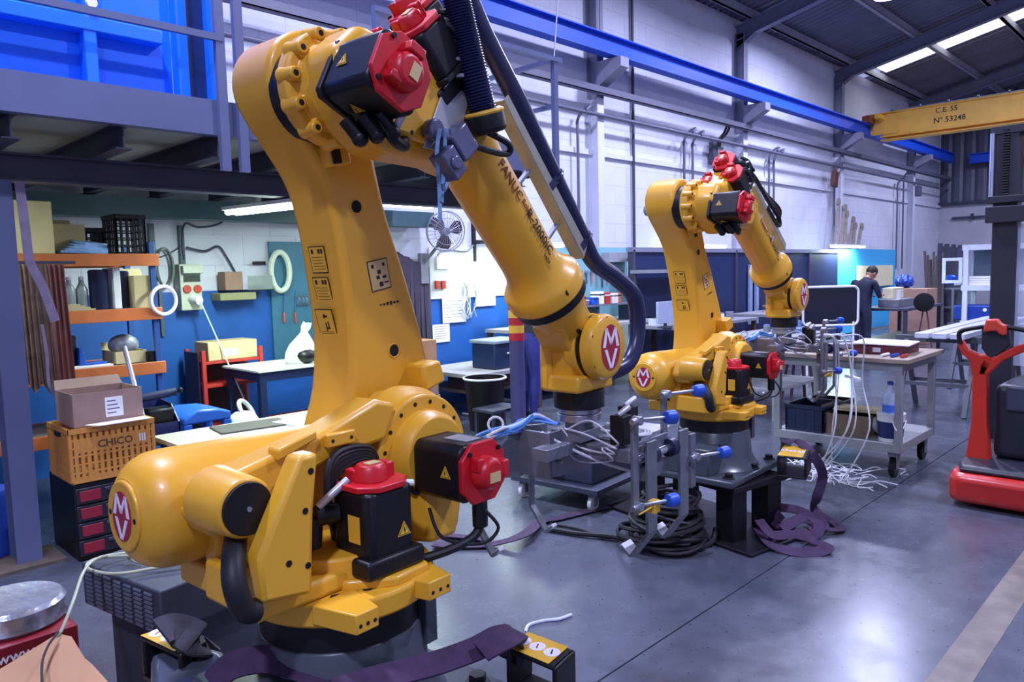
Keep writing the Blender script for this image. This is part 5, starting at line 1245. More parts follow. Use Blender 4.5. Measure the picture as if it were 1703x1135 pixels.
# white boards lying in front (behind the balancer)
m = M(); p = PY(330, 730, 5.0); m.bx(1.9, 3.3, 4.75, 5.35, p.z-.03, p.z); tt_ = thing('board_stack', 'pale boards lying on trestle legs behind the yellow cylinder', 'boards', (2.6, 5.05, 0))
m.build('board', mat('board_pale', 'b9b7a6', .7), tt_, world=True, bevel=.002)
m = M(); m.box((2.95, 4.95, p.z+.008), (.55, .35, .012), Euler((0, 0, .2)).to_matrix()); m.build('board', PAPER, tt_, world=True)
m = M(); m.box((2.5, 5.1, p.z+.006), (.5, .3, .012), Euler((0, 0, -.15)).to_matrix()); m.build('board', mat('board_grey', '55524a', .7), tt_, world=True)
for x in (2.0, 3.2):
    for y in (4.82, 5.28):
        m = M(); m.bx(x-.02, x+.02, y-.02, y+.02, 0, p.z-.03); m.build('leg', DGREY, tt_, world=True)
# dark blue bench with white top, bag
zt4 = PY(470, 612, 6.1).z; bx0 = PY(425, 612, 6.1).x
t = thing('work_table', 'dark blue work table with a white top behind the foreground robot arm', 'table', (bx0+.6, 6.4, 0))
m = M(); m.bx(bx0, bx0+1.3, 6.05, 6.75, zt4-.02, zt4); m.build('table_top', mat('top_cream', 'd9dfc9', .5), t, world=True, bevel=.003)
m = M(); m.bx(bx0+.02, bx0+1.28, 6.07, 6.73, zt4-.10, zt4-.02); m.build('apron', mat('table_navy', '16264a', .5), t, world=True)
for x in (bx0+.05, bx0+1.25):
    for y in (6.1, 6.7):
        m = M(); m.bx(x-.03, x+.03, y-.03, y+.03, 0, zt4-.1); m.build('leg', mat('table_navy', '16264a', .5), t, world=True)
q = PY(497, 604, 6.3); t = thing('plastic_bag', 'white plastic carrier bag with knotted handles on the white topped table', 'bag', (q.x, 6.3, zt4))
BAG = mat('bag_white', 'dfe8e6', .5, var=.08, scale=14, bump=.8, bscale=14)
m = M(); m.lathe((0, 0, .0), (0, 0, 1), [(0, .10), (.03, .135), (.10, .14), (.17, .115), (.23, .07), (.28, .035), (.31, .03)], 16)
for i, v in enumerate(m.v): v.x *= 1+.10*math.sin(i*2.3); v.y *= 1+.10*math.cos(i*1.7); v.x += v.z*.25
m.build('body', BAG, t)
for s_ in (-1, 1):
    m = M(); m.ribbon([(.075, 0, .29), (.09+.03*s_, .01*s_, .33), (.11+.02*s_, .0, .37)], .05, .006, 5, (0, -1, .2)); m.build('handle', BAG, t)
q = PY(515, 598, 6.15); m = M(); m.sph((q.x, 6.2, zt4+.07), .09, 14, (1.1, .9, .75)); solo(m, 'flat_cap', BLK, 'black peaked hat lying on the white topped table beside the bag', 'hat')
# red and white lattice crate stack under the table
crate('red and white lattice crate under the white topped table', bx0+.15, bx0+.75, 6.12, 6.6, .02, .36, mat('crate_red', 'b8453c', .5), 8, 4)
m = M(); m.bx(bx0+.22, bx0+.7, 6.2, 6.55, .035, .30); solo(m, 'white_parcel', PAPER, 'white parcel inside the red lattice crate', 'parcel', bevel=.01)
# ---- tube lamps
def tube_lamp(label, p0, p1, power, w_=.16):
    p0 = Vector(p0); p1 = Vector(p1); t = thing('tube_lamp', label, 'lamp', tuple((p0+p1)/2))
    L = (p1-p0).length; a = (p1-p0).normalized()
    m = M(); m.bar(p0+Vector((0, 0, .03)), p1+Vector((0, 0, .03)), w_, .03); m.build('housing', WHT, t, world=True, bevel=.004)
    m = M()
    for s_ in (-1, 1):
        o_ = Vector((-a.y, a.x, 0))*s_*w_*.25
        mm = M(); mm.cyl(p0+a*.03+o_, p1-a*.03+o_, .024, 12); mm.build('tube', mat('tube_glow', 'ffffff', .3, emit=TUBE, estr=16), t, world=True)
    l = area('tube_light', tuple((p0+p1)/2+Vector((0, 0, -.03))), L, power, TUBE, (0, 0, math.atan2(a.y, a.x)), 'RECTANGLE', w_)
    return t
tube_lamp('glowing tube lamp under the mezzanine above the socket box', PX(383, 354, 2.95), PX(500, 341, 2.95)+Vector((0, -.1, 0)), 75)
tl_ = tube_lamp('glowing tube lamp over the tool bench right of the striped column', (6.5, 6.6, 2.0), (7.75, 6.6, 2.0), 22)
for x in (6.8, 7.5):
    m = M(); m.bx(x-.012, x+.012, 6.6, WY, 2.04, 2.06); m.build('wall_stay', DGREY, tl_, world=True)
tube_lamp('tube lamp under the deck at the far left of the workshop', (.2, 5.4, 2.36), (1.0, 5.4, 2.36), 9)
tube_lamp('tube lamp under the deck over the paper board', (4.2, 6.1, 2.36), (5.1, 6.1, 2.36), 15)
# ---- wall fan
p = PY(742, 385, 6.9)
t = thing('wall_fan', 'grey caged wall fan on the white wall between the two arms of the foreground robot', 'fan', tuple(p))
FX_ = Vector((-.35, -1, -.12)).normalized()
FR = .24
m = M(); m.torus((0, 0, 0), FX_, FR, .008, 36, 6); m.torus(FX_*.04, FX_, FR*.66, .004, 30, 5); m.torus(FX_*-.06, FX_, FR*.97, .006, 36, 6)
a_, b1, c1 = m.frame(FX_)
for k in range(28):
    an = 2*PI*k/28; d1 = b1*math.cos(an)+c1*math.sin(an)
    m.tube([d1*FR, d1*FR*.66+FX_*.045, FX_*.055+d1*.03], .0022, 4, 2); m.tube([d1*FR*.97-FX_*.06, d1*.05-FX_*.07], .002, 4, 1)
m.build('cage', mat('fan_cage', 'a9a8b8', .4, metal=.4), t, kind='stuff')
for k in range(3):
    an = 2*PI*k/3+.35; m = M(); pts = []
    for u, wv in ((.04, -.02), (.10, -.06), (.17, -.075), (.205, -.03), (.20, .05), (.13, .075), (.05, .03)):
        d1 = b1*math.cos(an)+c1*math.sin(an); e1 = -b1*math.sin(an)+c1*math.cos(an); pts.append(d1*u*1.03+e1*wv*1.2+FX_*(wv*.3))
    m.prism(pts, FX_*.004); m.build('blade', mat('fan_blade', '4a4550', .4), t)
m = M(); m.cyl(FX_*.03, FX_*-.14, .045, 18); m.build('motor', mat('fan_motor', '7d7b88', .5), t)
m = M(); m.tube([FX_*-.12, FX_*-.16+Vector((-.02, .02, -.15)), Vector((-.1, .30, -.36))], .02, 8, 4); m.bx(-.16, -.04, .30, .36, -.62, -.25); m.build('wall_arm', mat('fan_motor', '7d7b88', .5), t)
# ---- board with sockets, papers and cables right of the arm
def paper(px0, py0, px1, py1, label, mt=PAPER, Y=WF-.03, name='paper_sheet', th=.004, marks=True, cat='paper'):
    a = PY(px0, py0, Y); b_ = PY(px1, py1, Y); t = thing(name, label, cat, ((a.x+b_.x)/2, Y, min(a.z, b_.z)))
    m = M(); m.bx(a.x, b_.x, Y-th, Y, b_.z, a.z); m.build('sheet', mt, t, world=True)
    if marks:
        m = M()
        for k in range(6):
            z = a.z-(a.z-b_.z)*(.14+.13*k); m.bx(a.x+.03, b_.x-.04-.02*(k % 3), Y-th-.0008, Y-th, z, z+.006)
        m.build('print', mat('print_grey', '5a5f80', .7), t, world=True, kind='stuff')
    return t
a = PW(715, 440); b_ = PW(842, 502)
t = thing('wiring_board', 'pale wiring board on the wall under the fan', 'board', ((a.x+b_.x)/2, WF, b_.z))
m = M(); m.bx(a.x, b_.x, WF-.022, WF, 1.35, 2.0); m.build('board', mat('board_cream', 'd8dccf', .6), t, world=True)
m = M(); m.bx(6.1, 6.3, WF-.05, WF-.022, 1.72, 1.88); m.build('junction_box', WHT, t, world=True, bevel=.004)
for k in range(2):
    q = PY(728+10*k, 474, WF-.05); m = M(); m.bx(q.x-.03, q.x+.03, WF-.06, WF-.022, q.z-.05, q.z+.05); m.build('socket', mat('socket_red', 'b5402e', .45), t, world=True, bevel=.003)
for k in range(12):
    r_ = random.Random(k+90); q = PY(768+r_.random()*22, 470+r_.random()*8, WF-.06); m = M()
    m.tube([(q.x, WF-.05, q.z), (q.x+(r_.random()-.5)*.12, WF-.09, q.z-.12), (q.x+(r_.random()-.5)*.2, WF-.08, q.z-.28), (q.x+(r_.random()-.5)*.15, WF-.06, q.z-.42)], .006, 5, 5); m.build('hanging_lead', WIRE if k % 3 else mat('lead_grey', '6d7078', .5), t, world=True)
paper(722, 458, 731, 488, 'small white card on the wiring board under the fan', Y=WF-.026) if False else None
paper(735, 497, 775, 535, 'white paper sheet below the wiring board, left one', Y=WF-.024)
paper(719, 541, 748, 568, 'small white paper sheet low on the blue wall under the larger sheet', Y=WF-.016)
paper(790, 472, 824, 508, 'printed white sheet right of the hanging leads on the wall', Y=WF-.03)
m = M(); m.tube([q_ for q_ in (PY(727, 430, WF-.03), PY(733, 418, WF-.03), PY(750, 416, WF-.03), PY(775, 418, WF-.03), PY(787, 408, WF-.03))], .01, 6, 6); solo(m, 'power_lead', ZINC, 'grey cable on the white wall beside the fan', 'cable')
q = PY(788, 365, WF-.03); m = M(); m.bx(q.x-.02, q.x+.02, WF-.04, WF, PY(790, 435, WF).z, q.z); m.bx(q.x, 7.4, WF-.03, WF-.01, PY(800, 402, WF).z-.015, PY(800, 402, WF).z+.015); solo(m, 'pipe_bracket', BLK, 'black upright with a side arm on the white wall right of the fan', 'bracket')
# dark clothes / sheets hanging left of the board
m = M(); 
for k in range(7):
    xx = 5.42+.075*k; m.prism([(xx, WF-.05-.03*(k % 2), 1.95-.03*k), (xx+.08, WF-.05-.03*((k+1) % 2), 1.93-.03*k), (xx+.10, WF-.06, .75), (xx-.0, WF-.09, .75)], (0, .012, 0))
solo(m, 'work_coat', mat('coat_dark', '3b3346', .8, var=.2), 'dark work coats hanging on the wall left of the wiring board', 'coat')
# ---- stack of boxes and bin right of the arm
p = PY(728, 640, 6.3)
zb0 = 0
for k, (lb, hh, ww, mt) in enumerate((('lowest brown carton of the stack right of the foreground arm', .36, .42, CARD), ('middle brown carton of the stack right of the foreground arm', .34, .38, mat('card_mauve', 'a08377', .85)), ('top brown carton of the stack right of the foreground arm', .26, .36, CARD))):
    carton(lb, 5.0-ww/2, 5.0+ww/2, 6.2, 6.2+ww, zb0, zb0+hh, mt, group='cartons stacked right of the foreground arm'); zb0 += hh+.001
t = thing('waste_bin', 'black waste bin with a white bag hanging over its rim right of the foreground arm', 'bin', (5.45, 5.75, 0))
m = M(); m.lathe((0, 0, 0), (0, 0, 1), [(0, .17), (.55, .22), (.56, .23), (.56, .205), (.05, .16)], 24, cap1=True); m.build('body', BLK, t)
m = M(); m.torus((0, 0, .55), (0, 0, 1), .225, .012, 24, 6); m.build('bag_rim', BAG, t)
t = thing('foot_stool', 'low dark grey step in front of the waste bin', 'step', (5.25, 5.35, 0))
m = M(); m.bx(-.22, .22, -.15, .15, .28, .31); m.build('tread', DGREY, t, bevel=.004)
for x in (-.19, .19):
    for y in (-.12, .12):
        m = M(); m.bx(x-.015, x+.015, y-.015, y+.015, 0, .28); m.build('leg', DGREY, t)
m = M(); m.tube([PZ(770, 688, .02), PZ(800, 690, .03), PZ(820, 672, .02), PZ(850, 668, .02), PZ(872, 685, .02)], .012, 8, 6); solo(m, 'air_hose', WIRE, 'pale hose snaking over the floor left of the striped column', 'hose')
# long bench behind the striped column
def bench(label, x0, x1, y0, y1, h_, top, leg, shelf=True, name='workbench'):
    t = thing(name, label, 'bench', ((x0+x1)/2, (y0+y1)/2, 0))
    m = M(); m.bx(x0, x1, y0, y1, h_-.045, h_); m.build('bench_top', top, t, world=True, bevel=.003)
    for x in (x0+.05, x1-.05):
        for y in (y0+.05, y1-.05):
            m = M(); m.bx(x-.03, x+.03, y-.03, y+.03, 0, h_-.045); m.build('leg', leg, t, world=True)
    if shelf:
        m = M(); m.bx(x0+.05, x1-.05, y0+.06, y1-.05, .30, .33); m.build('lower_shelf', leg, t, world=True)
    return t
DW = mat('bench_brown', '4c3a36', .7, var=.15)
bench('low brown bench carrying the dark blue case left of the striped column', 5.6, 6.78, 6.1, 7.15, .53, mat('bench_pale', 'a9a9a4', .6), DW)
bench('brown workbench with a lower shelf against the wall behind the striped column', 6.85, 9.6, 6.3, 7.2, .92, mat('bench_pale', 'a9a9a4', .6), DW)
t = thing('equipment_case', 'dark blue equipment case on the bench end left of the striped column', 'case', (6.35, 6.4, .531))
m = M(); m.bx(-.3, .2, -.2, .2, 0, .30); m.build('body', mat('case_navy', '1b2c52', .4), t, bevel=.02)
m = M(); m.cyl((-.1, -.205, .18), (.05, -.205, .18), .012, 8); m.build('handle', WHT, t)
m = M(); m.bx(-.32, .22, -.22, .22, .30, .34); m.build('lid', mat('case_grey', '93a3b5', .5), t, bevel=.01)
carton('brown carton on the lower shelf of the bench left of the striped column', 7.0, 7.6, 6.5, 6.9, .331, .56, CARD)
carton('flat dark red box on the lower shelf of the low brown bench', 5.75, 6.5, 6.25, 6.7, .331, .48, mat('box_maroon2', '4a2226', .6))
ITEM = [('red', mat('item_red', 'b8352c', .45)), ('white', WHT), ('orange', mat('item_orange', 'c9693c', .5)), ('grey', ZINC), ('blue', BLUEP), ('white', PAPER)]
r_ = random.Random(3)
for k in range(9):
    nm, mt = ITEM[k % 6]; x = 7.75+.15*k; hh = .08+.10*r_.random()
    t = thing('tool_case' if k % 2 else 'parts_box', '%s %s, %s from the left on the wall bench behind the wrist' % (nm, 'tool case' if k % 2 else 'parts box', ['first', 'second', 'third', 'fourth', 'fifth', 'sixth', 'seventh', 'eighth', 'ninth'][k]), 'box', (x, 6.56+.08*r_.random(), 1.181), 0, 'small boxes on the wall bench')
    m = M(); m.bx(-.06, .06, -.08, .08, 0, hh); m.build('body', mt, t, bevel=.008); m = M(); m.bx(-.063, .063, -.083, .083, hh*.7, hh*.8); m.build('lid_rim', BLK if k % 3 else WHT, t, bevel=.002)
t = thing('bench_riser', 'narrow raised shelf on the wall bench carrying red and white boxes', 'shelf', (8.3, 6.62, .921))
m = M(); m.bx(-.75, .95, -.15, .15, .235, .259); m.build('board', ZINC, t)
for x in (-.72, .1, .92):
    m = M(); m.bx(x-.012, x+.012, -.13, .13, 0, .235); m.build('stay', DGREY, t)
# pale teal back panel with hanging tools
t = thing('tool_board', 'pale teal tool panel with hanging hand tools seen inside the loop of the dark hose', 'panel', (8.3, 6.95, .95))
PT = mat('teal_pale', '7fb2bd', .5, var=.05)
m = M(); m.bx(7.55, 9.66, 6.9, 6.93, .95, 2.0); m.build('board', PT, t, world=True)
for k in range(11):
    x = 8.25+.125*k; hh = .12+.12*random.Random(k).random()
    m = M(); m.cyl((x, 6.885, 1.62), (x, 6.885, 1.62-hh), .012, 8); tl = m.build('hand_tool', [DGREY, mat('handle_red', 'c25a48', .5), ZINC][k % 3], t, world=True)
    m = M(); m.bx(x-.025, x+.025, 6.87, 6.90, 1.62, 1.66); m.build('tool_head', ZINC, tl, world=True)
m = M(); m.bx(9.0, 9.6, 6.75, 6.9, 1.78, 1.92); m.build('lamp_shelf', mat('shelf_grey', '9aa0a6', .5), t, world=True)
# ================================================================== BACK OF THE HALL, CART, STACKER
NAVY = mat('panel_navy', '1d2b55', .4, var=.1, scale=2)
t = thing('welding_partition', 'dark navy sheet partition along the white wall behind the far robot', 'partition', (13.2, 6.6, 0))
for k in range(5):
    x0 = 9.35+1.58*k
    m = M(); m.bx(x0+.01, x0+1.57, 6.58, 6.62, .06, 1.92-.0*k); m.build('panel', NAVY, t, world=True, bevel=.004)
    m = M(); m.bx(x0-.03, x0+.03, 6.55, 6.65, 0, 1.96); m.build('post', DGREY, t, world=True)
m = M(); m.bx(9.3, 17.3, 6.55, 6.66, 1.92, 1.99); m.build('top_rail', mat('rail_pale', '7d8296', .5), t, world=True)
for a_, z_ in ((13.0, 0), (13.25, .0)):
    m = M(); m.bx(a_-.05, a_+.05, 6.52, 6.56, .6, 1.7); m.build('curtain_strip', mat('strip_glass', '8fa0c8', .2), t, world=True)
t = thing('blue_booth_panel', 'bright light blue booth panel on the wall behind the worker', 'panel', (19.2, 6.7, 0))
SKYB = mat('panel_sky', '3fa9df', .5, var=.05)
for k in range(2):
    m = M(); m.bx(17.45+2.0*k, 19.43+2.0*k, 6.68, 6.72, .05, 2.02); m.build('panel', SKYB, t, world=True)
m = M(); m.bx(18.6, 21.0, 6.6, 6.66, 1.1, 1.62); m.build('pegboard', mat('peg_cream', 'e6dcb4', .6), t, world=True)
tube_lamp('tube lamp on top of the navy partition behind the far robot', (11.0, 6.75, 2.02), (12.4, 6.75, 2.02), 60)
tube_lamp('tube lamp above the light blue booth panel left of the worker', (16.6, 6.45, 2.06), (18.4, 6.45, 2.06), 90)
t = bench('grey bench in front of the navy partition left of the far robot', 8.9, 11.2, 5.5, 6.3, .86, mat('bench_grey_top', '8c8d96', .5), DW)
t = bench('grey bench with planks in front of the navy partition right of the far robot', 11.6, 14.4, 5.4, 6.2, .88, mat('bench_grey_top', '8c8d96', .5), DW)
t = thing('bench_shelf', 'grey overhead shelf before the navy partition left of the far robot', 'shelf', (9.9, 6.3, 1.60))
m = M(); m.bx(-.7, .7, -.2, .22, 0, .05); m.build('board', mat('bench_grey_top', '8c8d96', .5), t)
for x in (-.65, .65):
    m = M(); m.bx(x-.02, x+.02, .15, .19, -.74, 0); m.build('stay', DGREY, t)
for k in range(5):
    m = M(); m.box((12.4, 5.8, .885+.022*k), (.9-.1*k, .25, .02), Euler((0, -.0, .3+.12*k)).to_matrix()); solo(m, 'plank', mat('plank_pale', 'b9a58c', .7), ['lowest plank of the small pile right of the far robot arm', 'second plank from below in the pile right of the far robot arm', 'middle plank of the pile right of the far robot arm', 'second plank from the top in the pile right of the far robot arm', 'top plank of the pile right of the far robot arm'][k], 'plank', 'planks on the grey bench')
r_ = random.Random(8)
POS = ['first', 'second', 'third', 'fourth', 'fifth', 'sixth', 'seventh', 'eighth', 'ninth']
for k in range(8):
    nm, mt = ITEM[(k*2+1) % 6]; x = 9.05+.25*k; hh = .08+.12*r_.random()
    t = thing('parts_box', '%s parts box, %s from the left on the bench before the navy partition' % (nm, POS[k]), 'box', (x, 5.7+.3*r_.random(), .86), r_.random()-.5, 'parts boxes on the navy partition bench')
    m = M(); m.bx(-.08, .08, -.06, .06, 0, hh); m.build('body', mt, t, bevel=.006); m = M(); m.bx(-.082, .082, -.062, .062, hh, hh+.012); m.build('lid', ZINC if k % 2 else BLK, t, bevel=.002)
t = thing('grey_monitor', 'pale grey screen standing on the bench left of the far robot arm', 'screen', tuple(PY(1108, 545, 5.7)))
m = M(); m.bx(-.22, .22, -.02, .02, .06, .36); m.build('screen', mat('screen_pale', 'a9b3cc', .3), t, bevel=.006); m = M(); m.bx(-.10, .10, -.08, .08, 0, .015); m.bx(-.02, .02, .0, .03, .015, .1); m.build('foot', DGREY, t)
# table with sheet metal parts in front of the far robot's gripper
def at_floor(px, py, z=0): return PZ(px, py, z)
# round-cornered frame screen
def screen_frame(label, c, w_, h_, z0, yaw):
    t = thing('welding_screen', label, 'screen', c, yaw)
    n = 10; pts = []
    for (sx, sz, a0) in ((1, 1, 0), (-1, 1, 90), (-1, -1, 180), (1, -1, 270)):
        for i in range(n+1):
            a = math.radians(a0+90*i/n); pts.append((0, sx*(w_/2-.08)+math.cos(a)*.08, z0+h_/2+sz*(h_/2-.08)+math.sin(a)*.08))
    m = M(); m.tube(pts, .018, 8, 0, closed=True); m.build('frame', WHT, t)
    m = M(); m.prism([Vector(p) for p in pts], (.004, 0, 0)); m.build('dark_sheet', mat('screen_dark', '1a1d2a', .3), t)
    for s_ in (-1, 1):
        m = M(); m.cyl((0, s_*w_*.42, .02), (0, s_*w_*.42, z0+.05), .016, 8); m.bx(-.22, .22, s_*w_*.42-.02, s_*w_*.42+.02, 0, .03); m.build('leg', WHT, t)
    return t
sp_ = PZ(1381, 545, .75)
screen_frame('dark screen in a white rounded frame behind the gripper of the far robot', (sp_.x, sp_.y, 0), .80, .56, .78, .78)
# ---- people
def person(label, loc, yaw, J, shirt, trousers, hair, hscale=1.0):
    t = thing('person', label, 'person', loc, yaw)
    vs = []; rad = []; es = []; 
    def v(p, r_): vs.append(Vector(p)); rad.append(r_); return len(vs)-1
    pel = v(J['pelvis'], (.15, .12)); wai = v(Vector(J['pelvis']).lerp(Vector(J['chest']), .5), (.135, .11)); ch = v(J['chest'], (.155, .12)); ne0 = v(Vector(J['chest']).lerp(Vector(J['neck']), .72), (.10, .085)); ne = v(J['neck'], .052); hd = v(Vector(J['neck']).lerp(Vector(J['head']), .7), .05)
    es += [(pel, wai), (wai, ch), (ch, ne0), (ne0, ne), (ne, hd)]
    for s_ in ('l', 'r'):
        sg = 1 if s_ == 'l' else -1
        sh = v(J['sh'+s_], .068); el = v(J['el'+s_], .045); mi = v(Vector(J['el'+s_]).lerp(Vector(J['wr'+s_]), .35), .046); wr = v(J['wr'+s_], .03)
        es += [(ch, sh), (sh, el), (el, mi), (mi, wr)]
        d_ = (Vector(J['wr'+s_])-Vector(J['el'+s_])).normalized(); sd = d_.cross(Vector((0, 0, 1))); sd = sd.normalized() if sd.length > .1 else Vector((0, 1, 0)); dn = d_.cross(sd)
        W_ = Vector(J['wr'+s_]); pa = v(W_+d_*.05, (.036, .022)); pk = v(W_+d_*.085, (.036, .02)); es += [(wr, pa), (pa, pk)]
        for k, (o_, L) in enumerate(((-.03, .065), (-.01, .078), (.01, .072), (.03, .055))):
            a = v(W_+d_*.10+sd*o_, .0105); b_ = v(W_+d_*(.10+L*.5)+sd*o_*1.1+dn*.008, .0095); c_ = v(W_+d_*(.10+L*.85)+sd*o_*1.1+dn*.025, .008); es += [(pk, a), (a, b_), (b_, c_)]
        a = v(W_+d_*.05-sd*.045*sg+dn*.01, .012); b_ = v(W_+d_*.09-sd*.06*sg+dn*.02, .010); es += [(pa, a), (a, b_)]
        hp = v(J['hip'+s_], .095); th = v(Vector(J['hip'+s_]).lerp(Vector(J['kn'+s_]), .5), .08); kn = v(J['kn'+s_], .058); ca = v(Vector(J['kn'+s_]).lerp(Vector(J['an'+s_]), .35), .058); an = v(J['an'+s_], .042); he = v(Vector(J['an'+s_])+Vector((.05, 0, -.04)), .045); to = v(Vector(J['an'+s_])+Vector((.17, 0, -.055)), .035)
        es += [(pel, hp), (hp, th), (th, kn), (kn, ca), (ca, an), (an, he), (he, to)]
    me = bpy.data.meshes.new('p'); me.from_pydata([tuple(q) for q in vs], es, [])
    o = bpy.data.objects.new('p', me); COL.objects.link(o)
    sk = o.modifiers.new('s', 'SKIN')
    for i, r_ in enumerate(rad):
        me.skin_vertices[0].data[i].radius = r_ if isinstance(r_, tuple) else (r_, r_)
    me.skin_vertices[0].data[pel].use_root = True
    sb = o.modifiers.new('d', 'SUBSURF'); sb.levels = 2
    dg = bpy.context.evaluated_depsgraph_get(); m2 = bpy.data.meshes.new_from_object(o.evaluated_get(dg)); bpy.data.objects.remove(o)
    m2.materials.clear()
    SKIN = mat('skin', 'b58a72', .55, var=.05)
    for mm in (SKIN, shirt, trousers, mat('shoe_black', '1b1a1e', .5)): m2.materials.append(mm)
    pz = J['pelvis'][2]
    for p in m2.polygons:
        c = p.center; p.use_smooth = True
        k = 1
        da = min((c-Vector(J['wrl'])).length, (c-Vector(J['wrr'])).length)
        el_ = min(((c-Vector(J['el'+s_])).dot((Vector(J['wr'+s_])-Vector(J['el'+s_])).normalized()), -(abs((c-Vector(J['el'+s_])).length))) if False else ((c-Vector(J['el'+s_])).length,) for s_ in 'lr')
        neararm = False
        for s_ in 'lr':
            E_ = Vector(J['el'+s_]); W_ = Vector(J['wr'+s_]); S_ = Vector(J['sh'+s_])
            u = (c-E_).dot((W_-E_).normalized())
            if u > -.02 and (c-(E_+(W_-E_).normalized()*max(0, u))).length < .11 and u < .5: neararm = True
        if neararm: k = 0
        elif (c-Vector(J['neck'])).dot((Vector(J['head'])-Vector(J['neck'])).normalized()) > -.0 and (c-Vector(J['neck'])).length < .2: k = 0
        elif c.z < .10: k = 3
        elif (c-Vector(J['pelvis'])).dot((Vector(J['chest'])-Vector(J['pelvis'])).normalized()) < .03 and c.z < pz+.2: k = 2
        p.material_index = k
    ob = bpy.data.objects.new('body', m2); COL.objects.link(ob); ob.parent = t; MW[ob.name] = MW[t.name]
    # head
    hdv = Vector(J['head']); upv = (hdv-Vector(J['neck'])).normalized(); fw = Vector(J['face']).normalized(); fw = (fw-upv*fw.dot(upv)).normalized(); sdv = upv.cross(fw)
    rot = Matrix((fw, sdv, upv)).transposed()
    def he(name, mt, pts): 
        m = M()
        for c_, r_, sc in pts:
            mm = M(); mm.sph((0, 0, 0), r_, 16, sc); m.add([hdv+rot @ (q+Vector(c_)) for q in mm.v], mm.f)
        return m.build(name, mt, t)
    h0 = he('head', SKIN, [((0, 0, .02), .098, (1, .80, 1.18)), ((.035, 0, -.05), .062, (1, .85, .95)), ((.102, 0, -.015), .016, (1.1, .8, 1.3)), ((-.005, .08, -.01), .026, (.7, .35, 1.1)), ((-.005, -.08, -.01), .026, (.7, .35, 1.1))])
    m = M(); he_ = he('hair', hair, [((-.018, 0, .038), .101, (1.02, .84, 1.10))])
    for s_ in (-1, 1):
        m = M(); mm = M(); mm.sph((0, 0, 0), .010, 10); m.add([hdv+rot @ (q+Vector((.088, .032*s_, .012))) for q in mm.v], mm.f); m.build('eye', mat('eye_dark', '2a1d18', .3), t)
    m = M(); mm = M(); mm.sph((0, 0, 0), .02, 10, (.3, 1, .25)); m.add([hdv+rot @ (q+Vector((.092, 0, -.062))) for q in mm.v], mm.f); m.build('mouth', mat('lip', '8f5850', .5), t)
    return t
HAIR = mat('hair_dark', '17130f', .6)
c_ = PZ(1434, 449, 1.56)
person('person in dark T-shirt and trousers standing at the bench, head bowed over his hands', (c_.x, c_.y, 0), -.25,
       dict(pelvis=(0, 0, .93), chest=(.05, 0, 1.22), neck=(.13, 0, 1.41), head=(.24, -.01, 1.49), face=(1, -.1, -.9), shl=(.06, .19, 1.36), shr=(.06, -.19, 1.36), ell=(.12, .25, 1.10), elr=(.14, -.24, 1.10), wrl=(.36, .14, 1.10), wrr=(.38, -.10, 1.12),
            hipl=(0, .09, .90), hipr=(0, -.09, .90), knl=(.03, .11, .50), knr=(.02, -.11, .50), anl=(0, .12, .09), anr=(-.02, -.12, .09)), mat('shirt_navy', '20243c', .8), mat('trousers_dark', '22263f', .8), HAIR)
c_ = PY(880, 600, 5.65)
person('person in dark shirt and blue trousers bending behind the striped column, mostly hidden', (c_.x, c_.y, 0), -.35,
       dict(pelvis=(0, 0, .93), chest=(.16, 0, 1.19), neck=(.30, 0, 1.31), head=(.42, 0, 1.33), face=(1, 0, -1.2), shl=(.18, .19, 1.30), shr=(.18, -.19, 1.30), ell=(.24, .24, 1.04), elr=(.22, -.25, 1.12), wrl=(.46, .14, 1.02), wrr=(.10, -.36, 1.22),
            hipl=(0, .09, .90), hipr=(0, -.09, .90), knl=(.03, .11, .50), knr=(.02, -.11, .50), anl=(0, .12, .09), anr=(-.02, -.12, .09)), mat('shirt_black', '1c1b2c', .8), mat('trousers_blue', '2b2f7d', .8), HAIR)
# bench and machine beside the worker
wb_ = PZ(1437, 449, 1.56)
bench('dark workbench in front of the standing worker', wb_.x+.5, wb_.x+2.6, wb_.y-.55, wb_.y+.25, .88, DGREY, DGREY)
t = thing('bench_machine', 'cream bench machine with white tools in front of the standing worker', 'machine', (wb_.x+1.2, wb_.y-.15, .88))
m = M(); m.bx(-.35, .5, -.15, .2, 0, .14); m.build('base', ZINC, t, bevel=.01); m = M(); m.bx(-.2, .4, 0, .18, .14, .34); m.build('body', mat('peg_cream', 'e6dcb4', .6), t, bevel=.01); m = M(); m.cyl((-.2, -.1, .14), (-.2, -.1, .3), .04, 14); m.build('turret', WHT, t)
# cartons, fan, blue bags, leaning stock
p = PZ(1515, 560, 0); p = PX(1515, 480, 17.0)
carton('tall brown carton standing right of the standing worker', p.x-.35, p.x+.35, p.y-.4, p.y+.3, 0, p.z, mat('card_salmon', 'b08a78', .85), name='cardboard_box')
t = thing('blue_sheet', 'crumpled blue plastic sheet piled on the tall brown carton', 'sheet', (p.x-.1, p.y+.1, p.z+.012))
m = M(); m.sph((0, 0, .13), .20, 20, (1, .9, .65))
for i, v_ in enumerate(m.v): v_ *= 1.0; v_.z += .03*math.sin(i*1.7); v_.x += .03*math.cos(i*2.9); v_.z = max(v_.z, 0)
m.build('sheet', mat('sheet_blue', '2449a8', .4), t)
pf = PX(1537, 503, 13.5)
t = thing('pedestal_disc', 'black round disc on a thin stand right of the tall carton', 'stand', (pf.x, pf.y, 0))
m = M(); m.lathe((0, 0, pf.z), (-1, -.1, 0), [(0, .15), (.02, .155), (.05, .15), (.06, .03)], 28); m.build('disc', BLK, t)
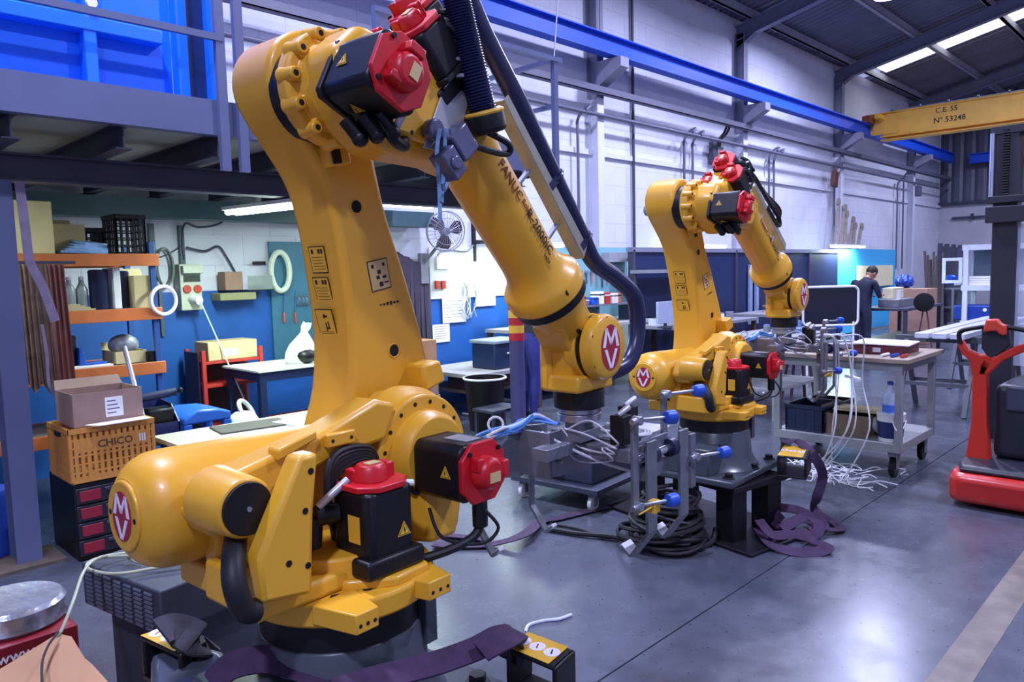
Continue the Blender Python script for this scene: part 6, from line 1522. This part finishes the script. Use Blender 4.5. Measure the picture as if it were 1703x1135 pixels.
for s_ in (-1, 1):
    m = M(); m.cyl((.05, .02*s_, pf.z-.1), (.05+.02*s_, .16*s_, 0), .012, 8); m.build('leg', mat('leg_rust', '5a3a48', .6), t)
LUM = mat('stock_brown', '4d4446', .7, var=.3)
LUL = ['leftmost', 'second from left', 'third from left', 'fourth from left', 'fifth from left', 'sixth from left', 'rightmost']
for k in range(7):
    b_ = PX(1543+4*k, 540, 22.0); a_ = PX(1538+5*k, 418+(k*7) % 20, 22.5)
    m = M(); m.bar((b_.x, b_.y, 0), a_, .055, .04); solo(m, 'timber', LUM, '%s of the brown timbers leaning in the far corner' % LUL[k], 'timber', 'timbers leaning in the far corner')
for k in range(9):
    a_ = PX(1564+5.5*k, 405+(k*5) % 9, 23.0)
    m = M(); m.bar((a_.x-.25, a_.y, .0), (a_.x, a_.y, a_.z), .10, .10); solo(m, 'steel_tube', DGREY if k % 3 else mat('tube_violet', '43425c', .5), '%s dark steel tube standing upright in the rack left of the white shelf' % POS[k], 'tube', 'steel tubes in the upright rack')
ra = PX(1558, 500, 22.6); rb = PX(1612, 500, 22.6)
t = thing('tube_rack', 'low steel rack holding the upright tubes in the far corner', 'rack', ((ra.x+rb.x)/2, (ra.y+rb.y)/2, 0))
for zz in (.45, .95):
    m = M(); m.bar((ra.x, ra.y, zz), (rb.x, rb.y, zz), .05, .05); m.build('rail', ZINC, t, world=True)
for f_ in (0, .5, 1):
    q = ra.lerp(rb, f_); m = M(); m.bx(q.x-.03, q.x+.03, q.y-.03, q.y+.03, 0, .95); m.build('post', ZINC, t, world=True)
# white shelf unit
WS = mat('shelf_white', 'c9cbdc', .45)
sx = 19.0; y_l = PX(1600, 410, sx).y; zt5 = PX(1600, 408, sx).z; zm5 = PX(1600, 475, sx).z
t = thing('white_shelf_unit', 'white open shelf unit behind the stacker mast', 'shelf', (sx+.4, y_l-1.4, 0))
for zz in (zt5, zm5, .35):
    m = M(); m.bx(sx, sx+.8, y_l-2.8, y_l, zz-.12, zz); m.build('shelf', WS, t, world=True, bevel=.006)
for yy in (y_l-.08, y_l-2.7):
    for xx in (sx+.04, sx+.76):
        m = M(); m.bx(xx-.043, xx+.043, yy-.05, yy+.05, 0, zt5+.004); m.build('post', WS, t, world=True)
m = M(); m.bx(sx-.02, sx+.0, y_l-.02, y_l+.05, zm5+.05, zm5+.62); m.bx(sx-.02, sx+.0, y_l+.31, y_l+.38, zm5+.05, zm5+.62); m.bx(sx-.02, sx+.0, y_l+.05, y_l+.31, zm5+.05, zm5+.12); m.bx(sx-.02, sx+.0, y_l+.05, y_l+.31, zm5+.55, zm5+.62); m.build('end_frame', WS, t, world=True)
m = M(); m.bx(sx+.6, sx+.62, y_l-2.7, y_l-.1, zm5, zt5-.12); m.build('back_sheet', mat('shelf_back', '5a6076', .4), t, world=True)
for k, (px, mt, lb, nm) in enumerate(((1620, WHT, 'pale folded papers on the middle board of the white shelf unit', 'papers'), (1612, BLUEP, 'blue cloth lying on the middle board of the white shelf unit', 'cloth'))):
    q = PX(px, 468, sx+.3); m = M()
    if nm == 'papers':
        for i in range(4): m.bx(q.x-.2, q.x+.2, q.y-.35, q.y+.35-.05*i, zm5+.001+.05*i, zm5+.045+.05*i)
    else: m.sph((q.x+.2, q.y+.42, zm5+.12), .16, 12, (1, 1, .75))
    solo(m, nm, mt, lb, nm, bevel=.004, kind='stuff' if nm == 'papers' else None)
q = PX(1622, 493, sx+.3)
t = thing('blue_tub', 'blue plastic tub under the middle board of the white shelf unit', 'tub', (q.x, q.y, .352))
m = M(); m.prism([(-.3, -.55, .35), (.3, -.55, .35), (.3, .45, .35), (-.3, .45, .35)], (0, 0, .3)); 
m = M(); m.box((0, -.05, .17), (.5, .8, .34), None, 1.05); m.build('body', mat('tub_blue', '1b3a98', .4), t, bevel=.03)
for s_ in (-1, 1):
    m = M(); m.cyl((-.255, -.05+.2*s_, .24), (-.27, -.05+.2*s_, .24), .04, 14); m.build('button', WHT, t)
# leaning poles and hanging box on the long wall
for k in range(6):
    a_ = PY(1384+7*k+(k % 2)*4, 335+8*k+(k*11) % 9, 7.2); b_ = PY(1396+7*k, 416, 6.9)
    m = M(); m.bar((b_.x, 6.98, 2.0), (a_.x, 7.06, a_.z), .07, .04); m.cyl((a_.x, 7.07, a_.z-.03), (a_.x, 7.03, a_.z-.03), .10, 10)
    solo(m, 'wooden_pole', mat('pole_grey', '93877f', .7, var=.2), '%s of the wooden poles leaning on the wall above the light blue panel' % LUL[k], 'pole', 'wooden poles leaning on the wall')
m = M(); m.bx(16.9, 20.0, 6.98, 7.28, 1.94, 1.995); solo(m, 'pole_shelf', DGREY, 'dark ledge on the wall on which the wooden poles stand', 'ledge')
q = PY(1388, 298, 7.05); m = M(); m.box((q.x, 7.05, q.z), (.22, .10, .36), Euler((0, .18, 0)).to_matrix()); m.cyl((q.x, 7.05, q.z+.1), (q.x, 7.05, 3.955), .012, 8); solo(m, 'hanging_box', mat('box_rust', '5a3a30', .6), 'brown box hanging from the thin drop pipe on the wall', 'box', bevel=.01)
q = PY(1527, 318, 7.05); m = M(); m.box((q.x, 7.05, q.z), (.3, .12, .3), None); m.cyl((q.x, 7.05, q.z+.1), (q.x, 7.05, 3.955), .02, 8); solo(m, 'hanging_box', PIPEM, 'small grey box hanging under the air pipe near the far corner', 'box', bevel=.01)
q = PY(1196, 256, 7.18); t = thing('junction_box', 'grey junction box fed by two black cables above the far robot motors', 'box', (q.x, 7.2, q.z-.12))
m = M(); m.bx(-.10, .10, -.06, .06, 0, .24); m.build('housing', ZINC, t, bevel=.01)
for s_ in (0, 1):
    m = M(); m.tube([(-.03+.08*s_, 0, .24), (-.03+.08*s_, -.03, .38), (.06+.10*s_, -.10, .52), (.10+.10*s_, -.15, .70)], .022, 8, 5); m.build('cable', RUB, t)
m = M(); m.bx(-.26, -.14, -.05, .05, -.10, .32); m.build('isolator', DGREY, t, bevel=.01)
# ---- tool cart
CTM = mat('cart_grey', '8b8d90', .5, var=.1)
cx0, cx1, cy0, cy1, ct, cs = 6.08, 6.95, 1.83, 2.84, .93, .27
t = thing('tool_cart', 'grey steel two-shelf cart on castors right of the far robot', 'cart', ((cx0+cx1)/2, (cy0+cy1)/2, 0))
m = M(); m.bx(cx0-.03, cx1+.03, cy0-.05, cy1+.03, ct-.035, ct); m.build('top_board', WOOD, t, world=True, bevel=.004)
m = M(); m.bx(cx0, cx1, cy0, cy1, ct-.10, ct-.035); m.build('top_frame', CTM, t, world=True, bevel=.003)
m = M(); m.bx(cx0, cx1, cy0, cy1, cs-.07, cs); m.build('lower_shelf', CTM, t, world=True, bevel=.003)
for x in (cx0+.025, cx1-.025):
    for y in (cy0+.025, cy1-.025):
        m = M(); m.bx(x-.025, x+.025, y-.025, y+.025, cs, ct-.1); m.build('leg', CTM, t, world=True, bevel=.002)
for x in (cx0+.08, cx1-.08):
    for y in (cy0+.07, cy1-.07):
        m = M(); m.cyl((x, y-.02, .075), (x, y+.02, .075), .075, 24); cw = m.build('castor', BLK, t, world=True, bevel=.004)
        m = M(); m.bx(x-.03, x+.03, y-.032, y-.024, .06, .2); m.bx(x-.03, x+.03, y+.024, y+.032, .06, .2); m.bx(x-.035, x+.035, y-.035, y+.035, .16, .2); m.build('fork', ZINC, cw, world=True)
crate('dark blue lattice crate on the lower shelf of the grey cart', cx0+.08, cx0+.52, 2.58, 2.92, cs+.001, cs+.24, mat('crate_navy', '1e2845', .45), 6, 4, solo) if False else crate('dark blue lattice crate on the lower shelf of the grey cart', cx0+.05, cx0+.45, 2.44, 2.76, cs+.001, cs+.22, mat('crate_navy', '1e2845', .45), 6, 4, solid=.9)
crate('second dark crate behind the blue one on the lower shelf of the grey cart', cx0+.46, cx0+.76, 2.45, 2.78, cs+.001, cs+.20, BLK, 5, 3, solid=.9)
carton('open brown carton in the middle of the lower shelf of the grey cart', cx0+.10, cx0+.5, 2.10, 2.44, cs+.001, cs+.17, mat('card_umber', '7d6a58', .85), True)
m = M(); m.box((cx0+.35, 2.25, cs+.185), (.45, .40, .008), Euler((.05, .06, .3)).to_matrix()); solo(m, 'cardboard_sheet', CARDY, 'loose cardboard sheet lying over the open carton on the cart', 'cardboard')
t = thing('paint_bucket', 'navy bucket with white rim and handle on the lower shelf of the grey cart', 'bucket', (cx0+.12, 1.94, cs))
m = M(); m.lathe((0, 0, 0), (0, 0, 1), [(0, .085), (.16, .098)], 24); m.build('body', mat('bucket_navy', '232c66', .4), t)
m = M(); m.lathe((0, 0, .16), (0, 0, 1), [(0, .099), (.05, .102), (.06, .106), (.066, .10)], 24); m.build('rim', WHT, t)
m = M(); m.lathe((0, 0, 0), (0, 0, 1), [(-.0, .087), (.03, .09)], 24); m.build('foot_band', WHT, t)
m = M(); m.tube([(-.10, -.04, .18), (-.12, -.07, .12), (-.10, -.09, .10), (-.03, -.10, .12), (.02, -.105, .17)], .005, 6, 5); m.build('handle', WHT, t)
WB_ = mat('water_plastic', 'c3d2ea', .15, var=.03, alpha=.55)
bt = thing('water_bottle', 'clear water bottle with a blue cap standing on the bucket', 'bottle', (cx0+.12, 1.95, cs+.227))
m = M(); m.lathe((0, 0, 0), (0, 0, 1), [(0, .05), (.01, .055), (.06, .055), (.075, .052), (.13, .055), (.17, .04), (.20, .02), (.215, .02)], 22); m.build('body', WB_, bt)
m = M(); m.cyl((0, 0, .0), (0, 0, .06), .0555, 22); m.build('blue_label', mat('label_blue', '4a74d8', .3), bt)
m = M(); m.cyl((0, 0, .215), (0, 0, .24), .022, 14); m.build('cap', mat('cap_blue', '2a3fa0', .4), bt)
m = M(); m.sph((cx0+.28, 2.05, cs+.09), .11, 14, (1, .9, .8))
for i, v_ in enumerate(m.v): v_.z += .01*math.sin(i*2.1); v_.z = max(v_.z, cs+.002)
solo(m, 'plastic_bag', BAG, 'white crumpled bag between the carton and the bucket on the cart', 'bag')
# on the cart top
t = thing('red_tray', 'dark red flat case with a white sheet on it on top of the grey cart', 'case', (6.50, 2.06, ct+.001))
m = M(); m.bx(-.2, .22, -.16, .22, 0, .07); m.build('body', mat('tray_red', '5c1828', .5), t, bevel=.004); m = M(); m.bx(-.203, -.2, -.0, .06, .02, .055); m.build('latch', mat('label_grey', 'b9bccc', .8), t)
m = M(); m.box((6.48, 2.08, ct+.085), (.40, .42, .010), Euler((.02, .0, .1)).to_matrix()); solo(m, 'white_sheet', PAPER, 'white sheet lying on the dark red case on the cart', 'sheet')
for k in range(3):
    m = M(); m.cyl((6.14, 1.86+.07*k, ct+.014), (6.27, 1.85+.07*k, ct+.014), .012, 8); solo(m, 'screwdriver', [mat('tool_red', 'b23a3a', .4), BLUEP, WHT][k], ['red handled screwdriver on the front edge of the cart top', 'blue handled screwdriver on the front edge of the cart top', 'white handled screwdriver on the front edge of the cart top'][k], 'tool')
r_ = random.Random(21)
m = M()
for k in range(6): m.box((6.25+.1*k, 2.45+.05*(k % 2), ct+.02+.012*(k % 3)), (.14, .10, .03), Euler((0, 0, r_.random()*3)).to_matrix())
solo(m, 'steel_offcuts', ZINC, 'heap of grey steel pieces on the left of the cart top', 'metal parts', kind='stuff')
# parts table beyond, left of the cart, carrying the lumps of metal
t = bench('grey steel table under the far robot gripper carrying metal parts', 7.6, 8.9, 3.5, 4.3, .88, CTM, CTM, True, 'parts_table')
for k in range(6):
    m = M(); m.lathe((7.75+.2*k, 3.7+.1*(k % 2), .881), (0, 0, 1), [(0, .07), (.05, .075), (.07, .04), (.13, .035)], 14); solo(m, 'metal_casting', [ZINC, mat('part_blue', '5b7cb8', .4), STEEL][k % 3], '%s small machined casting on the table under the far gripper' % POS[k], 'casting', 'castings on the parts table')
# stool
t = thing('wooden_stool', 'brown wooden stool standing behind the grey cart', 'stool', (9.2, 3.98, 0))
m = M(); m.cyl((0, 0, .62), (0, 0, .65), .17, 20); m.build('seat', mat('stool_wood', '5a4148', .6), t)
for a in (.8, 2.37, 3.94, 5.5):
    m = M(); m.cyl((math.cos(a)*.21, math.sin(a)*.21, 0), (math.cos(a)*.11, math.sin(a)*.11, .62), .02, 8); m.build('leg', mat('stool_wood', '5a4148', .6), t)
m = M(); m.torus((0, 0, .25), (0, 0, 1), .165, .012, 24, 6); m.build('foot_ring', mat('stool_wood', '5a4148', .6), t)
# trestles with a white profile across
TRM = mat('trestle_grey', '4b4d57', .5)
def trestle(lbl, x, y0, y1, h_):
    t = thing('trestle', lbl, 'trestle', (x, (y0+y1)/2, 0))
    m = M(); m.bx(x-.04, x+.04, y0, y1, h_-.07, h_); m.build('beam', TRM, t, world=True)
    for y in (y0+.12, y1-.12):
        for s_ in (-1, 1):
            m = M(); m.bar((x+s_*.34, y, 0.0), (x-s_*.06, y, h_-.05), .045, .045); m.build('leg', TRM, t, world=True)
    for s_ in (-1, 1):
        m = M(); m.bx(x+s_*.19-.015, x+s_*.19+.015, y0+.12, y1-.12, .30, .34); m.build('cross_bar', TRM, t, world=True)
trestle('dark trestle under the left end of the white profile beyond the cart', 9.25, 1.95, 2.85, .84)
trestle('dark trestle under the right end of the white profile beyond the cart', 11.3, 1.95, 2.85, .84)
for k in range(3):
    y = 2.14+.17*k; m = M(); m.bx(8.85, 12.0, y-.07, y+.07, .841, .90); solo(m, 'profile', mat('profile_white', 'c6c8d8', .4, metal=.2), '%s pale aluminium profile lying across the two trestles, counted from the near side' % POS[k], 'profile', 'profiles on the trestles', bevel=.006)
# ---- electric stacker
STR = mat('stacker_red', 'b8251d', .35, var=.05, coat=.3); STB = mat('stacker_black', '23242f', .45)
t = thing('pallet_stacker', 'red and black electric pallet stacker with a tall mast at the right edge', 'stacker', (6.2, 1.0, 0))
def Pst(nm, m, mt, bevel=.01, par=None, seg=3): return m.build(nm, mt, par or t, world=True, bevel=bevel, seg=seg)
yL = 1.36
m = M(); m.prism([(5.62, yL, .03), (5.62, .3, .03), (6.7, .3, .03), (6.7, yL+.06, .03), (5.80, yL+.06, .03), (5.66, yL+.03, .03)], (0, 0, .20)); Pst('chassis', m, STR, .05)
m = M(); m.prism([(5.68, yL-.02, .225), (5.70, .35, .225), (6.7, .35, .225), (6.7, yL+.02, .225), (5.84, yL+.02, .225)], (0, 0, .055)); Pst('deck_cover', m, STB, .03)
m = M(); m.prism([(6.02, 1.22, .28), (6.02, .35, .28), (6.65, .35, .28), (6.65, 1.22, .28)], (0, 0, .52)); Pst('motor_hood', m, STB, .05)
m = M(); m.bx(6.0, 6.05, .5, 1.15, .62, .80); Pst('hood_lip', m, mat('hood_grey', '3d3f52', .4), .02)
# tiller
tx = 5.95
def tp(px, py): return PX(px, py, tx)
a_ = tp(1626, 775); b_ = tp(1640, 600)
m = M(); m.prism([tp(1603, 775), tp(1646, 775), tp(1640, 700), tp(1641, 620), tp(1660, 592), tp(1625, 590), tp(1616, 620), tp(1615, 700)], (.09, 0, 0)); Pst('tiller_arm', m, mat('tiller_red', 'c9301e', .4), .012)
m = M(); m.prism([tp(1616, 625), tp(1642, 625), tp(1668, 600), tp(1718, 580), tp(1722, 566), tp(1690, 575), tp(1660, 590), tp(1645, 602), tp(1628, 590), tp(1610, 582), tp(1598, 565), tp(1592, 575), tp(1600, 590), tp(1612, 600)], (.07, 0, 0)); Pst('tiller_yoke', m, mat('tiller_red', 'c9301e', .4), .01)
m = M(); m.tube([tp(1597, 572), tp(1595, 556), tp(1604, 549), tp(1632, 544)], .016, 10, 6); m.tube([tp(1672, 544), tp(1705, 550), tp(1724, 558), tp(1722, 574)], .016, 10, 6); Pst('grip', m, BLK, 0)
m = M(); m.prism([tp(1632, 560), tp(1632, 540), tp(1676, 541), tp(1680, 575), tp(1662, 590), tp(1646, 600), tp(1632, 580)], (.08, 0, 0)); Pst('control_head', m, STB, .012)
m = M(); m.prism([tp(1637, 552), tp(1642, 531), tp(1662, 530), tp(1667, 537), tp(1676, 541), tp(1675, 558), tp(1664, 556), tp(1660, 550)], (-.05, 0, 0)); Pst('safety_button', m, mat('button_red', 'd0452f', .4), .012)
m = M(); m.cyl(tp(1625, 778)+Vector((.05, .08, 0)), tp(1625, 778)+Vector((.05, -.08, 0)), .035, 16); Pst('tiller_hinge', m, STB, .005)
# mast
mx = 6.75
def mp(px, py): return PX(px, py, mx)
zt6 = mp(1650, 212).z; yl = mp(1640, 450).y; yr = mp(1688, 450).y
m = M(); m.bx(mx, mx+.16, yr, yl-.03, .1, zt6-.02); Pst('mast_channel', m, STB, .004)
m = M(); m.bx(mx, mx+.16, yr-.62, yr-.38, .1, zt6-.02); Pst('mast_channel', m, STB, .004)
m = M(); m.bx(mx-.01, mx+.17, yr-.64, yl, zt6-.06, zt6); Pst('mast_head', m, STB, .004)
m = M(); m.bx(mx-.05, mx-.0, yr-.64, yl+.01, mp(1640, 372).z, mp(1640, 345).z); Pst('carriage_bar', m, STB, .006)
m = M(); m.bx(mx-.04, mx-.0, yr-.64, yl, mp(1640, 338).z-.01, mp(1640, 328).z); Pst('carriage_bar', m, STB, .006)
m = M(); m.cyl((mx-.02, yl-.02, mp(1645, 330).z), (mx-.02, yl-.02, zt6-.05), .016, 12); Pst('lift_ram', m, mat('chrome2', 'd8dae4', .15, metal=.9), 0)
m = M()
for k in range(26): 
    zz = mp(1640, 330).z+.02*k; m.cyl((mx-.005, yr+.06, zz), (mx-.005, yr+.10, zz), .009, 6)
m.build('lift_chain', BLK, t, world=True, kind='stuff')
m = M(); m.bx(mx+.02, mx+.025, yr-.38, yr-.005, .85, mp(1695, 372).z); Pst('guard_screen', m, mat('guard_clear', 'cdd8ee', .1, var=.02, alpha=.35), 0)
for s_ in (0, 1):
    yy = yl-.14-.5*s_; m = M(); m.bx(mx+.16, mx+1.3, yy-.08, yy+.08, .07, .12); Pst('fork', m, STB, .006)
for yy in (1.25, .5):
    m = M(); m.cyl((5.95, yy-.03, .06), (5.95, yy+.03, .06), .06, 18); Pst('wheel', m, BLK, .004)
